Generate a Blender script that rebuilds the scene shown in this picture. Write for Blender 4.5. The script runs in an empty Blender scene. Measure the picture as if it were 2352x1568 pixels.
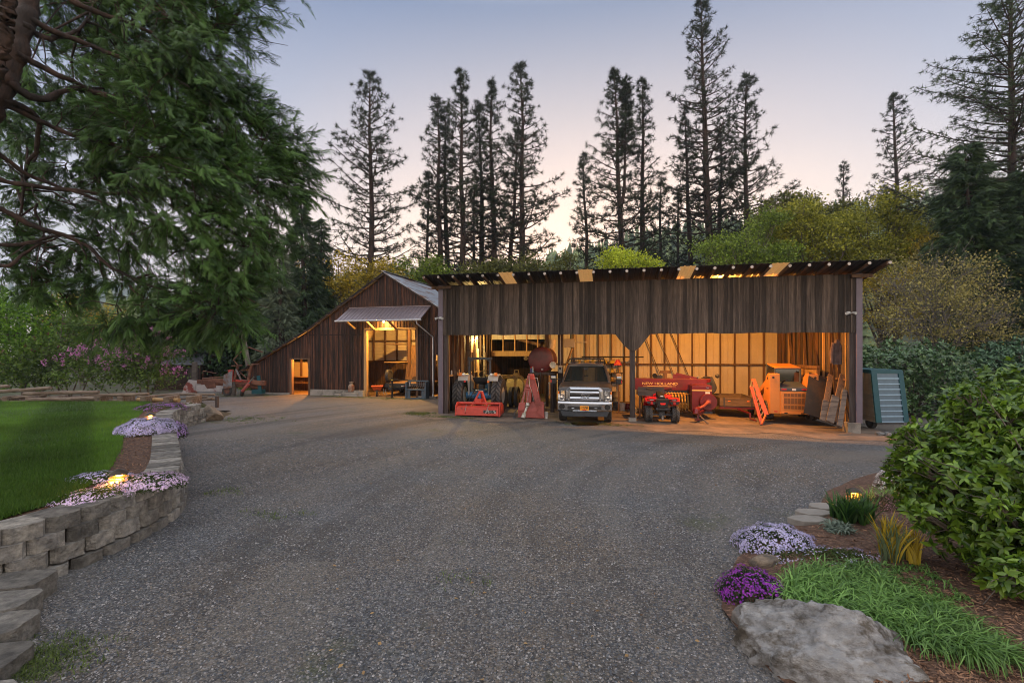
import bpy, bmesh, math, random
import numpy as np
from mathutils import Vector, Matrix
R = math.radians
random.seed(7); rng = np.random.default_rng(7)
scene = bpy.context.scene
COL = scene.collection
# ------------------------------------------------------------------ camera
F, CX, HY, CAMZ = 1110.0, 1176.0, 809.0, 2.6          # photograph measured at 2352 px wide
cam = bpy.data.cameras.new('camera'); cam.lens = 36*F/2352; cam.sensor_width = 36
cam.shift_y = (HY-784)/2352; cam.clip_end = 6000; cam.clip_start = .05
co = bpy.data.objects.new('camera', cam); COL.objects.link(co)
co.location = (0, 0, CAMZ); co.rotation_euler = (R(90), 0, 0); scene.camera = co
# ------------------------------------------------------------------ sky and sun
SUN_AZ = R(8)                                          # the sun has just set behind the pines, a little right of centre
w = bpy.data.worlds.new('World'); scene.world = w; w.use_nodes = True
nt = w.node_tree; nt.nodes.clear(); N = nt.nodes.new; L = nt.links.new
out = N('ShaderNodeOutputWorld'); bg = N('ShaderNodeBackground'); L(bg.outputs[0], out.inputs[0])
sky = N('ShaderNodeTexSky'); sky.sky_type = 'NISHITA'; sky.sun_disc = False
sky.sun_elevation = R(1.5); sky.sun_rotation = SUN_AZ; sky.altitude = 500; sky.dust_density = 1.5; sky.ozone_density = 2.5
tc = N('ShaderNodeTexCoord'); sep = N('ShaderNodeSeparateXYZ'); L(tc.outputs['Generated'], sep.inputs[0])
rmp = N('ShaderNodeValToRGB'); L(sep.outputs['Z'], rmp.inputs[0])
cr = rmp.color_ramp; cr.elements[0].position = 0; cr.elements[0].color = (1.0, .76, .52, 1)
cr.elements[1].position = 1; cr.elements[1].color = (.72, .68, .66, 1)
for p_, c_ in ((.08, (1.0, .78, .60, 1)), (.20, (.94, .74, .56, 1)), (.36, (.55, .475, .43, 1)), (.58, (.18, .206, .265, 1)), (.72, (.60, .60, .62, 1))):  # stops overhead, above the view, brightened as added fill for the foreground
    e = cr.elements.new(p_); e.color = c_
# brighter towards the set sun, bluer beside it; brightness behind camera is added fill
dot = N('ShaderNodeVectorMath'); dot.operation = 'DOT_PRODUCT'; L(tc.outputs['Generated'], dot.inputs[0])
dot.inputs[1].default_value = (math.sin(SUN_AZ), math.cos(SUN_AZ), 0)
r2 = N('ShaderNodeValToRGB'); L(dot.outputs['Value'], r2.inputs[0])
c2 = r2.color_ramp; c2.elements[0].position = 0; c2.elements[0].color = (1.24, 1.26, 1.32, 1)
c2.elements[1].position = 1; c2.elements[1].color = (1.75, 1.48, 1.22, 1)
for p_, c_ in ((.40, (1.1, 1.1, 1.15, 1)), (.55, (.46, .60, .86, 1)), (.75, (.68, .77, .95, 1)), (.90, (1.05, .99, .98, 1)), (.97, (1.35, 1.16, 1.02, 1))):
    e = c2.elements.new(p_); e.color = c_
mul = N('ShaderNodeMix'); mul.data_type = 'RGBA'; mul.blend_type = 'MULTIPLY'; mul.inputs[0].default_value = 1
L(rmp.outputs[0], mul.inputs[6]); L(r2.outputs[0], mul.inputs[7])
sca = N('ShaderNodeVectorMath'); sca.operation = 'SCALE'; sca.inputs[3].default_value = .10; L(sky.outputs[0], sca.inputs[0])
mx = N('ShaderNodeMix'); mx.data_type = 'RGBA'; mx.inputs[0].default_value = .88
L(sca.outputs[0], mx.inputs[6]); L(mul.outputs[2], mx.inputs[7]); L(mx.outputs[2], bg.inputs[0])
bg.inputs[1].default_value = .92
sd = bpy.data.lights.new('sun', 'SUN'); sd.energy = .5; sd.angle = R(14); sd.color = (1, .78, .58)
so = bpy.data.objects.new('sun', sd); COL.objects.link(so)
so.rotation_euler = (R(90-6), 0, math.pi-SUN_AZ)       # light comes from beyond the pines, low
scene.view_settings.view_transform = 'Standard'; scene.view_settings.look = 'None'
scene.view_settings.exposure = 1.2; scene.view_settings.gamma = 1
scene.cycles.filter_width = .95; scene.cycles.volume_bounces = 0; scene.cycles.max_bounces = 6; scene.cycles.transparent_max_bounces = 8
scene.cycles.use_denoising = True; scene.cycles.denoising_prefilter = 'ACCURATE'
# ------------------------------------------------------------------ helpers
def gz(x, y=20):
    if x < -2.9: g = 0
    elif x < 4.7: g = -.0145*(x+2.9)
    elif x < 14: g = -.11-.0245*(x-4.7)
    else: g = -.338
    t = min(1, max(0, (y-6)/8.)); return g*t*t*(3-2*t)
def P(px, py, z=0.0):                                  # picture point that lies at height z -> world
    d = F*(CAMZ-z)/(py-HY); return Vector(((px-CX)/F*d, d, z))
def D(px, py, d):                                      # picture point at depth d -> world
    return Vector(((px-CX)/F*d, d, CAMZ-(py-HY)/F*d))
MATS = {}
def mat(name, col, rough=.7, metal=0, col2=None, sc=5, stretch=(1, 1, 1), mask=(.45, .6), var=.18, bump=0, bsc=30, tint=0,
        emit=None, alpha=None, trans=0, spec=.5, coat=0, bdist=.02):
    if name in MATS: return MATS[name]
    m = bpy.data.materials.new(name); m.use_nodes = True; t = m.node_tree; b = t.nodes['Principled BSDF']; n = t.nodes.new; l = t.links.new
    tcn = n('ShaderNodeTexCoord'); mp = n('ShaderNodeMapping'); mp.inputs['Scale'].default_value = stretch; l(tcn.outputs['Object'], mp.inputs[0])
    nz = n('ShaderNodeTexNoise'); nz.inputs['Scale'].default_value = sc; nz.inputs['Detail'].default_value = 6; nz.inputs['Roughness'].default_value = .65; l(mp.outputs[0], nz.inputs[0])
    rp = n('ShaderNodeMapRange'); rp.inputs[3].default_value = 1-var*1.6; rp.inputs[4].default_value = 1+var*1.6; rp.inputs[1].default_value = .25; rp.inputs[2].default_value = .75; l(nz.outputs[0], rp.inputs[0])
    cur = n('ShaderNodeRGB'); cur.outputs[0].default_value = (*col, 1); cur = cur.outputs[0]
    if col2:
        n2 = n('ShaderNodeTexNoise'); n2.inputs['Scale'].default_value = sc*.55; n2.inputs['Detail'].default_value = 8; n2.inputs['Roughness'].default_value = .7
        off = n('ShaderNodeVectorMath'); off.inputs[1].default_value = (3.3, 7.1, 1.7); l(mp.outputs[0], off.inputs[0]); l(off.outputs[0], n2.inputs[0])
        mr = n('ShaderNodeMapRange'); mr.inputs[1].default_value = mask[0]; mr.inputs[2].default_value = mask[1]; l(n2.outputs[0], mr.inputs[0])
        m2 = n('ShaderNodeMix'); m2.data_type = 'RGBA'; l(mr.outputs[0], m2.inputs[0]); l(cur, m2.inputs[6]); m2.inputs[7].default_value = (*col2, 1); cur = m2.outputs[2]
    sc_ = n('ShaderNodeVectorMath'); sc_.operation = 'SCALE'; l(cur, sc_.inputs[0]); l(rp.outputs[0], sc_.inputs[3]); cur = sc_.outputs[0]
    if tint:
        at = n('ShaderNodeAttribute'); at.attribute_name = 'tint'
        tr = n('ShaderNodeMapRange'); tr.inputs[3].default_value = 1-tint; tr.inputs[4].default_value = 1+tint; l(at.outputs['Fac'], tr.inputs[0])
        s2 = n('ShaderNodeVectorMath'); s2.operation = 'SCALE'; l(cur, s2.inputs[0]); l(tr.outputs[0], s2.inputs[3]); cur = s2.outputs[0]
    l(cur, b.inputs['Base Color']); b.inputs['Roughness'].default_value = rough; b.inputs['Metallic'].default_value = metal
    b.inputs['Specular IOR Level'].default_value = spec
    if coat: b.inputs['Coat Weight'].default_value = coat; b.inputs['Coat Roughness'].default_value = .08
    if bump:
        nb = n('ShaderNodeTexNoise'); nb.inputs['Scale'].default_value = bsc; nb.inputs['Detail'].default_value = 8; nb.inputs['Roughness'].default_value = .65; l(mp.outputs[0], nb.inputs[0])
        bu = n('ShaderNodeBump'); bu.inputs['Strength'].default_value = bump; bu.inputs['Distance'].default_value = bdist; l(nb.outputs[0], bu.inputs['Height']); l(bu.outputs[0], b.inputs['Normal'])
    if emit: b.inputs['Emission Color'].default_value = (*emit[:3], 1); b.inputs['Emission Strength'].default_value = emit[3]
    if trans: b.inputs['Transmission Weight'].default_value = trans
    if alpha is not None: b.inputs['Alpha'].default_value = alpha
    MATS[name] = m; return m
def leafmat(name, col, col2, rough=.55, transl=.35, tint=.35, spec=.35):
    if name in MATS: return MATS[name]
    m = bpy.data.materials.new(name); m.use_nodes = True; t = m.node_tree; b = t.nodes['Principled BSDF']; n = t.nodes.new; l = t.links.new
    at = n('ShaderNodeAttribute'); at.attribute_name = 'tint'; rp = n('ShaderNodeValToRGB'); l(at.outputs['Fac'], rp.inputs[0])
    rp.color_ramp.elements[0].color = (*[c*(1-tint) for c in col], 1); rp.color_ramp.elements[1].color = (*[c*(1+tint*.6) for c in col2], 1)
    tcn = n('ShaderNodeTexCoord'); nz = n('ShaderNodeTexNoise'); nz.inputs['Scale'].default_value = .6; nz.inputs['Detail'].default_value = 3; l(tcn.outputs['Object'], nz.inputs[0])
    mr = n('ShaderNodeMapRange'); mr.inputs[1].default_value = .3; mr.inputs[2].default_value = .7; mr.inputs[3].default_value = .7; mr.inputs[4].default_value = 1.3; l(nz.outputs[0], mr.inputs[0])
    s2 = n('ShaderNodeVectorMath'); s2.operation = 'SCALE'; l(rp.outputs[0], s2.inputs[0]); l(mr.outputs[0], s2.inputs[3])
    l(s2.outputs[0], b.inputs['Base Color']); b.inputs['Roughness'].default_value = rough; b.inputs['Specular IOR Level'].default_value = spec
    if transl:
        tr = n('ShaderNodeBsdfTranslucent'); l(s2.outputs[0], tr.inputs[0]); mx_ = n('ShaderNodeMixShader'); mx_.inputs[0].default_value = transl
        o = t.nodes['Material Output']; l(b.outputs[0], mx_.inputs[1]); l(tr.outputs[0], mx_.inputs[2]); l(mx_.outputs[0], o.inputs[0])
    MATS[name] = m; return m
def thing(name, label, cat, loc=(0, 0, 0), rz=0, group=None, rot=None):
    o = bpy.data.objects.new(name, None); COL.objects.link(o); o.location = loc; o.rotation_euler = rot or (0, 0, rz)
    o['label'] = label; o['category'] = cat
    if group: o['group'] = group
    return o
def tag(o, label=None, cat=None, group=None, kind=None):
    for k, v in (('label', label), ('category', cat), ('group', group), ('kind', kind)):
        if v: o[k] = v
    return o
def kids(o): return [c for c in bpy.data.objects if c.parent == o]
def copy_tree(o, parent=None):
    c = o.copy(); COL.objects.link(c)
    if parent is not None: c.parent = parent
    for ch in kids(o): copy_tree(ch, c)
    return c
class MB:
    def __init__(s): s.v = []; s.f = []; s.mi = []; s.t = []; s.M = Matrix.Identity(4); s.m = 0
    def add(s, vs, fs, tint=None):
        k = len(s.v); M = s.M; s.v += [tuple(M @ Vector(v)) for v in vs]; t = random.random() if tint is None else tint
        for f in fs: s.f.append([i+k for i in f]); s.mi.append(s.m); s.t.append(t)
        return s
    def box(s, a, b, tint=None):
        x0, y0, z0 = a; x1, y1, z1 = b
        return s.add([(x0, y0, z0), (x1, y0, z0), (x1, y1, z0), (x0, y1, z0), (x0, y0, z1), (x1, y0, z1), (x1, y1, z1), (x0, y1, z1)],
                     [(0, 3, 2, 1), (4, 5, 6, 7), (0, 1, 5, 4), (1, 2, 6, 5), (2, 3, 7, 6), (3, 0, 4, 7)], tint)
    def cb(s, c, d, tint=None): return s.box([c[i]-d[i]/2 for i in range(3)], [c[i]+d[i]/2 for i in range(3)], tint)
    def hexa(s, lo, hi, tint=None):                    # 4 bottom + 4 top points
        return s.add(list(lo)+list(hi), [(0, 3, 2, 1), (4, 5, 6, 7), (0, 1, 5, 4), (1, 2, 6, 5), (2, 3, 7, 6), (3, 0, 4, 7)], tint)
    def bar(s, p, q, w=.05, h=None, up=(0, 0, 1), tint=None):
        h = h or w; p = Vector(p); q = Vector(q); d = (q-p).normalized(); u = Vector(up)
        if abs(d.dot(u)) > .97: u = Vector((0, 1, 0))
        sx = d.cross(u).normalized()*w/2; sz = sx.cross(d).normalized()*h/2
        return s.hexa([p-sx-sz, p+sx-sz, p+sx+sz, p-sx+sz], [q-sx-sz, q+sx-sz, q+sx+sz, q-sx+sz], tint)
    def tube(s, pts, r, n=8, tint=None, cap=True):
        pts = [Vector(p) for p in pts]; rs = r if hasattr(r, '__len__') else [r]*len(pts); V = []; Fc = []; u = None
        for i, p in enumerate(pts):
            d = (pts[min(i+1, len(pts)-1)]-pts[max(i-1, 0)]).normalized()
            if u is None: u = d.cross(Vector((0, 0, 1)) if abs(d.z) < .9 else Vector((1, 0, 0))).normalized()
            u = (u-d*u.dot(d)).normalized(); v = d.cross(u)
            for k in range(n):
                a = 2*math.pi*k/n; V.append(p+(u*math.cos(a)+v*math.sin(a))*rs[i])
        for i in range(len(pts)-1):
            for k in range(n): a = i*n+k; b = i*n+(k+1) % n; Fc.append((a, b, b+n, a+n))
        if cap: Fc.append(tuple(range(n-1, -1, -1))); Fc.append(tuple(range(len(V)-n, len(V))))
        return s.add(V, Fc, tint)
    def lathe(s, prof, c=(0, 0, 0), axis='z', n=24, tint=None):   # prof: (r, h) along the axis
        V = []; Fc = []
        for r, h in prof:
            for k in range(n):
                a = 2*math.pi*k/n; x, y = r*math.cos(a), r*math.sin(a)
                p = {'z': (x, y, h), 'x': (h, x, y), 'y': (y, h, x)}[axis]; V.append((p[0]+c[0], p[1]+c[1], p[2]+c[2]))
        for i in range(len(prof)-1):
            for k in range(n): a = i*n+k; b = i*n+(k+1) % n; Fc.append((a, b, b+n, a+n))
        if prof[0][0] > 1e-4: Fc.append(tuple(range(n-1, -1, -1)))
        if prof[-1][0] > 1e-4: Fc.append(tuple(range(len(V)-n, len(V))))
        return s.add(V, Fc, tint)
    def ball(s, c, r, n=12, m=8, tint=None):
        r = r if hasattr(r, '__len__') else (r, r, r); V = []; Fc = []
        for i in range(m+1):
            th = math.pi*i/m
            for k in range(n): a = 2*math.pi*k/n; V.append((c[0]+r[0]*math.sin(th)*math.cos(a), c[1]+r[1]*math.sin(th)*math.sin(a), c[2]-r[2]*math.cos(th)))
        for i in range(m):
            for k in range(n): a = i*n+k; b = i*n+(k+1) % n; Fc.append((a, b, b+n, a+n))
        return s.add(V, Fc, tint)
    def prism(s, poly, h0, h1, axis='y', tint=None):   # polygon in the plane across the axis
        mk = {'y': lambda p, h: (p[0], h, p[1]), 'x': lambda p, h: (h, p[0], p[1]), 'z': lambda p, h: (p[0], p[1], h)}[axis]
        n = len(poly); V = [mk(p, h0) for p in poly]+[mk(p, h1) for p in poly]
        Fc = [tuple(range(n)), tuple(range(2*n-1, n-1, -1))]+[(i, i+n, (i+1) % n+n, (i+1) % n) for i in range(n)]
        return s.add(V, Fc, tint)
    def loft(s, rings, tint=None, cap=True, closed=True):
        n = len(rings[0]); V = [p for r in rings for p in r]; Fc = []
        for i in range(len(rings)-1):
            for k in range(n if closed else n-1): a = i*n+k; b = i*n+(k+1) % n; Fc.append((a, b, b+n, a+n))
        if cap: Fc.append(tuple(range(n-1, -1, -1))); Fc.append(tuple(range(len(V)-n, len(V))))
        return s.add(V, Fc, tint)
    def build(s, name, mats, parent=None, smooth=False, bevel=0, label=None, loc=None, seg=2, fix=True):
        me = bpy.data.meshes.new(name); me.from_pydata(s.v, [], s.f)
        mats = mats if isinstance(mats, (list, tuple)) else [mats]
        for m in mats: me.materials.append(m)
        me.polygons.foreach_set('material_index', s.mi)
        a = me.attributes.new('tint', 'FLOAT', 'FACE'); a.data.foreach_set('value', s.t)
        if fix:
            bm = bmesh.new(); bm.from_mesh(me); bmesh.ops.recalc_face_normals(bm, faces=bm.faces); bm.to_mesh(me); bm.free()
        if smooth: me.polygons.foreach_set('use_smooth', [True]*len(me.polygons))
        o = bpy.data.objects.new(name, me); COL.objects.link(o)
        if smooth and not bevel: me.set_sharp_from_angle(angle=R(38))
        if parent is not None: o.parent = parent
        if bevel:
            b = o.modifiers.new('bevel', 'BEVEL'); b.width = bevel; b.segments = seg; b.limit_method = 'ANGLE'; b.angle_limit = R(35); b.harden_normals = smooth
        if label: o['label'] = label
        if loc: o.location = loc
        return o
def npmesh(name, V, Fa, m, parent=None, tint=None, smooth=False, mi=None):
    """V (n,3); Fa (k,3) or (k,4) index array; tint per face"""
    me = bpy.data.meshes.new(name); V = np.asarray(V, np.float32); Fa = np.asarray(Fa, np.int32); k, c = Fa.shape
    me.vertices.add(len(V)); me.vertices.foreach_set('co', V.ravel()); me.loops.add(k*c); me.loops.foreach_set('vertex_index', Fa.ravel())
    me.polygons.add(k); me.polygons.foreach_set('loop_start', np.arange(k, dtype=np.int32)*c)
    me.polygons.foreach_set('loop_total', np.full(k, c, np.int32))
    for x in (m if isinstance(m, (list, tuple)) else [m]): me.materials.append(x)
    if mi is not None: me.polygons.foreach_set('material_index', np.asarray(mi, np.int32))
    if tint is not None: a = me.attributes.new('tint', 'FLOAT', 'FACE'); a.data.foreach_set('value', np.asarray(tint, np.float32))
    if smooth: me.polygons.foreach_set('use_smooth', np.ones(k, bool))
    me.update(calc_edges=True); o = bpy.data.objects.new(name, me); COL.objects.link(o)
    if parent is not None: o.parent = parent
    return o
def nrm(a): return a/np.maximum(np.linalg.norm(a, axis=-1, keepdims=True), 1e-9)
def scatter(T, TF, pos, ydir, up, s, tint=None, sx=None):
    """copies of template T (x across, y along, z out of the face) at pos, its y axis along ydir"""
    y = nrm(ydir); x = nrm(np.cross(y, up)+1e-6); z = np.cross(x, y); n = len(pos); s = np.broadcast_to(s, (n,))[:, None, None]
    X = x if sx is None else x*np.broadcast_to(sx, (n,))[:, None]
    V = pos[:, None, :]+s*(T[None, :, 0:1]*X[:, None, :]+T[None, :, 1:2]*y[:, None, :]+T[None, :, 2:3]*z[:, None, :])
    Fa = (TF[None]+(np.arange(n)*len(T))[:, None, None]).reshape(-1, TF.shape[1])
    t = rng.random(n) if tint is None else np.asarray(tint)
    return V.reshape(-1, 3), Fa, np.repeat(t, len(TF))
def merge(parts):
    V = []; Fa = []; T = []; k = 0
    for v, f, t in parts: V.append(v); Fa.append(f+k); T.append(t); k += len(v)
    return np.concatenate(V), np.concatenate(Fa), np.concatenate(T)
def tubes_np(lines, n=5):
    """lines: list of (points (k,3), radii (k)) -> quads"""
    Vs = []; Fs = []; Ts = []; base = 0
    for pts, rs in lines:
        pts = np.asarray(pts, float); k = len(pts); d = nrm(np.gradient(pts, axis=0)); ref = np.array([0, 0, 1.]) if abs(d[0][2]) < .8 else np.array([1., 0, 0])
        u = nrm(np.cross(d, ref)); v = np.cross(d, u); a = np.arange(n)*2*math.pi/n
        ring = pts[:, None]+np.asarray(rs)[:, None, None]*(u[:, None]*np.cos(a)[None, :, None]+v[:, None]*np.sin(a)[None, :, None])
        Vs.append(ring.reshape(-1, 3)); i = np.arange(k-1)[:, None]*n; j = np.arange(n)[None]; j2 = (j+1) % n
        Fs.append(np.stack([i+j, i+j2, i+n+j2, i+n+j], -1).reshape(-1, 4)+base); Ts.append(np.full((k-1)*n, random.random())); base += k*n
    return np.concatenate(Vs), np.concatenate(Fs), np.concatenate(Ts)
def text(s, size, loc, rot, m, parent, name='lettering', ext=.002, shear=0, sx=1, align='CENTER', bold=0):
    c = bpy.data.curves.new(name, 'FONT'); c.body = s; c.size = size; c.extrude = ext; c.align_x = align; c.align_y = 'CENTER'; c.shear = shear; c.offset = bold
    c.materials.append(m); o = bpy.data.objects.new(name, c); COL.objects.link(o); o.parent = parent; o.location = loc; o.rotation_euler = rot; o.scale = (sx, 1, 1); return o
FRONT = (R(90), 0, 0)                                  # lettering that faces local -Y
# ------------------------------------------------------------------ shared materials
WOODV = (14, 14, .9)
m_siding = mat('weathered_siding', (.060, .045, .036), .85, col2=(.13, .10, .08), stretch=WOODV, sc=1.6, mask=(.5, .75), var=.42, bump=.8, bsc=3, tint=.6)
m_barnw = mat('barn_boards', (.078, .031, .017), .85, col2=(.016, .010, .008), stretch=WOODV, sc=1.5, mask=(.40, .60), var=.45, bump=.8, bsc=3, tint=.7)
m_stud = mat('rough_timber', (.14, .08, .045), .8, col2=(.06, .035, .022), stretch=WOODV, sc=1.5, mask=(.45, .7), var=.25, bump=.3, bsc=3, tint=.4)
m_pine = mat('new_pine_timber', (.42, .27, .12), .7, stretch=WOODV, sc=1.5, var=.2, tint=.25)
m_post = mat('dark_post', (.045, .033, .03), .8, col2=(.09, .075, .068), stretch=WOODV, sc=1.4, mask=(.5, .7), var=.3, bump=.5, bsc=3, tint=.2)
m_conc = mat('concrete', (.30, .28, .25), .9, col2=(.18, .17, .15), sc=3, bump=.4, bsc=25, var=.15)
m_trim = mat('mauve_trim_paint', (.13, .11, .145), .5, var=.08)
m_tin_dark = mat('dark_roof_tin', (.03, .032, .033), .5, .5, col2=(.09, .045, .025), sc=2, mask=(.55, .7))
m_tin_in = mat('white_wall_panel', (.56, .51, .42), .55, sc=1.5, var=.06)
m_black = mat('black_plastic', (.012, .012, .013), .5)
m_rubber = mat('tyre_rubber', (.038, .038, .040), .82, col2=(.085, .075, .062), sc=7, mask=(.45, .75), var=.2, bump=.2, bsc=40, tint=.6)
m_steel = mat('worn_steel', (.32, .31, .30), .4, .8, col2=(.14, .08, .05), sc=8, mask=(.55, .7))
m_chrome = mat('chrome', (.50, .51, .53), .16, 1, var=.02)
m_glow = mat('bulb_glow', (1, .85, .5), emit=(1, .70, .30, 30))
# ================================================================== ground
def gravel_mat():
    m = bpy.data.materials.new('gravel'); m.use_nodes = True; t = m.node_tree; b = t.nodes['Principled BSDF']; n = t.nodes.new; l = t.links.new
    tcn = n('ShaderNodeTexCoord'); O = tcn.outputs['Object']
    def noise(s, d=5, off=(0, 0, 0), r=.6):
        a = n('ShaderNodeVectorMath'); a.inputs[1].default_value = off; l(O, a.inputs[0]); q = n('ShaderNodeTexNoise'); q.inputs['Scale'].default_value = s; q.inputs['Detail'].default_value = d; q.inputs['Roughness'].default_value = r; l(a.outputs[0], q.inputs[0]); return q.outputs[0]
    def mr(v, a, b_, c=0, d=1):
        q = n('ShaderNodeMapRange'); q.inputs[1].default_value = a; q.inputs[2].default_value = b_; q.inputs[3].default_value = c; q.inputs[4].default_value = d; l(v, q.inputs[0]); return q.outputs[0]
    def mix(f, a, c, bt='MIX'):
        q = n('ShaderNodeMix'); q.data_type = 'RGBA'; q.blend_type = bt
        for s_, v in ((q.inputs[0], f), (q.inputs[6], a), (q.inputs[7], c)):
            if isinstance(v, (int, float)): s_.default_value = v
            elif isinstance(v, tuple): s_.default_value = (*v, 1)
            else: l(v, s_)
        return q.outputs[2]
    vo = n('ShaderNodeTexVoronoi'); vo.inputs['Scale'].default_value = 46; l(O, vo.inputs[0])
    v2 = n('ShaderNodeTexVoronoi'); v2.inputs['Scale'].default_value = 16; l(O, v2.inputs[0])
    sp = n('ShaderNodeSeparateColor'); l(vo.outputs['Color'], sp.inputs[0])
    rp = n('ShaderNodeValToRGB'); l(sp.outputs[0], rp.inputs[0]); e = rp.color_ramp; e.interpolation = 'LINEAR'
    e.elements[0].position = 0; e.elements[0].color = (.04, .04, .042, 1); e.elements[1].position = 1; e.elements[1].color = (.32, .31, .29, 1)
    for p_, c_ in ((.22, (.09, .092, .095)), (.45, (.15, .143, .133)), (.62, (.18, .15, .115)), (.78, (.205, .205, .205)), (.93, (.27, .26, .24))):
        q = e.elements.new(p_); q.color = (*c_, 1)
    big = mix(mr(noise(.22, 4), .4, .62), (.84, .92, 1.02), (1.12, .98, .82))
    c = mix(1.0, rp.outputs[0], big, 'MULTIPLY')
    fine = mr(noise(.55, 5, (9, 3, 0)), .45, .68)     # packed fines between the stones
    c = mix(mr(noise(.9, 6, (2, 8, 0), .7), .5, .75, 0, .7), c, (.13, .105, .08))
    ctr = n('ShaderNodeVectorMath'); ctr.operation = 'SUBTRACT'; ctr.inputs[1].default_value = (12, 6, 0); l(O, ctr.inputs[0]); sx_ = n('ShaderNodeSeparateXYZ'); l(ctr.outputs[0], sx_.inputs[0])
    ln_ = n('ShaderNodeVectorMath'); ln_.operation = 'LENGTH'; l(ctr.outputs[0], ln_.inputs[0]); at_ = n('ShaderNodeMath'); at_.operation = 'ARCTAN2'; l(sx_.outputs['Y'], at_.inputs[0]); l(sx_.outputs['X'], at_.inputs[1])
    am = n('ShaderNodeMath'); am.operation = 'MULTIPLY'; am.inputs[1].default_value = 1.6; l(at_.outputs[0], am.inputs[0]); cx_ = n('ShaderNodeCombineXYZ'); l(ln_.outputs['Value'], cx_.inputs[0]); l(am.outputs[0], cx_.inputs[1])
    tn = n('ShaderNodeTexNoise'); tn.inputs['Scale'].default_value = 1.1; tn.inputs['Detail'].default_value = 4; tn.inputs['Distortion'].default_value = .3; l(cx_.outputs[0], tn.inputs[0])
    c = mix(mr(tn.outputs[0], .51, .62, 0, .5), c, (.205, .19, .165)); c = mix(mr(tn.outputs[0], .34, .46, .55, 0), c, (.055, .05, .045))
    c = mix(mr(noise(.16, 3, (4, 1, 0)), .56, .72, 0, .45), c, (.26, .27, .29))
    moss = mr(noise(.5, 6, (30, 5, 0), .7), .62, .72, 0, .7); c = mix(moss, c, (.075, .095, .028))
    dk = n('ShaderNodeMapRange'); l(vo.outputs['Distance'], dk.inputs[0]); dk.inputs[1].default_value = .0; dk.inputs[2].default_value = .75; dk.inputs[3].default_value = 1.15; dk.inputs[4].default_value = .55
    s2 = n('ShaderNodeVectorMath'); s2.operation = 'SCALE'; l(c, s2.inputs[0]); l(dk.outputs[0], s2.inputs[3])
    l(s2.outputs[0], b.inputs['Base Color']); b.inputs['Roughness'].default_value = .75
    h1 = mr(vo.outputs['Distance'], 0, .8, 1, 0); ad = n('ShaderNodeMath'); ad.operation = 'ADD'; l(h1, ad.inputs[0])
    h2 = mr(v2.outputs['Distance'], 0, .8, .8, 0); l(h2, ad.inputs[1])
    bu = n('ShaderNodeBump'); bu.inputs['Strength'].default_value = .9; bu.inputs['Distance'].default_value = .018; l(ad.outputs[0], bu.inputs['Height']); l(bu.outputs[0], b.inputs['Normal'])
    return m
m_gravel = gravel_mat()
m_earth = mat('forest_floor', (.045, .04, .022), .95, col2=(.05, .07, .02), sc=.35, var=.3, bump=.5, bsc=4)
m_dirt = mat('packed_dirt', (.17, .13, .095), .95, col2=(.10, .085, .07), sc=1.4, var=.25, bump=.8, bsc=22)
m_mulch = mat('bark_mulch', (.085, .045, .028), .95, col2=(.19, .11, .07), sc=28, mask=(.48, .62), var=.4, bump=1, bsc=60)
m_lawn = mat('lawn_turf', (.035, .085, .014), .9, sc=1.2, var=.2, bump=.5, bsc=60)
def strip(name, rows, m, z=None, parent=None, nx=12):
    """rows: list of (y, x0, x1) ; z(x,y)"""
    V = []; Fa = []
    for y, a, b in rows:
        for k in range(nx+1): x = a+(b-a)*k/nx; V.append((x, y, z(x, y)))
    for i in range(len(rows)-1):
        for k in range(nx): a = i*(nx+1)+k; Fa.append((a, a+1, a+nx+2, a+nx+1))
    return npmesh(name, V, Fa, m, parent, tint=np.full(len(Fa), .5), smooth=True)
ys = [-30, -12, -4]+[0+1*i for i in range(60)]+[70, 90, 130, 220, 400, 700, 1300]
xs = [-900, -400, -200, -100, -60, -40]+[-30+1.5*i for i in range(45)]+[45, 60, 100, 200, 500, 1000]
V = [(x, y, gz(x, y)-.03) for y in ys for x in xs]; nx_ = len(xs)
Fa = [(i*nx_+k, i*nx_+k+1, (i+1)*nx_+k+1, (i+1)*nx_+k) for i in range(len(ys)-1) for k in range(nx_-1)]
tag(npmesh('ground', V, Fa, m_earth, smooth=True, tint=np.full(len(Fa), .5)), kind='structure')
def interp(tab, y):
    tab = sorted(tab); return float(np.interp(y, [a for a, b in tab], [b for a, b in tab]))
WALLX = [(-8, -7.75), (1.5, -7.45), (3.4, -7.1), (4.3, -6.7), (4.75, -5.95), (5.3, -5.5), (5.9, -5.35), (6.5, -5.3), (7, -5.32), (7.55, -5.42), (8.05, -5.62), (9, -6.25), (10.1, -7.05), (11.4, -8.0), (13.1, -9.25), (14.6, -10.35), (15.8, -11.15), (16.9, -11.5), (18, -11.75), (19.4, -12.1), (20.5, -12.3)]
wallx = lambda y: interp(WALLX, y)
drv = []
for i in range(74):
    y = -2+i*.5; left = -22 if y > 4 else -10; r = 24; drv.append((y, left, r))
tag(strip('gravel_drive', drv, m_gravel, lambda x, y: gz(x, y)+.0, nx=60), kind='structure')
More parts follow.
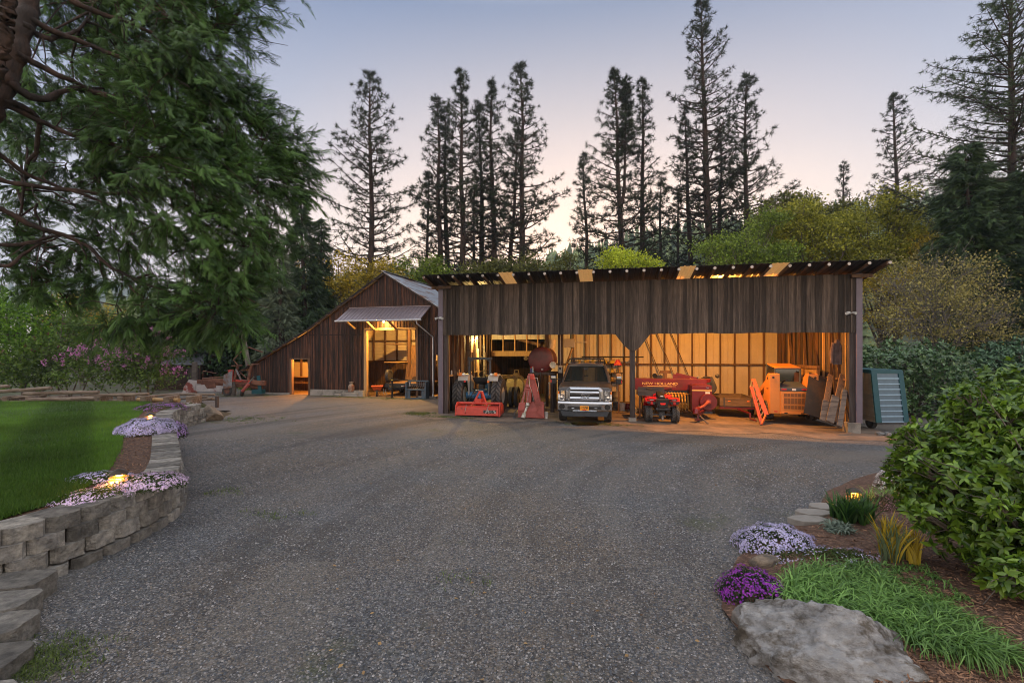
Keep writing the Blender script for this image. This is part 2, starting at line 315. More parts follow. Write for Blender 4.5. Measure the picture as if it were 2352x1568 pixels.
# dirt floor of the shed and the worn apron in front
SX, SY, SA = -2.92, 20.5, R(-11.5)
def S(x, y, z=0): return Vector((SX+x*math.cos(SA)-y*math.sin(SA), SY+x*math.sin(SA)+y*math.cos(SA), z))
V = []; Fa = []; n1 = 60; yy = [None, -.6, 0, .8, 2, 4, 6, 8.2, 11.7]
for i in range(n1+1):
    x = -.6+17.4*i/n1; fr = -1.35-.25*math.sin(x*.9)-.25*math.sin(x*2.3+1)-.12*math.sin(x*6)-(.4 if x > 5 else 0)*min(1, (x-5)/3)
    for q in yy:
        p = S(x, fr if q is None else q); V.append((p.x, p.y, gz(p.x, p.y)+.008))
k = len(yy)
for i in range(n1):
    for j in range(k-1): a = i*k+j; Fa.append((a, a+k, a+k+1, a+1))
tag(npmesh('dirt_floor', V, Fa, m_dirt, smooth=True), kind='structure')
# ------------------------------------------------------------------ lawn terrace
LAWNX = [(-8, -8.1), (1.5, -7.8), (3, -7.5), (4, -6.9), (4.8, -6.2), (5.58, -5.95), (6.34, -5.88), (7.2, -6.2), (8.04, -6.7), (9.5, -7.7), (11.2, -9.0), (14.1, -11), (17, -12.8), (18.5, -13.8), (20.6, -16)]
lawnx = lambda y: interp(LAWNX, y)
rows = [(-6+.35*i, -32, lawnx(-6+.35*i)) for i in range(76)]
lawnz = lambda x, y: .67+.02*math.sin(x*.7)*math.sin(y*.5)-(.35*max(0, y-18.9))
tag(strip('lawn', rows, m_lawn, lawnz, nx=30), kind='structure')
rows = [(-6+.35*i, lawnx(-6+.35*i)-.05, wallx(-6+.35*i)-.12) for i in range(76)]
tag(strip('mulch_bed', rows, m_mulch, lambda x, y: .645-(.35*max(0, y-18.9)), nx=6), kind='structure')
tag(npmesh('bank', [(-32, 20.4, .14), (-12.3, 20.4, .14), (-12.6, 22.0, -.05), (-32, 22.0, -.05)], [(0, 1, 2, 3)], m_earth), kind='structure')
skv = []; 
for i in range(13):
    y = 17.6+.36*i; z = max(-.04, .645-.35*max(0, y-18.9)); skv += [(wallx(min(y, 20.4))-.13, y, z), (wallx(min(y, 20.4))+(.1 if y < 19 else .55), y, -.05)]
tag(npmesh('bank', skv, [(2*i, 2*i+1, 2*i+3, 2*i+2) for i in range(12)], m_earth), kind='structure')
# lawn blades
n_ = 120000
yb = 4.5+14.4*rng.random(n_)**1.5; lx = np.array([lawnx(v) for v in np.linspace(4, 20, 200)]); ex = np.interp(yb, np.linspace(4, 20, 200), lx)
xmin = -1.12*yb-.3; xb = ex-(ex-np.minimum(xmin, ex-.5))*rng.random(n_)
xb += .03*rng.normal(size=n_)
pos = np.stack([xb, yb, np.full(n_, .668)], 1)
T = np.array([(-.5, 0, 0), (.5, 0, 0), (0, 1, .25)]); TF = np.array([(0, 1, 2)])
dr = nrm(np.stack([rng.normal(size=n_)*.35, rng.normal(size=n_)*.35, np.ones(n_)], 1))
up = rng.normal(size=(n_, 3)); up[:, 2] = .2
stripe = .5+.45*np.tanh(3*np.sin((xb*.75+yb*.65)*2.4))
v, f, t = scatter(T, TF, pos, dr, up, .055+.03*rng.random(n_), tint=np.clip(stripe*.6+.4*rng.random(n_), 0, 1), sx=.16)
tag(npmesh('grass', v, f, leafmat('grass_blades', (.042, .105, .010), (.11, .225, .026), transl=.3), tint=t), 'mown green grass of the raised lawn', 'grass', kind='stuff')
# loose stones lying on the drive
n_ = 120000; yb = 2.6+12*rng.random(n_)**1.5; xb = (rng.random(n_)*2-1)*1.1*yb
ok = (xb > np.interp(yb, [2, 4.3, 5.6]+[a for a, b in WALLX[6:]], [-3.5, -4.5, -5.1]+[b+.25 for a, b in WALLX[6:]])) & (xb < 8)
xb, yb = xb[ok], yb[ok]; n_ = len(xb); pos = np.stack([xb, yb, np.array([gz(a, b) for a, b in zip(xb, yb)])+.002], 1)
T = np.array([(-1, 0, 0), (0, -.8, 0), (1, 0, 0), (0, .8, 0), (-.4, -.3, .55), (.5, -.2, .5), (.1, .45, .6)])
TF = np.array([(0, 1, 4), (1, 5, 4), (1, 2, 5), (2, 6, 5), (2, 3, 6), (3, 0, 6), (0, 4, 6), (4, 5, 6)])
yd = np.stack([rng.normal(size=n_), rng.normal(size=n_), .1*rng.normal(size=n_)], 1); u = np.tile([0., 0, 1], (n_, 1))+.2*rng.normal(size=(n_, 3))
v, f, t = scatter(T, TF, pos, np.cross(yd, u), u, (.006+.010*rng.random(n_)**2)*(.8+.05*yb), tint=rng.random(n_)**1.9)
mp_ = mat('pebbles', (.6, .6, .6), .7, var=.05); nt_ = mp_.node_tree; b_ = nt_.nodes['Principled BSDF']
a_ = nt_.nodes.new('ShaderNodeAttribute'); a_.attribute_name = 'tint'; r_ = nt_.nodes.new('ShaderNodeValToRGB'); nt_.links.new(a_.outputs['Fac'], r_.inputs[0])
r_.color_ramp.elements[0].color = (.05, .058, .07, 1); r_.color_ramp.elements[1].color = (.36, .35, .335, 1)
for p_, c_ in ((.25, (.12, .13, .145, 1)), (.5, (.19, .165, .135, 1)), (.75, (.24, .235, .235, 1))): e = r_.color_ramp.elements.new(p_); e.color = c_
nt_.links.new(r_.outputs[0], b_.inputs['Base Color'])
tag(npmesh('gravel', v, f, mp_, tint=t), 'loose grey and tan stones on the drive', 'gravel', kind='stuff')
# ------------------------------------------------------------------ hills and forest
RIDGE = [(-1200, 640), (-300, 790), (100, 800), (560, 735), (900, 668), (1210, 650), (1300, 612), (1400, 585), (1500, 560), (1640, 538), (1850, 508), (2150, 482), (2400, 468), (3200, 440)]
def hill(name, ridge, Y0, Y1, m, nx=90, ny=14, rough=3.0):
    pxs = np.linspace(ridge[0][0], ridge[-1][0], nx); V = []; r_ = np.random.default_rng(3)
    for j in range(ny):
        t = j/(ny-1); Y = Y0+(Y1-Y0)*t
        for px in pxs:
            X = (px-CX)/F*Y1; h = CAMZ+(HY-np.interp(px, [a for a, b in ridge], [b for a, b in ridge]))/F*Y1
            V.append((X*(.55+.45*t), Y, -1+(h+1)*(t**1.15)+rough*r_.normal()*t*.3))
    Fa = [(j*nx+i, j*nx+i+1, (j+1)*nx+i+1, (j+1)*nx+i) for j in range(ny-1) for i in range(nx-1)]
    return tag(npmesh(name, V, Fa, m, smooth=True), kind='structure'), np.array(V), ny, nx
m_hill = mat('wooded_slope', (.03, .045, .02), .95, col2=(.055, .06, .025), sc=.05, var=.3)
h1, HV, hny, hnx = hill('hill', RIDGE, 75, 330, m_hill)
FARR = [(-900, 700), (60, 668), (150, 652), (200, 640), (260, 652), (420, 700), (700, 740), (1300, 730), (2600, 700), (3400, 640)]
h2, HV2, _, _ = hill('mountain', FARR, 600, 1500, m_hill, nx=70, ny=12, rough=12)
def conif_template(layers, seg, r):
    V = []; Fa = []; rr = np.random.default_rng(int(layers*10+r*100))
    for i in range(layers):
        z0 = .08+.86*i/layers; z1 = z0+1.5/layers; rad = .2*(1-i/layers)+.02; b = len(V); V.append((0, 0, min(1, z1)))
        for k in range(seg*2):
            a = math.pi*k/seg+i; q = rad*(1 if k % 2 else .45)*(1+.3*rr.normal()*.5); V.append((q*math.cos(a), q*math.sin(a), z0-(0 if k % 2 else -.03)))
        for k in range(seg*2): Fa.append((b, b+1+k, b+1+(k+1) % (seg*2)))
    V = np.array(V); return np.stack([V[:, 0], V[:, 2], V[:, 1]], 1), np.array(Fa)
T, TF = conif_template(6, 5, .2)
def forest(name, HV, ny, nx, count, hmin, hmax, m, label, power=1.0):
    G = HV.reshape(ny, nx, 3); j = (ny-1.001)*rng.random(count)**power; i = (nx-1.001)*rng.random(count); a = j.astype(int); b = i.astype(int); fj = (j-a)[:, None]; fi = (i-b)[:, None]
    p = G[a, b]*(1-fj)*(1-fi)+G[a+1, b]*fj*(1-fi)+G[a, b+1]*(1-fj)*fi+G[a+1, b+1]*fj*fi; p[:, 2] -= .5
    h = hmin+(hmax-hmin)*rng.random(count)**1.5; yd = np.tile([0., 0, 1], (count, 1))+.02*rng.normal(size=(count, 3)); up = rng.normal(size=(count, 3)); up[:, 2] = 0
    v, f, t = scatter(T, TF, p, yd, up, h, sx=.9+.5*rng.random(count)); return tag(npmesh(name, v, f, m, tint=t), label, 'forest', kind='stuff')
m_forest = leafmat('hill_forest', (.08, .13, .07), (.21, .27, .11), transl=0, tint=.3, rough=.8)
forest('hillside_forest', HV, hny, hnx, 5200, 8, 19, m_forest, 'dense conifer wood on the hill behind the sheds', .6)
forest('mountain_forest', HV2, 12, 70, 6000, 22, 40, m_forest, 'far conifer wood on the blue mountain', .5)
# ================================================================== implement shed (open front)
shed = thing('implement_shed', 'long open-fronted shed of dark vertical boards with a single-slope tin roof and two bays', 'shed', (SX, SY, 0), SA)
HEAD = 3.32; TOPZ = 5.42; LEN = 15.6; DEP = 8.2
roofz = lambda y: 5.70-(y+1.2)*.167
def boards(b, x0, x1, zlo, zhi, y=0, th=.022, wmin=.15, wmax=.24, batten=True, side='y', gap=0):
    x = x0
    while x < x1-.02:
        w_ = min(random.uniform(wmin, wmax), x1-x); a, c = x, x+w_-gap-.004; off = random.uniform(0, .004)
        za, zc = zlo(a), zlo(c); ta, tc_ = zhi(a), zhi(c)
        if ta > za+.02 or tc_ > zc+.02:
            ta = max(ta, za+.005); tc_ = max(tc_, zc+.005)
            pts = [(a, y-th-off, za), (c, y-th-off, zc), (c, y, zc), (a, y, za), (a, y-th-off, ta), (c, y-th-off, tc_), (c, y, tc_), (a, y, ta)]
            if side == 'x': pts = [(p[1], p[0], p[2]) for p in pts]
            b.hexa(pts[:4], pts[4:])
            if batten and x+w_ < x1-.05:
                e = x+w_; q = [(e-.028, y-th-.02, zlo(e)), (e+.022, y-th-.02, zlo(e)), (e+.022, y-th-.002-off, zlo(e)), (e-.028, y-th-.002-off, zlo(e)), (e-.028, y-th-.02, zhi(e)-.004), (e+.022, y-th-.02, zhi(e)-.004), (e+.022, y-th-.002-off, zhi(e)-.004), (e-.028, y-th-.002-off, zhi(e)-.004)]
                if side == 'x': q = [(p[1], p[0], p[2]) for p in q]
                if zhi(e) > zlo(e)+.05: b.hexa(q[:4], q[4:])
        x += w_
def lowfront(x):
    d = abs(x-7.8); rag = .012*math.sin(x*37)
    return (2.66 if d < .17 else 2.66+(HEAD-2.66)*(d-.17)/.5 if d < .67 else HEAD)+rag
b = MB(); boards(b, .0, LEN, lowfront, lambda x: TOPZ, y=0); b.build('front_siding', m_siding, shed)
for x0 in (-.2, LEN): MB().box((x0, -.05, -.02 if x0 < 0 else .06), (x0+.2, .06, TOPZ+.02)).build('corner_trim', m_trim, shed, bevel=.006)
for x0, z0 in ((0, -.02), (7.7, .02), (15.4, .06)): MB().box((x0, .02, z0), (x0+.2, .22, 5.4)).build('post', m_post, shed, bevel=.012)
MB().box((7.65, -.02, -.3), (7.95, .27, .03)).build('footing', m_conc, shed, bevel=.01)
MB().box((15.3, -.1, -.5), (15.72, .3, .07)).build('footing', m_conc, shed, bevel=.01)
MB().box((.2, .03, 5.1), (15.4, .13, 5.36)).build('beam', m_stud, shed)
for a in (4.1, 8.15): MB().box((.12, a, roofz(a)-.42), (15.45, a+.1, roofz(a)-.14)).build('beam', m_stud, shed)
for x in (3.9, 7.8, 11.7): MB().box((x-.07, 4.05, -.2), (x+.07, 4.2, roofz(4.1)-.42)).build('post', m_post, shed) if x == 3.9 else None
for i in range(28):                                     # round pole rafters with tin end caps
    x = -.42+i*.613; b = MB(); y0 = -1.12
    b.tube([(x, y0, roofz(y0)-.075), (x, 4, roofz(4)-.075), (x, 8.4, roofz(8.4)-.075)], .05, 8); b.m = 1
    b.lathe([(.052, 0), (.055, -.012), (.001, -.014)], (x, y0, roofz(y0)-.075), 'y', 10); b.build('rafter', [m_stud, m_steel], shed, smooth=True)
def locx(px, ly):                                      # local x of a picture column on the local line y = ly
    r = (px-CX)/F; lo, hi = -3., 20.
    for _ in range(40):
        mi = (lo+hi)/2; p = S(mi, ly)
        if p.x/p.y < r: lo = mi
        else: hi = mi
    return (lo+hi)/2
sky_px = [(1150, 1183), (1339, 1374), (1540, 1580), (1757, 1797)]
lights_x = [(-.42+.613*round((locx(a, -.8)+.42)/.613)+.03, -.42+.613*(round((locx(a, -.8)+.42)/.613)+1)-.03) for a, b_ in sky_px]
def rib_sheet(b, x0, x1, y0, y1, z, pitch=.2, rib=.02):
    prof = []; x = x0
    while x < x1-.001: prof += [(x, 0), (min(x1, x+pitch*.62), 0), (min(x1, x+pitch*.72), rib), (min(x1, x+pitch*.9), rib)]; x += pitch
    prof.append((x1, 0)); yl = [y0+(y1-y0)*i/6 for i in range(7)]
    V = [(px_, y_, z(y_)+pz+o_) for o_ in (0, -.008) for y_ in yl for px_, pz in prof]; k = len(prof); n_ = k*7; Fc = []
    for i in range(6):
        for j in range(k-1): a = i*k+j; Fc += [(a, a+1, a+k+1, a+k), (a+n_, a+k+n_, a+k+1+n_, a+1+n_)]
    for j in range(k-1): Fc += [(j, j+n_, j+1+n_, j+1), (6*k+j, 6*k+j+1, 6*k+j+1+n_, 6*k+j+n_)]
    b.add(V, Fc)
x = -.5; b = MB()
for a, c in lights_x+[(16.12, 16.12)]:
    rib_sheet(b, x, a, -1.2, 8.6, roofz); x = c
b.build('roof', m_tin_dark, shed, fix=False)
m_skyl = mat('fibreglass_skylight', (.75, .50, .24), .6, sc=18, var=.25, col2=(.30, .18, .08), mask=(.5, .7)); 
_b = m_skyl.node_tree; _t = _b.nodes.new('ShaderNodeBsdfTranslucent'); _t.inputs[0].default_value = (.85, .62, .35, 1); _mx = _b.nodes.new('ShaderNodeMixShader'); _mx.inputs[0].default_value = .75
_b.links.new(_b.nodes['Principled BSDF'].outputs[0], _mx.inputs[1]); _b.links.new(_t.outputs[0], _mx.inputs[2]); _b.links.new(_mx.outputs[0], _b.nodes['Material Output'].inputs[0])
for a, c in lights_x: b = MB(); rib_sheet(b, a+.002, c-.002, -1.2, 8.6, lambda y: roofz(y)+.001); b.build('skylight', m_skyl, shed, fix=False)
for xe in (-.42, 16.04):                              # rake boards and outriggers at both ends
    MB().bar((xe, -1.15, roofz(-1.15)-.1), (xe, 8.5, roofz(8.5)-.1), .04, .12).build('rake_board', m_stud, shed)
for yq in (-.15, 2.2, 4.6, 7):
    for s_ in (0, 1): MB().bar((-.45 if s_ == 0 else 15.4, yq, roofz(yq)-.2), (.4 if s_ == 0 else 16.05, yq, roofz(yq)-.2), .09, .12).build('outrigger', m_stud, shed)
# side walls: vertical boards outside studs
for side in (0, 1):
    xw = -.02 if side == 0 else LEN+.045
    b = MB(); boards(b, .2, DEP, lambda y: -.25, lambda y: roofz(y)-.16, y=xw, side='x', gap=.012 if side == 0 else .008, batten=False); b.build('side_siding', m_barnw if side == 0 else m_siding, shed)
    xi = .0 if side == 0 else LEN-.09
    for i in range(12):
        y = .55+i*.66; MB().box((xi, y, -.2), (xi+.09, y+.045, roofz(y)-.16), tint=random.random()).build('stud', m_stud if i % 3 else m_pine, shed)
    MB().box((xi-.01, .3, 1.55), (xi+.1, 8.1, 1.61)).build('girt', m_pine if side == 0 else m_stud, shed)
    for i in range(5 if side else 3):
        y = 1.2+i*1.4; MB().bar((xi+(.12 if side == 0 else -.03), y, 0.1), (xi+(.12 if side == 0 else -.03), y+.9*(1 if i % 2 else .5), 3.9), .035, .09, up=(1, 0, 0)).build('brace', m_stud, shed)
# back wall: pale tin panels behind dark studs
b = MB()
def vpanel(b, x0, x1, z0, z1, y, pitch=.245):
    prof = []; x = x0
    while x < x1-.001: prof += [(x, 0), (min(x1, x+pitch*.80), 0), (min(x1, x+pitch*.86), .022), (min(x1, x+pitch*.94), .022)]; x += pitch
    prof.append((x1, 0)); k = len(prof); V = [(p_, y+d, z0) for p_, d in prof]+[(p_, y+d, z1) for p_, d in prof]; b.add(V, [(j, j+1, j+1+k, j+k) for j in range(k-1)])
vpanel(b, 3.35, LEN, -.25, 4.0, DEP); b.build('back_wall_panel', m_tin_in, shed, fix=False)
b = MB(); vpanel(b, .0, 3.3, 3.35, 4.0, DEP+.02); b.build('upper_wall_panel', m_tin_in, shed, fix=False)
for i in range(18):
    x = 3.4+i*.715; MB().box((x, DEP-.13, -.2), (x+.075, DEP-.02, 4.0)).build('stud', m_stud, shed)
MB().box((3.3, DEP-.16, 1.9), (LEN-.1, DEP-.12, 1.99)).build('girt', m_stud, shed)
for x in (8.5, 9.22, 9.95): MB().bar((x+.15, DEP-.19, 3.9), (x+1.5, DEP-.19, .4), .03, .08, up=(0, 1, 0)).build('brace', m_stud, shed)
MB().box((.1, DEP-.1, 2.38), (3.3, DEP+.1, 2.68)).build('beam', m_pine, shed)
for x in (.05, .75, 1.45, 2.15, 2.8): MB().box((x, DEP-.06, 2.68), (x+.06, DEP+.06, 4.0)).build('stud', m_pine, shed)
MB().bar((.1, DEP+.3, 3.75), (3.3, DEP+.3, 2.95), .05, .16).build('brace', m_stud, shed)
MB().box((3.25, DEP-.16, -.2), (3.4, DEP, 4.0)).build('post', m_post, shed)
# dark lean-to behind the left bay
b = MB(); boards(b, .0, 3.4, lambda x: -.1, lambda x: 3.3, y=11.6, batten=False); boards(b, DEP, 11.6, lambda x: -.1, lambda x: 3.9, y=-.02, side='x', batten=False); boards(b, DEP+.05, 11.6, lambda x: -.1, lambda x: 3.9, y=3.45, side='x', batten=False)
b.build('lean_to_wall', m_barnw, shed)
MB().hexa([(-.1, DEP+.05, 4.02), (3.5, DEP+.05, 4.02), (3.5, 11.7, 3.3), (-.1, 11.7, 3.3)], [(-.1, DEP+.05, 4.05), (3.5, DEP+.05, 4.05), (3.5, 11.7, 3.33), (-.1, 11.7, 3.33)]).build('lean_to_roof', m_tin_dark, shed)
# lamps
def lamp(name, label, M4, rz, power, col, glow=(1, .72, .33, 40), r=.045, energy_r=.05, group=None):
    t = thing(name, label, 'lamp', M4, rz, group); MB().ball((0, 0, 0), (r, r, r*1.25)).build('bulb', mat('bulb_glow_%d' % int(glow[3]*10+glow[2]*100), (1, .8, .5), emit=glow), t, smooth=True)
    MB().lathe([(.03, .03), (.035, .05), (.045, .09), (.06, .1)]).build('socket', m_black, t, smooth=True)
    ld = bpy.data.lights.new(name+'_light', 'POINT'); ld.energy = power; ld.color = col; ld.shadow_soft_size = energy_r; lo = bpy.data.objects.new('light', ld); COL.objects.link(lo); lo.parent = t; lo.location = (0, 0, -.1)
    return t
lamp('wall_lamp', 'bare glowing bulb high on the left wall inside the left bay', S(.24, 4.4, 3.33), SA, 240, (1, .66, .22))
lamp('shed_lamp', 'orange lamp hung under the roof of the right bay behind the front boards', S(11.3, .95, 4.75), SA, 1000, (1, .37, .055))
# security lights on the front
def floodlight(loc, label, rz, flip=1):
    t = thing('security_light', label, 'light', loc, rz, 'twin-head security lights on the shed corners'); m_l = mat('light_housing', (.5, .52, .52), .4)
    MB().box((-.05, -.03, -.05), (.05, .0, .05)).build('mount_plate', m_l, t, bevel=.005)
    for s_ in (-1, 1):
        b = MB(); b.tube([(0, -.03, 0), (s_*.05, -.08, -.01), (s_*.09, -.12, -.01)], .012); b.tube([(s_*.09, -.1, 0), (s_*.15, -.2, -.035)], [.035, .055], 10); b.build('lamp_head', m_l, t, smooth=True)
    MB().ball((0, -.07, -.07), .03).build('sensor', m_black, t, smooth=True); return t
floodlight(S(-.1, -.06, 4.05), 'twin-head security light on the left corner trim of the open shed', SA)
floodlight(S(15.35, -.05, 4.02), 'twin-head security light on the boards at the right end of the open shed', SA)
# ================================================================== barn
JX, JY, BA = -8.58, 28.5, R(-15.3)
def B(t, y, z=0): return Vector((JX+t*math.cos(BA)-y*math.sin(BA), JY+t*math.sin(BA)+y*math.cos(BA), z))
barn = thing('old_barn', 'old brown board barn with a steep gable, long lean-to slope and open lit doorway', 'barn', (JX, JY, 0), BA)
AP, AZ = 1.265, 7.19
def bz(t): return AZ-.61*(t-AP) if t > AP else AZ-.622*(AP-t) if t > -3.9 else AZ-.622*(AP+3.9)-.515*(-3.9-t)
def blow(t):
    if -5.27 < t < -3.89: return 2.17
    if 0 < t < 3.27: return 3.93
    if 4.45 < t < 5.3: return 2.45
    return .10 if t < -5 else .36 if t < 0 else .12
b = MB(); boards(b, -8.35, 6.5, blow, lambda t: min(bz(t)-.05, 5.28) if t < 99 else 0, y=0, wmin=.14, wmax=.22)
b.build('front_boards', m_barnw, barn)
b = MB(); boards(b, -1.75, 4.3, lambda t: 5.29, lambda t: bz(t)-.05, y=.01, wmin=.14, wmax=.22); b.build('gable_boards', m_barnw, barn)
MB().box((-3.9, -.05, 3.62), (0, -.03, 3.68)).build('seam_board', m_barnw, barn); MB().box((3.3, -.05, 3.55), (4.4, -.03, 3.62)).build('seam_board', m_barnw, barn)
MB().box((-1.9, -.06, 5.26), (4.3, -.02, 5.31)).build('seam_board', m_barnw, barn)
m_fnd = mat('old_foundation', (.30, .28, .25), .95, col2=(.17, .16, .14), sc=2.5, mask=(.5, .6), bump=.5, bsc=18)
for a, c, z in ((-8.3, -5.27, .10), (-3.89, -.0, .36), (3.3, 4.45, .12)): MB().box((a, -.03, -.35), (c, .25, z)).build('foundation', m_fnd, barn, bevel=.02)
for a, c, h, m_ in ((-5.33, -5.18, 2.2, m_stud), (-3.97, -3.87, 2.2, m_stud), (-.14, .04, 3.95, m_pine), (3.24, 3.34, 3.95, m_stud)): MB().box((a, -.07, -.1), (c, .14, h)).build('door_jamb', m_, barn)
MB().box((-.1, -.07, 3.9), (3.34, .1, 4.02)).build('door_header', m_pine, barn); MB().box((-5.33, -.07, 2.17), (-3.87, .1, 2.24)).build('door_header', m_stud, barn)
DP = 11.0
m_galv = mat('galvanised_roof', (.36, .40, .45), .42, .6, col2=(.17, .075, .035), stretch=(2.5, .5, 1), sc=1.6, mask=(.5, .62), var=.15)
def slope(name, t0, z0, t1, z1, m_, th=.03):
    b = MB(); n = max(4, int(abs(DP)/.22)); y0, y1 = -.28, DP+.25
    V = []; 
    for o_ in (0, -th):
        for i in range(n*2+1):
            y = y0+(y1-y0)*i/(n*2); r = .012 if i % 2 else 0; V += [(t0, y, z0+r+o_), (t1, y, z1+r+o_)]
    k = (n*2+1)*2; Fc = []
    for i in range(n*2): a = i*2; Fc += [(a, a+1, a+3, a+2), (a+k, a+2+k, a+3+k, a+1+k), (a, a+2, a+2+k, a+k), (a+1, a+1+k, a+3+k, a+3)]
    Fc += [(0, k, k+1, 1), (k-2, k-1, 2*k-1, 2*k-2)]; b.add(V, Fc); return b.build(name, m_, barn, fix=False)
slope('right_roof', AP, AZ+.06, 6.85, bz(6.85)+.06, m_galv); slope('left_roof', AP, AZ+.06, -3.9, bz(-3.9)+.06, m_tin_dark); slope('lean_to_roof', -3.9, bz(-3.9)+.05, -8.95, bz(-8.95)+.05, m_tin_dark)
MB().bar((AP, -.3, AZ+.1), (AP, DP+.3, AZ+.1), .22, .02).build('ridge_cap', m_galv, barn)
for i in range(13):                                   # purlin ends under the left rake
    t = AP-.6-i*.78; z = bz(t)+.0; MB().box((t-.09, -.3, z-.07), (t+.09, .02, z-.01)).build('purlin_end', m_stud, barn)
for t0, t1 in ((AP, -3.9), (-3.9, -8.9), (AP, 6.8)): MB().bar((t0, -.2, bz(t0)-.01), (t1, -.2, bz(t1)-.01), .03, .1, up=(0, 0, 1)).build('rake_board', m_post, barn)
b = MB(); boards(b, .2, DP, lambda y: -.1, lambda y: bz(-8.35)-.1, y=-8.33, side='x', batten=False); b.build('side_wall', m_barnw, barn)
b = MB(); boards(b, .2, DP, lambda y: -.1, lambda y: bz(6.5)-.1, y=6.5, side='x', batten=False); b.build('side_wall', m_barnw, barn)
b = MB(); boards(b, -8.35, 6.5, lambda t: -.1, lambda t: bz(t)-.1, y=DP, batten=False, wmin=.3, wmax=.4); b.build('back_wall', m_barnw, barn)
# inside: floor, partitions, lit pale panels, studs
m_straw = mat('straw_floor', (.24, .15, .06), .95, col2=(.12, .07, .035), sc=9, var=.3, bump=.6, bsc=40)
MB().box((-8.2, .05, -.2), (6.4, DP-.1, .012)).build('barn_floor', m_straw, barn)
def hpanel(x0, x1, z0, z1, y, name='wall_panel'):
    b = MB(); z = z0; V = []
    zz = []
    while z < z1: zz += [(z, 0), (z+.16, 0), (z+.175, -.018), (z+.19, -.018)]; z += .2
    zz.append((z1, 0)); k = len(zz); b.add([(x0, y+d, q) for q, d in zz]+[(x1, y+d, q) for q, d in zz], [(j, j+k, j+k+1, j+1) for j in range(k-1)]); return b.build(name, m_tin_in, barn, fix=False)
hpanel(-3.7, 4.6, 1.95, 4.6, 5.1); hpanel(.6, 1.3, .3, 1.9, 5.2); hpanel(-8.2, -3.7, .95, 1.75, 2.9)
for i in range(9):
    x = -3.5+i*.9; MB().box((x, 4.95, 0), (x+.1, 5.05, 4.7)).build('stud', m_stud, barn)
MB().box((-3.6, 4.9, 3.35), (4.6, 4.95, 3.45)).build('girt', m_stud, barn); MB().box((-3.6, 4.88, 1.9), (4.6, 4.95, 2.05)).build('girt', m_stud, barn)
b = MB(); boards(b, -3.6, .6, lambda t: 0, lambda t: 1.95, y=5.0, batten=False, gap=.02); boards(b, 1.3, 4.5, lambda t: 0, lambda t: 1.95, y=5.0, batten=False, gap=.02); boards(b, .2, 7, lambda y: 0, lambda y: 4.6, y=4.5, side='x', batten=False); b.build('partition', m_stud, barn)
for i in range(5): MB().box((-7.6+i*.75, 2.78, 0), (-7.5+i*.75, 2.88, 2.3)).build('stud', m_stud, barn)
b = MB(); boards(b, -8.2, -3.7, lambda t: 0, lambda t: .95, y=2.9, batten=False); boards(b, .5, 4.4, lambda y: 0, lambda y: 3, y=-3.6, side='x', batten=False); b.build('partition', m_stud, barn)
MB().box((-8.0, 2.5, .92), (-4.4, 2.85, .97)).build('shelf', m_pine, barn); MB().box((-8.0, 2.4, .5), (-4.8, 2.8, .55)).build('shelf', m_stud, barn)
for i in range(4): MB().bar((-7.6+i*.8, .4, 1.6+i*.3), (-7.6+i*.8, 2.8, 2.1+i*.3), .07, .14).build('rafter', m_stud, barn)
MB().box((-.1, 2.2, 1.95), (.9, 4.2, 2.0)).build('loft_shelf', m_pine, barn); MB().box((-.1, 2.2, 3.1), (.8, 4.0, 3.15)).build('loft_shelf', m_stud, barn)
for x in (.95, ): MB().box((x, 3.3, 0), (x+.15, 3.45, 4.8)).build('post', m_stud, barn)
MB().box((-3.6, 2.6, 4.6), (4.6, 7.0, 4.68)).build('loft_floor', m_stud, barn)
for i in range(5): MB().box((-.1+i*1.0, .1, 4.68), (0+i*1.0, 7, 4.85)).build('joist', m_stud, barn)
# awning over the big doorway
aw = MB(); y0, y1, z0, z1 = -.02, -1.32, 5.22, 4.41; x0, x1 = -1.15, 4.15; V = []; pr = []; x = x0
while x < x1-.01: pr += [(x, 0), (min(x1, x+.19), 0), (min(x1, x+.205), .03), (min(x1, x+.225), .03)]; x += .24
pr.append((x1, 0)); k = len(pr)
for o_ in (0, -.012): V += [(a, y0, z0+c+o_) for a, c in pr]+[(a, y1, z1+c+o_) for a, c in pr]
aw.add(V, [(j, j+k, j+k+1, j+1) for j in range(k-1)]+[(j+2*k, j+1+2*k, j+k+1+2*k, j+k+2*k) for j in range(k-1)]+[(j+k, j+3*k, j+3*k+1, j+k+1) for j in range(k-1)])
m_awn = mat('mauve_tin_awning', (.20, .17, .19), .4, .4, var=.08); aw = aw.build('awning', m_awn, barn, fix=False)
MB().tube([(x0-.02, y1-.05, z1-.04), (x1+.03, y1-.05, z1-.05)], .055, 10).build('gutter', mat('gutter_paint', (.42, .43, .45), .35, .3), aw, smooth=True)
MB().box((x0, y0-.03, z0), (x1, y0, z0+.07)).build('flashing', m_awn, aw)
for x in (-.75, .55, 1.95, 3.3): MB().bar((x, -.05, 3.95 if x > 0 else 4.0), (x, -1.1, 4.47), .08, .1).build('bracket', m_pine, aw)
MB().tube([(3.9, y1-.05, z1-.08), (3.92, y1-.03, z1-.25), (4.3, -.12, z1-.95), (4.32, -.12, .35), (4.4, -.35, .12)], .04, 10).build('downspout', mat('gutter_paint', (.42, .43, .45)), barn, smooth=True)
lamp('barn_lamp', 'bare amber bulb glowing under the barn awning', B(1.35, -.38, 4.36), BA, 150, (1, .52, .12))
lamp('barn_lamp', 'lamp hanging deep inside the barn behind its big doorway', B(2.2, 1.1, 4.35), BA, 560, (1, .48, .10), glow=(1, .7, .3, 12))
lamp('barn_lamp', 'lamp inside the low lean-to room of the barn', B(-4.6, .9, 2.3), BA, 300, (1, .36, .05), glow=(1, .7, .3, 12))
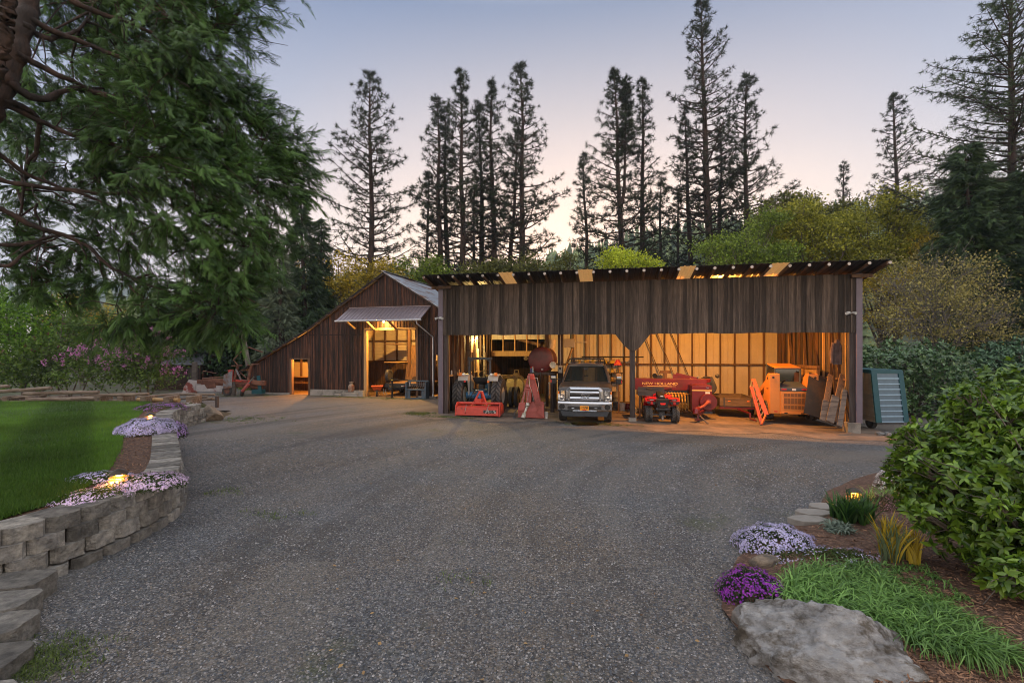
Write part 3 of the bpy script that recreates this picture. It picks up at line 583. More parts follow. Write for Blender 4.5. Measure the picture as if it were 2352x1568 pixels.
lamp('barn_lamp', 'lamp low in the back room of the barn behind the trailer', B(3.0, 6.2, 1.75), BA, 60, (1, .52, .10), glow=(1, .7, .3, 12))
# ================================================================== machines in the shed
m_red = mat('faded_red_paint', (.50, .055, .035), .5, col2=(.16, .035, .025), sc=4, mask=(.58, .66), var=.12, bump=.15, bsc=30)
m_pinkred = mat('sun_faded_red_paint', (.36, .085, .07), .6, col2=(.20, .045, .035), sc=3, mask=(.45, .65), var=.15)
m_blue = mat('tractor_blue_paint', (.04, .19, .40), .5, col2=(.05, .045, .04), sc=5, mask=(.5, .65), var=.15)
m_fend = mat('fender_grey_paint', (.42, .41, .38), .5, col2=(.20, .16, .12), sc=4, mask=(.55, .7), var=.1)
m_dkst = mat('dark_steel', (.07, .08, .095), .5, .5, col2=(.07, .045, .03), sc=6, mask=(.5, .7))
m_amber = mat('amber_lens', (.9, .22, .02), .3, var=.02); m_redl = mat('red_lens', (.55, .02, .02), .25, var=.02)
m_lens = mat('clear_lens', (.75, .78, .8), .15, .4, var=.02)
m_yel = mat('old_yellow_paint', (.42, .25, .05), .6, col2=(.12, .07, .03), sc=5, mask=(.5, .65), var=.2)
def wheel(parent, c, Rt, wd, rr, m_rim, lugs=0, name='wheel', lug_h=.03, side=1, n=40):
    cx_, cy, cz = c; h = wd/2; b = MB()
    b.lathe([(rr, -h*.75), (rr+.02, -h*.9), (Rt*.86, -h), (Rt-lug_h*.6, -h*.86), (Rt-lug_h, -h*.4), (Rt-lug_h, h*.4), (Rt-lug_h*.6, h*.86), (Rt*.86, h), (rr+.02, h*.9), (rr, h*.75)], (0, 0, 0), 'x', n, tint=.35)
    for k in range(lugs):
        a = 2*math.pi*k/lugs
        for s_ in (-1, 1):
            a2 = a+(math.pi/lugs if s_ > 0 else 0); da = .9*wd/Rt*.62; p = []
            for u_, x_ in ((0, .02*s_), (1, h*.97*s_)):
                an = a2+da*u_; r0 = Rt-lug_h-.01; p.append((x_, an, r0))
            (xa, aa, r0), (xb, ab, _) = p; t_ = wd*.145/Rt
            def q(x, an, r): return (x, r*math.cos(an), r*math.sin(an))
            ro = Rt; re = Rt-lug_h*.5
            b.hexa([q(xa, aa-t_, r0), q(xa, aa+t_, r0), q(xb, ab+t_*1.2, r0-.02), q(xb, ab-t_*1.2, r0-.02)], [q(xa, aa-t_*.7, ro), q(xa, aa+t_*.7, ro), q(xb, ab+t_, re), q(xb, ab-t_, re)], tint=1.4)
    w_ = b.build(name, m_rubber, parent, smooth=True); w_.location = c
    r = MB(); r.lathe([(rr+.005, -h*.8), (rr-.03, -h*.6), (rr-.05, -h*.2), (rr*.45, -h*.1*side), (rr*.2, h*.15*side), (rr*.2, h*.2*side), (0, h*.2*side)], (0, 0, 0), 'x', 28)
    r.lathe([(rr+.005, h*.8), (rr-.03, h*.6), (rr-.05, -h*.2), (rr*.3, -h*.1)], (0, 0, 0), 'x', 28)
    for k in range(6): a = k*math.pi/3; r.lathe([(.015, 0), (.015, .06*side)], (h*.0, rr*.32*math.cos(a), rr*.32*math.sin(a)), 'x', 6)
    r.build('rim', m_rim, w_, smooth=True); return w_
def G(px, d):
    p = D(px, 900, d); return (p.x, d, gz(p.x, d)+.01)
# ---------------- blue tractor, seen from the back
tr = thing('tractor', 'blue farm tractor seen from behind with roll bar and big tyres in the left bay', 'tractor', G(1103, 21.3), SA)
for s_, nm in ((-1, 0), (1, 1)): wheel(tr, (s_*.86, 0, .74), .74, .42, .36, m_fend, 22, 'rear_wheel', .05, s_)
for s_ in (-1, 1): wheel(tr, (s_*.62, 2.1, .42), .42, .22, .22, m_fend, 14, 'front_wheel', .02, s_)
b = MB(); b.box((-.22, -.1, .5), (.22, .5, .95)); b.lathe([(.26, -.12), (.26, .3), (.2, .34)], (0, 0, .72), 'y', 16); b.lathe([(.17, -.62), (.14, -.2), (.2, -.05)], (0, 0, .72), 'x', 14); b.lathe([(.2, .05), (.14, .2), (.17, .62)], (0, 0, .72), 'x', 14)
b.box((-.2, .5, .55), (.2, 2.2, .9)); b.box((-.1, -.28, .55), (.1, -.1, .75)); b.build('rear_axle_housing', m_blue, tr, bevel=.02)
b = MB(); b.loft([[(-.25, 1.0, .9), (.25, 1.0, .9), (.25, 1.0, 1.35), (-.25, 1.0, 1.35)], [(-.25, 2.6, .85), (.25, 2.6, .85), (.22, 2.6, 1.25), (-.22, 2.6, 1.25)]]); b.build('bonnet', m_blue, tr, bevel=.03)
for s_ in (-1, 1):
    b = MB(); x0, x1 = (s_*.46, s_*.90); arc = [(-.42, 1.42), (-.36, 1.56), (-.2, 1.64), (.1, 1.66), (.5, 1.5)]
    b.loft([[(x0, y, z), (x1, y, z), (x1, y, z-.05), (x0, y, z-.05)] for y, z in arc]); b.prism([(y, z) for y, z in arc]+[(.5, .8), (-.3, .75)], min(x0, x0-.02*s_), max(x0, x0-.02*s_), 'x')
    f_ = b.build('fender', m_fend, tr, bevel=.012)
    MB().box((s_*.8-.06, -.42, 1.6), (s_*.8+.06, -.34, 1.74)).build('amber_beacon', m_amber, f_, bevel=.015)
    MB().lathe([(.0, -.06), (.055, -.055), (.06, 0), (.03, .05)], (s_*.62, -.42, 1.66), 'y', 14).build('work_lamp', m_lens, f_, smooth=True)
    MB().lathe([(0, -.03), (.045, -.03), (.045, 0)], (s_*.52, -.6, 1.36), 'y', 14).build('tail_light', m_redl if s_ < 0 else m_amber, f_, smooth=True)
b = MB()
for s_ in (-1, 1): b.bar((s_*.47, -.05, .75), (s_*.47, -.05, 2.32), .09, .09)
b.bar((-.56, -.05, 2.34), (.56, -.05, 2.34), .1, .1); b.bar((-.45, -.05, 2.2), (-.3, -.05, 2.32), .05); b.bar((.45, -.05, 2.2), (.3, -.05, 2.32), .05)
for s_ in (-1, 1): b.lathe([(.07, -.03), (.07, .03)], (s_*.5, -.05, 2.36), 'x', 10)
b.build('roll_bar', m_dkst, tr, bevel=.012)
b = MB(); b.loft([[(-.24, .15, 1.2), (.24, .15, 1.2), (.24, .55, 1.22), (-.24, .55, 1.22)], [(-.3, .05, 1.32), (.3, .05, 1.32), (.3, .6, 1.3), (-.3, .6, 1.3)]]); b.loft([[(-.3, .08, 1.3), (.3, .08, 1.3), (.3, .0, 1.3), (-.3, .0, 1.3)], [(-.34, .0, 1.52), (.34, .0, 1.52), (.34, -.06, 1.52), (-.34, -.06, 1.52)]]); b.box((-.12, .1, .9), (.12, .4, 1.2)); b.build('seat', m_black, tr, bevel=.03)
b = MB(); b.tube([(.3*math.cos(a)*.85, .78+.1*math.sin(a), 1.62+.22*math.sin(a)*.6) for a in [i*math.pi/10 for i in range(21)]], .013, 6); b.tube([(0, .78, 1.62), (0, 1.0, 1.2)], .02); b.bar((-.25, .78, 1.62), (.25, .78, 1.62), .015)
b.build('steering_wheel', m_black, tr, smooth=True)
b = MB(); b.tube([(.12, 1.1, 1.3), (.12, 1.1, 2.05)], .035, 10); b.build('exhaust_pipe', mat('rusty_iron', (.22, .09, .04), .8, col2=(.10, .05, .03), sc=6), tr, smooth=True)
b = MB()
for s_ in (-1, 1):
    b.bar((s_*.22, -.15, .55), (s_*.42, -1.0, .42), .04, .07); b.bar((s_*.2, -.1, 1.0), (s_*.36, -.7, .47), .025); b.bar((s_*.12, .0, .98), (s_*.28, -.25, 1.02), .04)
b.bar((0, -.3, .95), (0, -1.05, .88), .05); b.tube([(.0, -.3, .62), (0, -1.2, .5)], .04, 8); b.build('three_point_hitch', m_dkst, tr)
# ---------------- red tiller behind the tractor
tl = thing('rotary_tiller', 'wide red rotary tiller with chipped paint on the ground behind the blue tractor', 'tiller', G(1097, 19.55), SA)
b = MB(); b.loft([[(-.90, -.05, .06), (.86, -.05, .06), (.86, .75, .1), (-.90, .75, .1)], [(-.90, -.0, .37), (.86, -.0, .37), (.86, .65, .37), (-.90, .65, .37)], [(-.88, .12, .42), (.84, .12, .42), (.84, .55, .42), (-.88, .55, .42)]]); b.build('rear_cover', m_red, tl, bevel=.012)
for s_, x in ((-1, -.93), (1, .90)):
    b = MB(); b.prism([(-.06, .03), (.0, .42), (.15, .56), (.35, .58), (.7, .45), (.8, .1)], x-.02, x+.02, 'x'); b.lathe([(.05, -.03), (.05, .03)], (x, .3, .5), 'x', 12); b.build('side_plate', m_red, tl, bevel=.006)
MB().tube([(-.9, .35, .52), (.9, .35, .52)], .055, 12).build('cross_tube', m_red, tl, smooth=True)
b = MB(); b.bar((-.32, .3, .42), (-.05, .5, .98), .07, .06); b.bar((.32, .3, .42), (.05, .5, .98), .07, .06); b.bar((-.1, .5, .98), (.1, .5, .98), .06); b.bar((0, .5, .95), (0, .9, .5), .05); b.build('a_frame', m_red, tl, bevel=.008)
b = MB(); b.cb((-.06, .4, .6), (.26, .3, .2)); b.lathe([(.09, .0), (.09, .14), (.05, .2)], (.1, .5, .62), 'y', 12); b.build('gearbox', m_red, tl, bevel=.02)
for x in (-.5, .42): MB().tube([(x, .02, .06), (x-.01, -.08, .2), (x+.03, .0, .48)], .012, 6).build('chain', m_steel, tl)
b = MB(); b.box((.25, -.075, .14), (.76, -.062, .26)); o_ = b.build('worn_decal', mat('worn_decal', (.03, .03, .03), .7, col2=(.5, .45, .42), sc=22, mask=(.5, .56), stretch=(1, 1, .6)), tl); o_.rotation_euler = (R(-9), 0, 0); o_.location = (0, -.0, .02)
b = MB()
for i in range(14):
    x = -.82+i*.125
    for s_ in (-1, 1): b.tube([(x, .35, .2), (x+.02, .35+s_*.15, .12), (x+.05*s_, .35+s_*.2, .04)], .012, 5)
b.build('tines', m_dkst, tl)
# ---------------- yellow loader backhoe piece right of the tractor
yl = thing('yellow_grader', 'small old yellow machine with narrow twin wheels parked right of the blue tractor', 'farm machine', G(1182, 23.2), SA)
for x in (-.15, .12): wheel(yl, (x, 0, .5), .5, .17, .3, m_yel, 0, 'wheel', .02, -1, 28)
b = MB(); b.bar((-1.6, .5, 1.45), (.1, .2, 1.5), .12, .1); b.bar((-1.5, .7, 1.3), (.1, .3, 1.42), .08, .08); b.tube([(.05, .2, 1.5), (.3, .1, 1.45), (.5, .05, 1.2), (.5, .0, .8), (.25, 0, .5)], .09, 8); b.box((-.1, .1, 1.35), (.18, .35, 1.62)); b.bar((0, .2, 1.4), (0, 0, .5), .1); b.build('frame', m_yel, yl, bevel=.01)
b = MB(); b.box((-.04, .1, 1.62), (.0, .15, 1.78)); b.box((.14, .1, 1.62), (.18, .15, 1.78)); b.box((-.04, .1, 1.76), (.18, .15, 1.79)); b.build('lamp_bracket', m_yel, yl)
# ---------------- red log winch
wn = thing('logging_winch', 'faded red logging winch with a tall A-shaped mast, left of the pickup', 'winch', G(1218, 19.35), SA)
b = MB(); b.loft([[(-.52, .0, .02), (.52, -.02, .02), (.52, .3, .02), (-.52, .3, .02)], [(-.5, .0, .3), (.55, .0, .3), (.55, .25, .3), (-.5, .25, .3)], [(-.46, .1, .62), (.50, .1, .68), (.5, .2, .68), (-.46, .2, .62)]]); b.build('blade', m_pinkred, wn, bevel=.012)
b = MB(); b.prism([(-.10, 1.78), (.12, 1.78), (.46, .55), (.24, .42)], .02, .16, 'y'); b.prism([(-.12, 1.72), (-.03, 1.74), (-.3, .5), (-.42, .5)], .04, .12, 'y'); b.build('mast', m_pinkred, wn, bevel=.01)
for poly_, y0_, y1_ in (([(.22, .6), (.56, .66), (.56, .3), (.28, .36)], -.08, .1), ([(-.46, .62), (-.2, .62), (-.2, .32), (-.5, .3)], -.04, .08), ([(.56, .62), (.6, .03), (.3, .28)], -.2, -.17)): MB().prism(poly_, y0_, y1_, 'y').build('gusset', m_pinkred, wn, bevel=.008)
b = MB(); b.box((-.17, .0, .62), (.03, .2, 1.14)); b.box((-.2, -.02, 1.14), (.08, .22, 1.2)); b.lathe([(.09, -.08), (.09, .1)], (-.08, .05, 1.28), 'x', 12); b.build('drum_housing', m_pinkred, wn, bevel=.012)
b = MB(); b.box((-.0, -.04, 1.56), (.16, .08, 1.74)); b.build('valve_box', m_red, wn, bevel=.02)
b = MB(); b.tube([(-.1, -.03, .6), (-.1, -.1, .5)], [.075, .08], 12); b.tube([(-.11, -.12, .48), (-.2, -.24, .2)], .045, 12); b.tube([(-.2, -.24, .22), (-.24, -.3, .06)], [.075, .09], 12); b.build('drive_shaft', mat('shaft_guard', (.50, .50, .46), .5, col2=(.28, .24, .14), sc=9), wn, smooth=True)
b = MB(); b.tube([(.12, -.03, 1.64), (.3, -.05, 1.62), (.34, -.05, 1.35), (.3, -.03, 1.1)], .012, 6); b.tube([(-.05, -.03, 1.7), (-.02, -.04, 1.3), (.06, -.04, 1.1)], .01, 6); b.build('hose', m_fend, wn, smooth=True)
b = MB(); b.tube([(-.2, -.02, 1.12), (-.32, -.02, .6)], .008); b.tube([(-.05, -.02, 1.12), (-.13, -.02, .62)], .008); b.tube([(.05, -.03, 1.1), (.16, -.03, .68)], .008); b.build('cable', m_steel, wn)
b = MB(); b.tube([(-.52, .0, .4), (-.62, -.02, .25), (-.62, -.05, .08)], .02, 6); b.box((-.68, -.1, .0), (-.58, .05, .06)); b.build('latch_lever', m_dkst, wn)
# ---------------- fuel tank on a timber stand
tk = thing('fuel_tank', 'round dark maroon fuel tank lying on a timber stand behind the winch', 'fuel tank', (0, 0, 0), SA); p = D(1242, 826, 21.6); tk.location = (p.x, p.y, p.z)
m_tank = mat('maroon_tank_paint', (.11, .018, .02), .45, col2=(.06, .02, .02), sc=2.5, mask=(.45, .65), var=.2)
MB().lathe([(0, -.04), (.3, -.03), (.54, 0), (.57, .03), (.57, 1.5), (.54, 1.53), (0, 1.56)], (0, 0, 0), 'y', 40).build('tank_shell', m_tank, tk, smooth=True)
b = MB(); b.tube([(.0, -.02, -.55), (0, -.12, -.62), (.0, -.14, -.9), (-.05, -.16, -1.5), (.02, -.16, -1.9)], .018, 6); b.lathe([(.03, 0), (.03, .12)], (0, -.12, -.66), 'z', 8); b.build('fuel_hose', m_black, tk, smooth=True)
MB().box((.03, -.05, -.45), (.12, -.03, -.41)).build('decal', mat('white_decal', (.7, .7, .7), .5), tk)
b = MB(); b.tube([(-.56, .3, .05), (-.72, .25, .05)], .05, 8); b.lathe([(.03, -.06), (.09, -.04), (.09, .04), (.03, .06)], (-.72, .25, .05), 'y', 10); b.build('filler_cap', m_yel, tk, smooth=True)
st = thing('tank_stand', 'dark timber stand carrying the maroon fuel tank', 'stand', (p.x, p.y, gz(p.x, p.y)), SA); zt = p.z-.5
for x in (-.38, .5):
    for y in (.05, 1.3): MB().box((x-.07, y-.07, -.1), (x+.07, y+.07, zt-.12)).build('leg', m_post, st, bevel=.01)
b = MB(); b.box((-.5, -.05, zt-.12), (.62, .1, zt)); b.box((-.5, 1.25, zt-.12), (.62, 1.4, zt)); b.box((-.45, .08, zt-.1), (-.36, 1.3, zt-.0)); b.build('rail', m_post, st, bevel=.008)
b = MB(); b.prism([(-.3, zt), (.3, zt), (.42, zt+.22), (-.42, zt+.22)], .25, .35, 'y'); b.prism([(-.3, zt), (.3, zt), (.42, zt+.22), (-.42, zt+.22)], 1.15, 1.25, 'y'); b.build('cradle', m_post, st)
for i, (dx, c_, nm, lb) in enumerate(((-.44, (.03, .05, .2), 'spray_can', 'blue spray can with a red cap on the tank stand'), (-.36, (.2, .35, .5), 'spray_can', 'pale blue spray can on the tank stand next to the blue one'))):
    t_ = thing(nm, lb, 'can', (st.matrix_basis @ Vector((dx, -.0, zt+.0))), SA, 'spray cans on the tank stand'); MB().lathe([(.0, 0), (.033, 0), (.033, .17), (.02, .2)], n=14).build('can_body', mat('can_%d' % i, c_, .35), t_, smooth=True); MB().lathe([(.024, .19), (.024, .24), (0, .245)], n=12).build('cap', m_redl if i == 0 else m_fend, t_, smooth=True)
t_ = thing('barn_light', 'round pale dish lamp shade leaning behind the tank', 'light shade', D(1270, 838, 21.2), SA); MB().lathe([(0, .1), (.05, .1), (.1, .06), (.15, -.02), (.14, -.03), (.09, .03), (0, .07)], (0, 0, 0), 'y', 22).build('reflector', mat('pale_enamel', (.6, .55, .45), .4), t_, smooth=True)
# ---------------- pickup truck
TY = 17.95; pk = thing('pickup_truck', 'dark grey pickup truck with a chrome grille facing out beside the middle post', 'pickup', G(1342.5, TY), R(-10.5))
pk.location.z += -.02
m_body = mat('dusty_graphite_paint', (.055, .05, .048), .38, .3, col2=(.10, .085, .07), sc=2.2, mask=(.4, .75), var=.12, coat=.3)
m_glass = mat('windscreen_glass', (.015, .02, .02), .06, spec=.8, var=0, coat=.5)
def sym(pts): return pts+[(-x, y, z) for x, y, z in reversed(pts)]
# lower body + front clip as lofted rings (half outline from the sill over the top)
def ring(y, hw, zs, zm, zt, ht): return [(hw*.97, y, zs), (hw, y, zm), (hw*.985, y, zt-.06), (ht, y, zt), (0, y, zt+.02), (-ht, y, zt), (-hw*.985, y, zt-.06), (-hw, y, zm), (-hw*.97, y, zs)]
b = MB(); b.loft([ring(.14, .93, .55, .9, 1.26, .80), ring(.22, 1.0, .5, .95, 1.38, .86), ring(.6, 1.02, .5, 1.0, 1.43, .88), ring(1.3, 1.02, .5, 1.05, 1.50, .90), ring(1.75, 1.015, .5, 1.05, 1.52, .93), ring(3.9, 1.01, .5, 1.05, 1.52, .95), ring(4.1, 1.01, .5, 1.05, 1.5, .98), ring(6.1, 1.0, .55, 1.05, 1.48, .97)])
b.build('body', m_body, pk, smooth=True)
b = MB(); b.loft([[(-.55, .3, 1.40), (.55, .3, 1.40), (.5, .25, 1.36), (-.5, .25, 1.36)], [(-.52, 1.35, 1.55), (.52, 1.35, 1.55), (.55, 1.4, 1.5), (-.55, 1.4, 1.5)]]); b.build('hood_bulge', m_body, pk, bevel=.03, smooth=True)
# cab
zr = 2.19; b = MB()
def cr_(y, hb, ht, zb, zt): return [(hb, y, zb), (ht+.03, y, zt-.08), (ht-.03, y, zt-.01), (0, y, zt+.015), (-ht+.03, y, zt-.01), (-ht-.03, y, zt-.08), (-hb, y, zb)]
b.loft([[(.0, 2.15, zr+.01)]*7, cr_(2.18, .70, .70, zr-.09, zr), cr_(2.6, .74, .72, zr-.1, zr+.02), cr_(3.7, .74, .72, zr-.1, zr+.02), cr_(3.95, .70, .70, zr-.1, zr)]); b.build('cab_roof', m_body, pk, smooth=True)
b = MB()
for s_ in (-1, 1):
    b.bar((s_*.93, 1.50, 1.48), (s_*.73, 2.22, zr-.05), .09, .07); b.bar((s_*.96, 2.75, 1.48), (s_*.745, 2.75, zr-.05), .05, .1); b.bar((s_*.95, 3.9, 1.48), (s_*.73, 3.9, zr-.05), .06, .14)
b.build('pillar', m_body, pk, bevel=.015)
b = MB(); b.hexa([(-.90, 1.50, 1.505), (.90, 1.50, 1.505), (.70, 2.22, zr-.07), (-.70, 2.22, zr-.07)], [(-.90, 1.53, 1.50), (.90, 1.53, 1.50), (.70, 2.25, zr-.08), (-.70, 2.25, zr-.08)]); b.build('windscreen', m_glass, pk)
b = MB()
for s_ in (-1, 1): b.hexa([(s_*.955, 1.75, 1.5), (s_*.955, 3.85, 1.5), (s_*.735, 3.85, zr-.08), (s_*.735, 2.3, zr-.08)], [(s_*.935, 1.75, 1.5), (s_*.935, 3.85, 1.5), (s_*.715, 3.85, zr-.08), (s_*.715, 2.3, zr-.08)])
b.hexa([(-.9, 3.95, 1.5), (.9, 3.95, 1.5), (.7, 3.9, 2.1), (-.7, 3.9, 2.1)], [(-.9, 3.93, 1.5), (.9, 3.93, 1.5), (.7, 3.88, 2.1), (-.7, 3.88, 2.1)]); b.build('side_window', m_glass, pk)
MB().box((-.09, 1.78, 1.98), (.09, 1.83, 2.05)).build('rear_view_mirror', m_black, pk)
for s_ in (-1, 1): MB().bar((s_*.1, 1.49, 1.53), (s_*.75, 1.52, 1.56), .02, .02).build('wiper', m_black, pk)
# grille
m_chd = mat('grille_black', (.01, .01, .011), .5)
MB().box((-.62, .05, .80), (.62, .16, 1.34)).build('grille_back', m_chd, pk)
b = MB(); o = [(-.70, .95), (-.64, .78), (.64, .78), (.70, .95), (.68, 1.28), (.56, 1.40), (-.56, 1.40), (-.68, 1.28)]; i_ = [(-.60, .98), (-.55, .86), (.55, .86), (.60, .98), (.59, 1.23), (.50, 1.31), (-.50, 1.31), (-.59, 1.23)]
n_ = len(o)
for k in range(n_):
    a, c = o[k], o[(k+1) % n_]; d_, e_ = i_[k], i_[(k+1) % n_]
    b.hexa([(a[0], .02, a[1]), (c[0], .02, c[1]), (c[0], .14, c[1]), (a[0], .14, a[1])], [(d_[0], -.02, d_[1]), (e_[0], -.02, e_[1]), (e_[0], .1, e_[1]), (d_[0], .1, d_[1])])
b.build('grille_surround', m_chrome, pk, bevel=.008, smooth=True)
for z0, z1 in ((.91, 1.04), (1.13, 1.25)):
    b = MB(); b.loft([[(-.54, y, z) for y, z in ((-.0, z0), (-.035, (z0+z1)/2), (0, z1), (.06, z1), (.06, z0))], [(.54, y, z) for y, z in ((-.0, z0), (-.035, (z0+z1)/2), (0, z1), (.06, z1), (.06, z0))]]); b.build('grille_bar', m_chrome, pk, smooth=True, bevel=.008)
for s_ in (-1, 1): MB().box((s_*.57-.03, .0, .9), (s_*.57+.03, .06, 1.27)).build('grille_end', m_chrome, pk, bevel=.01)
MB().lathe([(0, -.02), (.5, -.018), (.5, .04)], n=36).build('badge_back', m_chrome, pk, smooth=True); bb = [c for c in kids(pk)][-1]; bb.location = (0, -.035, 1.085); bb.rotation_euler = (R(90), 0, 0); bb.scale = (.40, .18, 1)
MB().lathe([(0, .0), (.45, .0), (.45, -.01)], n=36).build('badge_face', mat('badge_blue', (.01, .03, .16), .25), pk, smooth=True); bb = kids(pk)[-1]; bb.location = (0, -.055, 1.085); bb.rotation_euler = (R(90), 0, 0); bb.scale = (.40, .18, 1)
text('Ford', .15, (0, -.075, 1.085), FRONT, m_chrome, pk, shear=.35, sx=1.1, ext=.004, bold=.002)
text('SUPER DUTY', .062, (0, .185, 1.392), (R(20), 0, 0), m_chrome, pk, sx=1.9, ext=.004)
# headlights
for s_ in (-1, 1):
    b = MB(); X = lambda x: s_*x
    b.hexa([(X(.73), .06, .88), (X(1.0), .16, .90), (X(1.0), .3, .90), (X(.73), .2, .88)], [(X(.73), .07, 1.27), (X(.99), .2, 1.25), (X(.99), .3, 1.25), (X(.73), .2, 1.27)])
    hl = b.build('headlight', mat('headlight_clear', (.55, .57, .6), .12, .7, col2=(.16, .17, .18), sc=16, mask=(.45, .55)), pk, bevel=.012)
    b = MB(); b.lathe([(0, -.02), (.07, -.015), (.08, .03)], (s_*.86, .08, .99), 'y', 16); b.build('reflector', m_chrome, hl, smooth=True)
    MB().box((min(s_*.76, s_*.94), .045, 1.10), (max(s_*.76, s_*.94), .09, 1.115)).build('divider', m_chrome, hl)
    b = MB(); b.box((min(s_*.95, s_*1.0), .15, 1.12), (max(s_*.95, s_*1.0), .2, 1.22)); b.build('turn_lamp', m_amber, hl)
# chrome bumper, lower intake, fog lights, air dam
b = MB(); pr = lambda x, y, d=0: [(x, y, .86), (x, y-.05, .80), (x, y-.05, .56), (x, y+.0, .50), (x, y+.2, .52), (x, y+.2, .84)]
b.loft([pr(-1.03, .28), pr(-1.0, .10), pr(-.8, .0), pr(-.45, -.05), pr(.45, -.05), pr(.8, .0), pr(1.0, .10), pr(1.03, .28)]); b.build('front_bumper', m_chrome, pk, smooth=True, bevel=.01)
MB().box((-.62, -.115, .585), (.62, -.09, .70)).build('lower_intake', m_chd, pk, bevel=.01)
for s_ in (-1, 1):
    f_ = MB().lathe([(0, -.0), (.09, 0), (.095, .02)], n=18).build('fog_lamp', m_chd, pk, smooth=True); f_.location = (s_*.84, -.065, .67); f_.rotation_euler = (R(90), 0, s_*R(10)); MB().lathe([(0, .012), (.045, .01), (.045, 0)], n=14).build('lens', m_lens, f_, smooth=True)
    MB().tube([(s_*.37, -.12, .63), (s_*.47, -.12, .63)], .012, 6).build('tow_hook', m_chrome, pk)
b = MB(); b.loft([[(-.9, .0, .5), (.9, .0, .5), (.9, .2, .5), (-.9, .2, .5)], [(-.82, .05, .30), (.82, .05, .30), (.82, .2, .30), (-.82, .2, .30)]]); b.build('air_dam', mat('air_dam_plastic', (.06, .07, .085), .6), pk, bevel=.02)
# number plate
m_plate = mat('plate_orange', (.85, .33, .02), .4, var=.03); pl = MB().box((-.165, -.14, .545), (.165, -.118, .715)).build('number_plate', m_plate, pk, bevel=.004)
text('176789', .115, (.012, -.146, .64), FRONT, m_black, pl, ext=.001, sx=.72, bold=.001); text('P', .05, (-.145, -.146, .645), FRONT, m_black, pl, ext=.001)
MB().box((-.07, -.146, .553), (.07, -.141, .58)).build('plate_tab', m_redl, pl)
# mirrors, wheels, rack
for s_ in (-1, 1):
    b = MB(); b.bar((s_*.97, 1.72, 1.60), (s_*1.25, 1.65, 1.60), .05, .04); b.bar((s_*.97, 1.72, 1.48), (s_*1.25, 1.65, 1.45), .05, .03); b.box((min(s_*1.2, s_*1.42), 1.55, 1.42), (max(s_*1.2, s_*1.42), 1.68, 1.62)); mr_ = b.build('tow_mirror', m_black, pk, bevel=.015)
    MB().box((min(s_*1.21, s_*1.41), 1.54, 1.62), (max(s_*1.21, s_*1.41), 1.67, 1.73)).build('mirror_cap', m_chrome, mr_, bevel=.02)
    MB().box((min(s_*1.385, s_*1.425), 1.535, 1.46), (max(s_*1.385, s_*1.425), 1.56, 1.58)).build('marker_lamp', m_redl, mr_)
    wheel(pk, (s_*.87, 1.0, .43), .43, .28, .25, m_steel, 0, 'wheel', .012, s_); wheel(pk, (s_*.87, 5.0, .43), .43, .28, .25, m_steel, 0, 'wheel', .012, s_)
b = MB(); b.box((-.75, .6, .42), (.75, .75, .55)); b.box((-.7, .95, .36), (.7, 1.1, .48)); b.build('axle', m_dkst, pk)
b = MB()
for y in (4.15, 5.9):
    for s_ in (-1, 1): b.bar((s_*.9, y, 1.48), (s_*.72, y, 2.36), .045)
for s_ in (-1, 1): b.bar((s_*.72, 2.6, 2.40), (s_*.72, 6.0, 2.40), .045); b.bar((s_*.72, 2.6, 2.40), (s_*.78, 2.3, 2.24), .035)
for y, z in ((4.1, 2.42), (4.1, 2.27), (2.6, 2.40), (5.9, 2.4)): b.bar((-.74, y, z), (.74, y, z), .04)
b.build('ladder_rack', m_black, pk)
MB().box((-.72, 2.3, 2.215), (.72, 2.34, 2.235)).build('light_strip', mat('strip_blue', (.05, .09, .2), .3), pk)
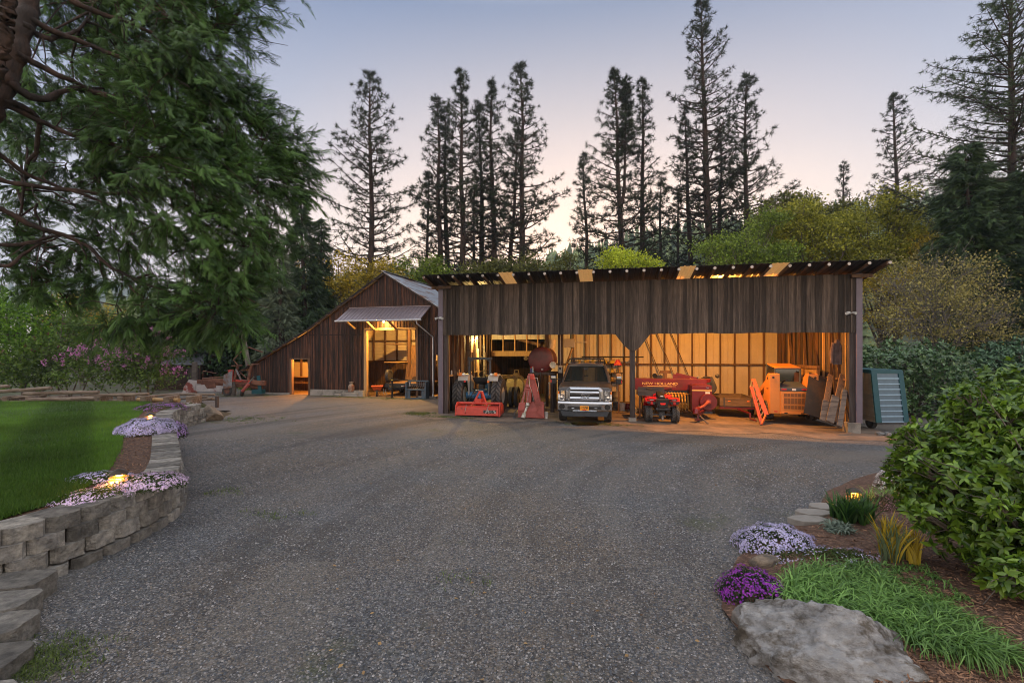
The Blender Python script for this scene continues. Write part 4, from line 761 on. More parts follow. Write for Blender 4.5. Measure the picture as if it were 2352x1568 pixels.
# ---------------- red quad bike, seen from the back
AX = (1519.5-CX)/F*18.9; at = thing('quad_bike', 'bright red and black quad bike seen from behind, right of the middle post', 'quad bike', (AX, 18.9, gz(AX, 18.9)+.005), R(-9))
m_qred = mat('glossy_red_plastic', (.55, .012, .018), .25, var=.04, coat=.5)
for s_ in (-1, 1):
    wheel(at, (s_*.50, 0, .33), .33, .27, .15, m_dkst, 18, 'rear_wheel', .03, s_, 26); wheel(at, (s_*.47, 1.28, .33), .33, .22, .15, m_dkst, 18, 'front_wheel', .03, s_, 26)
    b = MB(); b.loft([[(s_*.22, -.30, .93), (s_*.64, -.36, .86), (s_*.62, -.30, .76), (s_*.24, -.26, .80)], [(s_*.20, .0, 1.0), (s_*.66, .0, .96), (s_*.66, .0, .86), (s_*.22, .0, .84)], [(s_*.22, .3, .98), (s_*.64, .34, .93), (s_*.66, .36, .6), (s_*.24, .3, .6)]]); b.build('rear_fender', m_qred, at, bevel=.02, smooth=True)
    b = MB(); b.loft([[(s_*.24, -.34, .84), (s_*.62, -.40, .84), (s_*.56, -.40, .75), (s_*.3, -.36, .72)], [(s_*.24, -.3, .84), (s_*.62, -.3, .84), (s_*.56, -.3, .75), (s_*.3, -.3, .72)]]); l_ = b.build('light_pod', m_black, at, bevel=.01); MB().lathe([(0, -.02), (.05, -.015), (.05, .02)], (s_*.42, -.4, .785), 'y', 12).build('tail_light', m_redl, l_, smooth=True)
    b = MB(); b.loft([[(s_*.2, .8, .9), (s_*.5, .85, .98), (s_*.5, .85, .9), (s_*.2, .8, .8)], [(s_*.18, 1.25, 1.0), (s_*.62, 1.3, .98), (s_*.62, 1.3, .9), (s_*.18, 1.25, .8)], [(s_*.2, 1.6, .9), (s_*.5, 1.62, .8), (s_*.5, 1.62, .7), (s_*.2, 1.6, .7)]]); b.build('front_fender', m_qred, at, bevel=.02, smooth=True)
    b = MB(); b.loft([[(s_*.1, .55, .95), (s_*.26, .5, .9), (s_*.3, .5, .7), (s_*.12, .5, .7)], [(s_*.1, .95, 1.12), (s_*.2, .95, 1.06), (s_*.3, .95, .8), (s_*.12, .95, .75)]]); b.build('tank_panel', m_qred, at, bevel=.02)
b = MB(); b.loft([[(-.14, -.1, .92), (.14, -.1, .92), (.12, -.12, 1.0), (-.12, -.12, 1.0)], [(-.17, .3, .93), (.17, .3, .93), (.14, .3, 1.08), (-.14, .3, 1.08)], [(-.12, .75, .95), (.12, .75, .95), (.1, .75, 1.16), (-.1, .75, 1.16)]]); b.build('seat', m_black, at, bevel=.03, smooth=True)
b = MB(); b.prism([(-.24, .9), (.24, .9), (.2, .7), (.12, .6), (-.12, .6), (-.2, .7)], -.36, -.2, 'y'); b.box((-.2, -.2, .45), (.2, 1.4, .85)); b.build('tail_panel', m_black, at, bevel=.02)
MB().prism([(-.11, .79), (.11, .79), (.08, .72), (-.08, .72)], -.385, -.36, 'y').build('brake_light', mat('brake_lens', (.75, .02, .02), .25, emit=(1, .05, .03, .15)), at, bevel=.006)
b = MB()
for y in (-.42, -.3, -.18, -.05): b.tube([(-.5, y, .93), (.5, y, .93)], .011, 6)
b.tube([(-.56, -.02, .93), (-.52, -.44, .93), (0, -.48, .93), (.52, -.44, .93), (.56, -.02, .93)], .014, 6); b.tube([(-.27, -.4, .92), (-.2, -.42, .62), (.2, -.42, .62), (.27, -.4, .92)], .014, 6)
for y in (1.1, 1.3, 1.5): b.tube([(-.4, y, 1.05), (.4, y, 1.05)], .011, 6)
b.build('cargo_rack', m_black, at, smooth=True)
b = MB(); b.tube([(-.5, .72, 1.26), (-.28, .82, 1.22), (-.1, .9, 1.16), (.1, .9, 1.16), (.28, .82, 1.22), (.5, .72, 1.26)], .013, 8); b.tube([(-.5, .72, 1.26), (-.36, .78, 1.24)], .02, 8); b.tube([(.5, .72, 1.26), (.36, .78, 1.24)], .02, 8); b.box((-.12, .86, 1.1), (.12, .98, 1.2)); b.build('handlebar', m_black, at, smooth=True)
b = MB(); b.lathe([(.02, -.26), (.07, -.24), (.075, .2), (.04, .24), (.02, .3)], (.0, -.22, .55), 'x', 16); b.build('muffler', m_dkst, at, smooth=True)
b = MB(); b.bar((-.5, 0, .3), (.5, 0, .3), .06); b.box((-.1, -.12, .2), (.1, .1, .42)); b.bar((-.25, -.05, .5), (-.4, 0, .32), .035); b.bar((.25, -.05, .5), (.4, 0, .32), .035); b.build('rear_axle', m_dkst, at, bevel=.01)
b = MB(); b.box((-.035, -.26, .12), (.035, -.12, .27)); b.lathe([(.035, .0), (.035, .06)], (0, -.26, .24), 'z', 8); b.build('hitch', m_steel, at, bevel=.005)
MB().box((-.05, -.08, .99), (.05, -.07, 1.05)).build('seat_badge', mat('white_decal', (.7, .7, .7)), at)
for s_ in (-1, 1): MB().box((s_*.42-.07, -.365, .885), (s_*.42+.07, -.355, .93)).build('warning_decal', mat('white_decal', (.7, .7, .7)), at); kids(at)[-1].location.y = -.01
pb = thing('weathered_plank', 'grey weathered board standing across in front of the baler just behind the quad bike', 'plank', S(8.55, 1.0), SA); z = pb.location; MB().box((-.5, 0, .82), (.55, .04, 1.18)).build('board', mat('grey_weathered_wood', (.125, .105, .088), .9, col2=(.06, .05, .045), stretch=(1, 8, 12), sc=1.8, bump=.5, bsc=3), pb); MB().box((-.45, .05, -.1), (-.38, .1, 1.0)).build('leg', m_stud, pb); MB().box((.42, .05, -.1), (.49, .1, 1.0)).build('leg', m_stud, pb)
# ---------------- hay baler
BX = (1612-CX)/F*20.3; bl = thing('hay_baler', 'maroon hay baler with yellow pickup bands and a round flywheel in the right bay', 'baler', (BX, 20.3, gz(BX, 20.3)), R(-11.5))
m_mar = mat('baler_maroon_paint', (.125, .008, .015), .4, col2=(.08, .014, .014), sc=2.5, mask=(.5, .7), var=.1, coat=.2)
m_strp = mat('cream_stripe', (.62, .46, .16), .5, var=.05)
b = MB(); b.box((-.40, .0, .30), (.40, 1.3, 1.40)); b.build('knotter_box', m_mar, bl, bevel=.02)
MB().box((-.32, .12, 1.405), (.3, 1.1, 1.42)).build('hatch', m_mar, bl, bevel=.01)
MB().box((-.402, -.006, 1.17), (.402, .0, 1.215)).build('stripe', m_strp, bl)
b = MB(); b.box((-2.75, .85, 1.12), (.35, 1.55, 1.62)); b.hexa([(.35, .85, 1.45), (.55, 1.0, 1.5), (.55, 1.55, 1.5), (.35, 1.55, 1.45)], [(.35, .85, 1.62), (.55, 1.0, 1.62), (.55, 1.55, 1.62), (.35, 1.55, 1.62)]); bc = b.build('bale_chamber', m_mar, bl, bevel=.015)
text('NEW HOLLAND', .155, (-1.62, .843, 1.40), FRONT, m_strp, bc, ext=.002, sx=1.35, bold=.002)
b = MB(); b.box((-2.15, .84, 1.27), (-1.1, .849, 1.30))
for i in range(4): b.box((-2.18-.04*i-.012, .84, 1.27), (-2.18-.04*i, .849, 1.30)); b.box((-1.08+.04*i, .84, 1.27), (-1.068+.04*i, .849, 1.30))
b.build('stripe', m_strp, bc)
b = MB(); b.lathe([(.33, -.08), (.345, -.06), (.345, .04), (.28, .05), (.27, -.03), (.13, -.04), (.12, -.12), (.0, -.13)], (.24, -.08, .72), 'y', 32); b.build('flywheel', m_mar, bl, smooth=True)
b = MB(); b.tube([(.24, -.16, .74), (-.05, -.75, .62), (-.33, -1.2, .56)], [.07, .055, .05], 12); b.lathe([(.1, -.03), (.09, .05)], (.21, -.22, .73), 'y', 12); b.build('drive_shaft', m_pinkred, bl, smooth=True)
b = MB(); b.tube([(-.33, -1.15, .56), (-.45, -1.35, .5), (-.48, -1.4, .36)], [.09, .12, .11], 12); b.bar((-.42, -1.3, .5), (-.36, -1.35, .12), .07, .05); b.bar((-.36, -1.3, .3), (.1, .1, .35), .1, .12); b.box((-.5, -1.42, .1), (-.3, -1.25, .16)); b.build('drawbar', m_mar, bl, smooth=False, bevel=.01)
b = MB(); b.bar((-.32, -1.38, .3), (-.05, -1.6, .03), .08, .03); b.bar((-.34, -1.3, .3), (-.36, -1.3, .02), .05); b.box((-.42, -1.36, .02), (-.3, -1.24, .05)); b.build('parking_stand', mat('grey_weathered_wood', (.17, .15, .13)), bl)
b = MB(); b.tube([(-.33, -1.1, .6), (-.28, -1.0, .64), (-.3, -1.05, .52), (-.24, -.95, .6), (-.28, -1.0, .52)], .012, 5); b.build('chain', m_steel, bl)
b = MB(); b.box((-.35, -.06, .22), (.42, .5, .3)); b.box((-2.4, .95, .55), (.3, 1.5, 1.12)); b.build('frame', m_dkst, bl)
b = MB()
for i in range(16):
    x = -2.35+i*.125; b.tube([(x, .95, 1.0), (x, .58, .92), (x, .42, .66), (x, .5, .4), (x, .8, .26)], .04, 6)
b.build('pickup_bands', m_yel, bl, smooth=True)
b = MB(); b.tube([(-2.45, .45, 1.05), (-.4, .42, 1.0)], .022, 6); b.build('wind_guard', m_yel, bl)
b = MB(); b.prism([(-2.55, .95), (-2.5, .35), (-2.9, .55), (-2.95, .9)], .4, .46, 'y'); b.build('side_shield', m_yel, bl, bevel=.01)
b = MB()
for i in range(34): x = -2.35+i*.058; b.tube([(x, .5, .42), (x+.01, .42, .15)], .006, 4)
b.build('spring_tines', m_dkst, bl)
for x in (-2.2, .0): wheel(bl, (x, 1.1, .33), .33, .2, .2, m_yel, 0, 'wheel', .02, -1, 24)
b = MB(); b.bar((-.9, 1.0, 1.85), (.0, .95, 1.63), .05, .09); b.bar((-1.0, 1.3, 1.72), (-.3, 1.2, 1.65), .2, .2); b.build('needle_arm', m_mar, bl)
b = MB(); b.tube([(-.0, .9, 1.62), (.0, .9, 1.68)], .012); b.lathe([(.03, -.01), (.04, 0), (.03, .01)], (0, .9, 1.71), 'y', 10); b.build('lifting_eye', m_steel, bl)
text('Ford', .05, (.22, -.012, 1.31), FRONT, mat('white_decal', (.7, .7, .7)), bl, shear=.3); o_ = MB().lathe([(0, 0), (.5, 0), (.5, .01)], n=20).build('oval_badge', mat('badge_blue', (.01, .03, .16)), bl); o_.location = (.22, -.002, 1.31); o_.rotation_euler = (R(90), 0, 0); o_.scale = (.13, .055, .5)
MB().box((.14, -.006, 1.03), (.32, -.001, 1.13)).build('warning_decal', mat('white_decal', (.7, .7, .7)), bl)
tb = thing('timber_offcut', 'T-shaped block of timber offcuts standing on top of the baler', 'timber', (bl.matrix_basis @ Vector((0, 0, 0))), R(-11.5)); q = Matrix.Rotation(R(-11.5), 4, 'Z') @ Vector((-1.35, 1.15, 0)); tb.location = (bl.location.x+q.x, bl.location.y+q.y, bl.location.z+1.62)
MB().box((-.22, -.05, .22), (.24, .1, .36)).build('board', m_stud, tb); MB().box((-.08, -.04, .0), (.08, .08, .22)).build('block', m_stud, tb)
q = Matrix.Rotation(R(-11.5), 4, 'Z') @ Vector((-1.8, 1.15, 0)); sa = thing('headlamp', 'small round black lamp lying on top of the baler', 'lamp', (bl.location.x+q.x, bl.location.y+q.y, bl.location.z+1.62), R(-30)); MB().lathe([(0, -.06), (.1, -.06), (.11, -.03), (.06, .1), (0, .12)], (0, 0, .12), 'y', 18).build('lamp_shell', m_black, sa, smooth=True); MB().box((.05, .0, 0), (.3, .2, .14)).build('bracket', m_dkst, sa)
# ---------------- wooden trailer
CX_ = (1694-CX)/F*21.0; ct = thing('farm_cart', 'low wooden box cart with plank sides and bent red drawbar, right of the baler', 'cart', (CX_, 21.0, gz(CX_, 21)), R(-12))
m_cart = mat('cart_boards', (.15, .11, .075), .85, col2=(.07, .055, .045), stretch=(1, 1, 9), sc=1.8, mask=(.45, .65), var=.3, bump=.4, bsc=4)
cw, cd, z0, z1 = .69, 2.3, .5, .86
MB().box((-cw, 0, z0-.06), (cw, cd, z0)).build('bed', m_cart, ct)
MB().box((-cw, -.04, z0-.0), (cw, .0, z1)).build('front_panel', m_cart, ct); MB().box((-cw, cd, z0), (cw, cd+.04, z1)).build('tail_panel', m_cart, ct)
MB().box((-cw-.04, -.04, z0), (-cw, cd+.04, z1)).build('side_panel', m_cart, ct); MB().box((cw, -.04, z0), (cw+.04, cd+.04, z1)).build('side_panel', m_cart, ct)
b = MB()
for x in (-cw+.14, cw-.14): b.box((x-.03, -.06, z0-.06), (x+.03, -.042, z1))
b.build('stake_iron', m_dkst, ct); MB().box((-cw-.05, -.05, z0-.12), (cw+.05, .02, z0-.05)).build('frame', m_mar, ct)
for s_ in (-1, 1): wheel(ct, (s_*.82, 1.1, .30), .30, .17, .17, m_fend, 0, 'wheel', .01, s_, 26)
b = MB(); b.bar((-.0, 0, z0-.12), (.28, -.9, .30), .06); b.bar((.28, -.9, .32), (.27, -.95, .08), .06); b.bar((.27, -.95, .09), (.42, -1.25, .05), .05); b.bar((.37, -1.15, .07), (.36, -1.15, .2), .02); b.build('drawbar', m_mar, ct, bevel=.006)
for x in (-.35, .42): MB().box((x-.05, -.046, .7), (x+.05, -.041, .74)).build('reflector', m_amber, ct)
# ---------------- orange loading ramps leaning
rp_ = thing('loading_ramp', 'folded orange-red loading ramp with metal rungs leaning against the yellow skid loader', 'ramp', G(1748, 18.9), R(-12))
m_ramp = mat('ramp_orange_paint', (.62, .10, .025), .5, col2=(.25, .10, .06), sc=7, mask=(.55, .65), var=.12)
for yo, xo in ((0, 0), (.09, .08)):
    b = MB(); b.bar((xo-.05, yo-.15, .03), (xo-.30, yo+.35, 1.45), .05, .09, up=(0, 1, 0)); b.build('ramp_rail', m_ramp, rp_); b = MB(); b.bar((xo+.24, yo+.25, .35), (xo-.1, yo+.85, 1.72), .1, .07, up=(0, 1, 0)); b.build('ramp_rail', m_ramp, rp_)
b = MB()
for i in range(9):
    t = i/8; a = Vector((-.05, -.12, .06)).lerp(Vector((-.30, .38, 1.43)), t); c = Vector((.20, .25, .30)).lerp(Vector((-.1, .85, 1.68)), t); b.bar(a, c, .05, .02)
b.build('rung', m_steel, rp_)
MB().bar((-.02, -.14, .04), (.22, .2, .34), .06, .08).build('ramp_foot', m_ramp, rp_)
# ---------------- skid steer, seen from the back
KX = (1824-CX)/F*19.1; ks = thing('skid_steer_loader', 'yellow-orange skid loader with rear grille facing out and a caged cab in the right bay', 'skid loader', (KX, 19.1, -.14), R(-13))
m_case = mat('loader_yellow_paint', (.56, .215, .04), .45, col2=(.40, .18, .06), sc=2, mask=(.5, .75), var=.08)
m_cab = mat('cab_grey_paint', (.05, .065, .085), .5, var=.1)
for s_ in (-1, 1):
    b = MB(); x0, x1 = (s_*.50, s_*.88); lo, hi = min(x0, x1), max(x0, x1)
    b.prism([(-.0, .30), (.08, .28), (1.0, .45), (.9, 1.0), (.55, 1.75), (.28, 1.90), (.02, 1.88)], lo, hi, 'x'); tw = b.build('arm_tower', m_case, ks, bevel=.02)
    MB().lathe([(.0, 0), (.045, 0), (.045, .012), (0, .012)], (s_*.75, -.012, 1.74), 'y', 16).build('bolt_hole', m_black, tw)
    MB().lathe([(.0, 0), (.05, 0), (.05, .012*s_), (0, .012*s_)], (s_*.88, .3, 1.7), 'x', 16).build('pivot_pin', m_black, tw)
    MB().box((s_*.66-.06, -.006, .37), (s_*.66+.06, -.001, .41)).build('rear_reflector', m_redl, tw)
    b = MB(); b.hexa([(s_*.62, .5, 1.45), (s_*.84, .5, 1.45), (s_*.84, .5, 1.72), (s_*.62, .5, 1.72)], [(s_*.62, 2.3, .75), (s_*.84, 2.3, .75), (s_*.84, 2.3, .95), (s_*.62, 2.3, .95)]); b.bar((s_*.7, .3, .95), (s_*.7, 1.6, .9), .08); b.build('lift_arm', m_case, ks, bevel=.015)
    wheel(ks, (s_*.80, .55, .40), .40, .28, .2, m_case, 16, 'wheel', .04, s_, 28); wheel(ks, (s_*.80, 1.55, .40), .40, .28, .2, m_case, 16, 'wheel', .04, s_, 28)
text('40XT', .10, (-.886, .30, 1.28), (R(90), 0, R(-90)), m_black, ks, ext=.001, sx=1.1)
b = MB(); b.box((-.49, .0, .36), (.49, .12, 1.20)); b.box((-.55, .12, .3), (.55, 2.1, 1.0)); dr_ = b.build('rear_door', m_case, ks, bevel=.012)
b = MB()
for z0, z1 in ((.98, 1.11), (.70, .93), (.50, .63)): b.box((-.38, -.004, z0), (.38, .0, z1))
b.build('grille_recess', m_black, dr_)
b = MB()
for z0, z1 in ((.98, 1.11), (.70, .93), (.50, .63)):
    n_ = int((z1-z0)/.024)
    for i in range(n_+1): z = z0+(z1-z0)*i/n_; b.box((-.38, -.012, z-.004), (.38, -.005, z+.004))
    for i in range(7): x = -.38+i*.1267; b.box((x-.006, -.016, z0), (x+.006, -.006, z1))
b.build('grille_bars', m_case, dr_)
MB().box((-.5, -.03, .3), (.5, .1, .37)).build('bumper', m_case, ks, bevel=.01)
for x in (-.3, .3): MB().box((x-.06, -.034, .315), (x+.06, -.028, .36)).build('tie_hole', m_black, ks)
b = MB(); b.loft([[(-.5, .0, 1.2), (.5, .0, 1.2), (.5, .9, 1.2), (-.5, .9, 1.2)], [(-.5, .0, 1.34), (.5, .0, 1.34), (.46, .9, 1.55), (-.46, .9, 1.55)]]); hd = b.build('engine_hood', m_cab, ks, bevel=.03)
for x in (-.36, .36): MB().box((x-.09, -.01, 1.25), (x+.09, .0, 1.30)).build('tail_light', m_redl, hd)
MB().box((-.07, -.012, 1.225), (.07, -.001, 1.31)).build('decal', mat('white_decal', (.7, .7, .7)), hd)
b = MB(); b.tube([(-.3, .45, 1.45), (-.3, .45, 1.52), (-.22, .35, 1.62), (-.2, .3, 1.62)], .035, 8); b.build('exhaust', m_black, ks, smooth=True)
b = MB(); 
b.hexa([(-.50, .75, 2.08), (.50, .75, 2.08), (.48, 1.95, 2.22), (-.48, 1.95, 2.22)], [(-.46, .8, 2.13), (.46, .8, 2.13), (.44, 1.95, 2.27), (-.44, 1.95, 2.27)])
b.build('cab_roof', m_case, ks, bevel=.02)
b = MB()
for s_ in (-1, 1):
    b.bar((s_*.47, .80, 1.5), (s_*.47, .80, 2.1), .06); b.bar((s_*.46, 1.95, 1.2), (s_*.46, 1.95, 2.24), .06); b.bar((s_*.47, .8, 1.5), (s_*.46, 1.95, 1.45), .05)
b.bar((-.47, .8, 2.08), (.47, .8, 2.08), .07); b.build('cab_frame', m_cab, ks, bevel=.01)
MB().box((-.44, .82, 1.5), (.44, .84, 2.06)).build('rear_window', m_glass, ks)
b = MB()
for s_ in (-1, 1):
    for i in range(12): y = .9+i*.085; b.box((s_*.46-.008, y, 1.5), (s_*.46+.008, y+.02, 2.12))
    for i in range(4): b.box((s_*.46-.01, .85, 1.6+.14*i), (s_*.46+.01, 1.9, 1.62+.14*i))
b.build('side_screen', m_black, ks)
# ---------------- blue-grey trailer/coop outside right
hx = thing('metal_coop', 'tilted grey ribbed-metal box with a teal frame standing outside the right end of the shed', 'metal box', (0, 0, 0), 0)
p0 = D(2012, 970, 17.9); hx.location = (p0.x, p0.y, gz(p0.x, p0.y)); hx.rotation_euler = (0, 0, R(-2))
m_teal = mat('teal_trim_paint', (.006, .075, .10), .45, var=.08); m_side = mat('grey_ribbed_metal', (.16, .25, .34), .35, .4, var=.08, tint=.7); m_side2 = mat('tan_ribbed_metal', (.34, .31, .24), .5, .2, var=.08)
sc_ = 17.9/F; W_ = 73*sc_; H_ = 120*sc_; z_ = p0.z-hx.location.z; LN = -12*sc_; LR = -14*sc_    # lean to the left
A = [(0, 0, z_), (W_, 0, z_+.02), (W_+LR, 0, z_+H_), (LN, 0, z_+H_)]; DPc = 2.2; SL = .25
def lp(u, v, y=0): x = (A[0][0]*(1-u)+A[1][0]*u)*(1-v)+(A[3][0]*(1-u)+A[2][0]*u)*v; z = z_+.02*u*(1-v)+H_*v; return (x, y, z)
fr = .12
b = MB()
def pan(b, u0, v0, u1, v1, y0, y1): b.hexa([lp(u0, v0, y0), lp(u1, v0, y0), lp(u1, v0, y1), lp(u0, v0, y1)], [lp(u0, v1, y0), lp(u1, v1, y0), lp(u1, v1, y1), lp(u0, v1, y1)])
pan(b, 0, 0, .17, 1, -.03, .03); pan(b, .85, 0, 1, 1, -.03, .03); pan(b, .17, .94, .85, 1, -.03, .03); b.build('front_frame', m_teal, hx)
b = MB(); n_ = 9
for i in range(n_):
    v0 = .0+.935*i/n_; v1 = .935*(i+1)/n_; e = v0+(v1-v0)*.2; b.hexa([lp(.17, v0, -.03), lp(.85, v0, -.03), lp(.85, v0, .0), lp(.17, v0, .0)], [lp(.17, e, -.03), lp(.85, e, -.03), lp(.85, e, .0), lp(.17, e, .0)], 1.4); b.hexa([lp(.17, e, .0), lp(.85, e, .0), lp(.85, e, .012), lp(.17, e, .012)], [lp(.17, v1, .0), lp(.85, v1, .0), lp(.85, v1, .012), lp(.17, v1, .012)], .3)
b.build('door_panel', m_side, hx)
b = MB()
for i in range(n_):
    v0 = .0+.935*i/n_; v1 = .935*(i+1)/n_; e = v0+(v1-v0)*.15
    for a_, c_, off in ((v0, e, -.02), (e, v1, 0)):
        L0 = lp(0, a_, .03); L1 = lp(0, c_, .03); b.hexa([(L0[0]+off, .03, L0[2]), (L0[0]+.02, .03, L0[2]), (L0[0]+.02+SL, DPc, L0[2]), (L0[0]+off+SL, DPc, L0[2])], [(L1[0]+off, .03, L1[2]), (L1[0]+.02, .03, L1[2]), (L1[0]+.02+SL, DPc, L1[2]), (L1[0]+off+SL, DPc, L1[2])])
b.build('side_panel', m_side2, hx)
q0 = lp(0, .94); q1 = lp(0, 1); MB().hexa([(q0[0]-.02, .03, q0[2]), (q0[0]+.02, .03, q0[2]), (q0[0]+.02+SL, DPc, q0[2]), (q0[0]-.02+SL, DPc, q0[2])], [(q1[0]-.02, .03, q1[2]), (q1[0]+.02, .03, q1[2]), (q1[0]+.02+SL, DPc, q1[2]), (q1[0]-.02+SL, DPc, q1[2])]).build('top_trim', m_teal, hx)
q2 = lp(1, 1); MB().hexa([(q1[0], .03, q1[2]), (q2[0], .03, q2[2]), (q2[0]+SL, DPc, q2[2]), (q1[0]+SL, DPc, q1[2])], [(q1[0], .03, q1[2]+.02), (q2[0], .03, q2[2]+.02), (q2[0]+SL, DPc, q2[2]+.02), (q1[0]+SL, DPc, q1[2]+.02)]).build('roof', m_teal, hx)
wheel(hx, (.45, .9, .22), .24, .16, .12, m_dkst, 0, 'wheel', .01, 1, 20)
MB().box((.1, .1, z_-.08), (W_-.1, .2, z_)).build('chassis', m_dkst, hx)
# ================================================================== loose things in and around the buildings
gw = mat('grey_weathered_wood', (.17, .15, .13)); m_oldw = mat('old_plank_wood', (.20, .115, .06), .85, col2=(.10, .07, .05), stretch=WOODV, sc=1.4, mask=(.45, .65), var=.25, bump=.4, bsc=3)
def lean(name, label, cat, px0, py0, px1, py1, d0, d1, w_, th, m, group=None):
    a = D(px0, py0, d0); c = D(px1, py1, d1); t = thing(name, label, cat, a, 0, group); q = c-a
    b = MB(); ux = Vector((1, 0, 0)); sx = (ux-q.normalized()*q.normalized().dot(ux)).normalized()*w_/2; sy = q.cross(sx).normalized()*th
    b.hexa([-sx, sx, sx+sy, -sx+sy], [q-sx, q+sx, q+sx+sy, q-sx+sy]); b.build('board', m, t, bevel=.008); return t
pg = 'planks leaning on the right wall of the shed'
lean('leaning_plank', 'tall brown slab board leaning on the right wall, its top in lamp light', 'plank', 1893, 956, 1909, 860, 17.6, 18.6, .20, .05, m_oldw, pg)
lean('leaning_plank', 'second tall slab board on the right wall, nearer the corner post than the first', 'plank', 1915, 965, 1937, 860, 17.3, 18.2, .22, .06, m_oldw, pg)
lean('leaning_plank', 'short brown slab with a rounded top in front of the leaning boards', 'plank', 1907, 968, 1920, 909, 16.9, 17.5, .26, .06, gw, pg)
lean('leaning_plank', 'shortest slab, wide and pale brown, left of the other leaning slabs', 'plank', 1893, 966, 1900, 920, 17.0, 17.5, .28, .05, gw, pg)
lean('leaning_plank', 'grey squared timber with a cut notch leaning beside the corner post', 'plank', 1929, 978, 1942, 894, 16.8, 17.6, .17, .12, gw, pg)
lean('leaning_sheet', 'dark flat sheet standing behind the slabs on the right wall', 'panel', 1872, 956, 1884, 862, 18.4, 19.0, .85, .02, mat('dark_sheet', (.03, .028, .026), .8, col2=(.08, .05, .03), sc=2), None)
gt = thing('wooden_gate', 'boarded wooden gate leaning on the right wall above the skid loader', 'gate', S(15.25, 2.1), SA)
for z in (1.0, 1.2, 1.4, 1.6, 1.78): MB().box((-.06, 0, z), (-.02, 2.9, z+.17)).build('board', m_pine, gt)
MB().box((-.12, 0, 1.92), (-.01, 2.95, 2.05)).build('top_rail', m_stud, gt)
for y in (0, 1.4, 2.85): MB().box((-.1, y, .2), (-.03, y+.09, 1.95)).build('stile', m_stud, gt)
cj = thing('hanging_jacket', 'old brown jacket hanging inside by the right corner post', 'jacket', S(15.2, .5, 0), SA); b = MB()
b.loft([[(x*s1+.0, y*s1, z) for x, y in ((-.14, 0), (-.06, -.09), (.04, -.05), (.1, -.09), (.16, 0), (.08, .06), (-.06, .05))] for z, s1 in ((2.15, 1.1), (2.3, 1.05), (2.6, 1.15), (2.85, 1.0), (3.02, .6), (3.08, .2))]); b.build('jacket_body', mat('brown_cloth', (.10, .065, .06), .95, bump=.5, bsc=9, var=.3), cj, smooth=True)
b = MB(); b.tube([(-.13, -.02, 2.95), (-.2, -.05, 2.6), (-.2, -.06, 2.2)], [.06, .07, .055], 8); b.build('sleeve', mat('brown_cloth', (.10, .065, .06)), cj, smooth=True)
# bench, shelf, tools behind the pickup
sh = thing('wall_shelf', 'timber shelf rack cluttered with tools behind the pickup', 'shelf', S(6.2, 7.6), SA)
for z in (1.0, 1.45, 1.95): MB().box((-1.2, 0, z), (1.5, .42, z+.04)).build('shelf_board', m_stud, sh)
for x in (-1.2, .2, 1.45): MB().box((x-.04, .0, -.1), (x+.04, .08, 2.3)).build('upright', m_post, sh)
cols = [(.5, .35, .03), (.35, .05, .04), (.08, .1, .14), (.45, .42, .38), (.2, .12, .06), (.06, .14, .08)]
nm_c = ['yellow', 'red', 'dark blue', 'pale', 'brown', 'green']; wh = ['top', 'middle', 'lower']
k = 0
for si, z in enumerate((1.99, 1.49, 1.04)):
    for j, x in enumerate((-.95, -.55, -.2, .5, .85, 1.2)):
        ci = (k*5+j) % 6; p = S(6.2+x, 7.75, z); kind = (j+si) % 3; k += 1; col_n = nm_c[ci]; m_ = mat('item_'+col_n.replace(' ', '_'), cols[ci], .5)
        order = ['first', 'second', 'third', 'fourth', 'fifth', 'sixth'][j]
        if kind == 0: t = thing('paint_can', f'{col_n} can, {order} item from the left on the {wh[si]} shelf behind the pickup', 'can', p, SA, 'things on the shelf rack'); MB().lathe([(0, 0), (.08, 0), (.08, .18), (.085, .19), (0, .19)], n=16).build('can_body', m_, t, smooth=True)
        elif kind == 1: t = thing('storage_box', f'{col_n} box, {order} item from the left on the {wh[si]} shelf behind the pickup', 'box', p, SA+.2, 'things on the shelf rack'); MB().box((-.12, -.08, 0), (.12, .08, .16)).box((-.125, -.085, .15), (.125, .085, .18)).build('box_body', m_, t, bevel=.008)
        else: t = thing('oil_jug', f'{col_n} jug, {order} item from the left on the {wh[si]} shelf behind the pickup', 'jug', p, SA, 'things on the shelf rack'); b = MB(); b.loft([[(-s, -s*.6, z_), (s, -s*.6, z_), (s, s*.6, z_), (-s, s*.6, z_)] for z_, s in ((0, .08), (.16, .08), (.2, .05), (.22, .025), (.25, .025))]); b.build('jug_body', m_, t, bevel=.006)
tri = thing('warning_triangle', 'orange slow-vehicle triangle on the rack behind the pickup', 'sign', D(1419, 838, 26.0), SA)
MB().prism([(-.22, -.02), (.22, -.02), (.08, .28), (-.08, .28)], 0, .01).build('border', m_redl, tri); MB().prism([(-.15, .02), (.15, .02), (.0, .25)], -.006, -.001).build('triangle_face', mat('safety_orange', (.8, .14, .02), .4), tri)
pp = thing('steel_pipe', 'long black pipe on wall brackets behind the pickup cab', 'pipe', S(7.0, 7.3, 2.35), SA); MB().tube([(-1.6, 0, 0), (1.7, 0, 0)], .04, 10).build('pipe_body', m_black, pp, smooth=True)
for x in (-1.2, 1.2): MB().box((x-.02, -.02, -.07), (x+.02, .8, -.04)).build('bracket', m_dkst, pp)
bk = thing('white_bucket', 'white plastic bucket on the floor between the pickup and the middle post', 'bucket', (0, 0, 0)); q = P(1429, 942, -.1); bk.location = (q.x, q.y, gz(q.x, q.y)+.01)
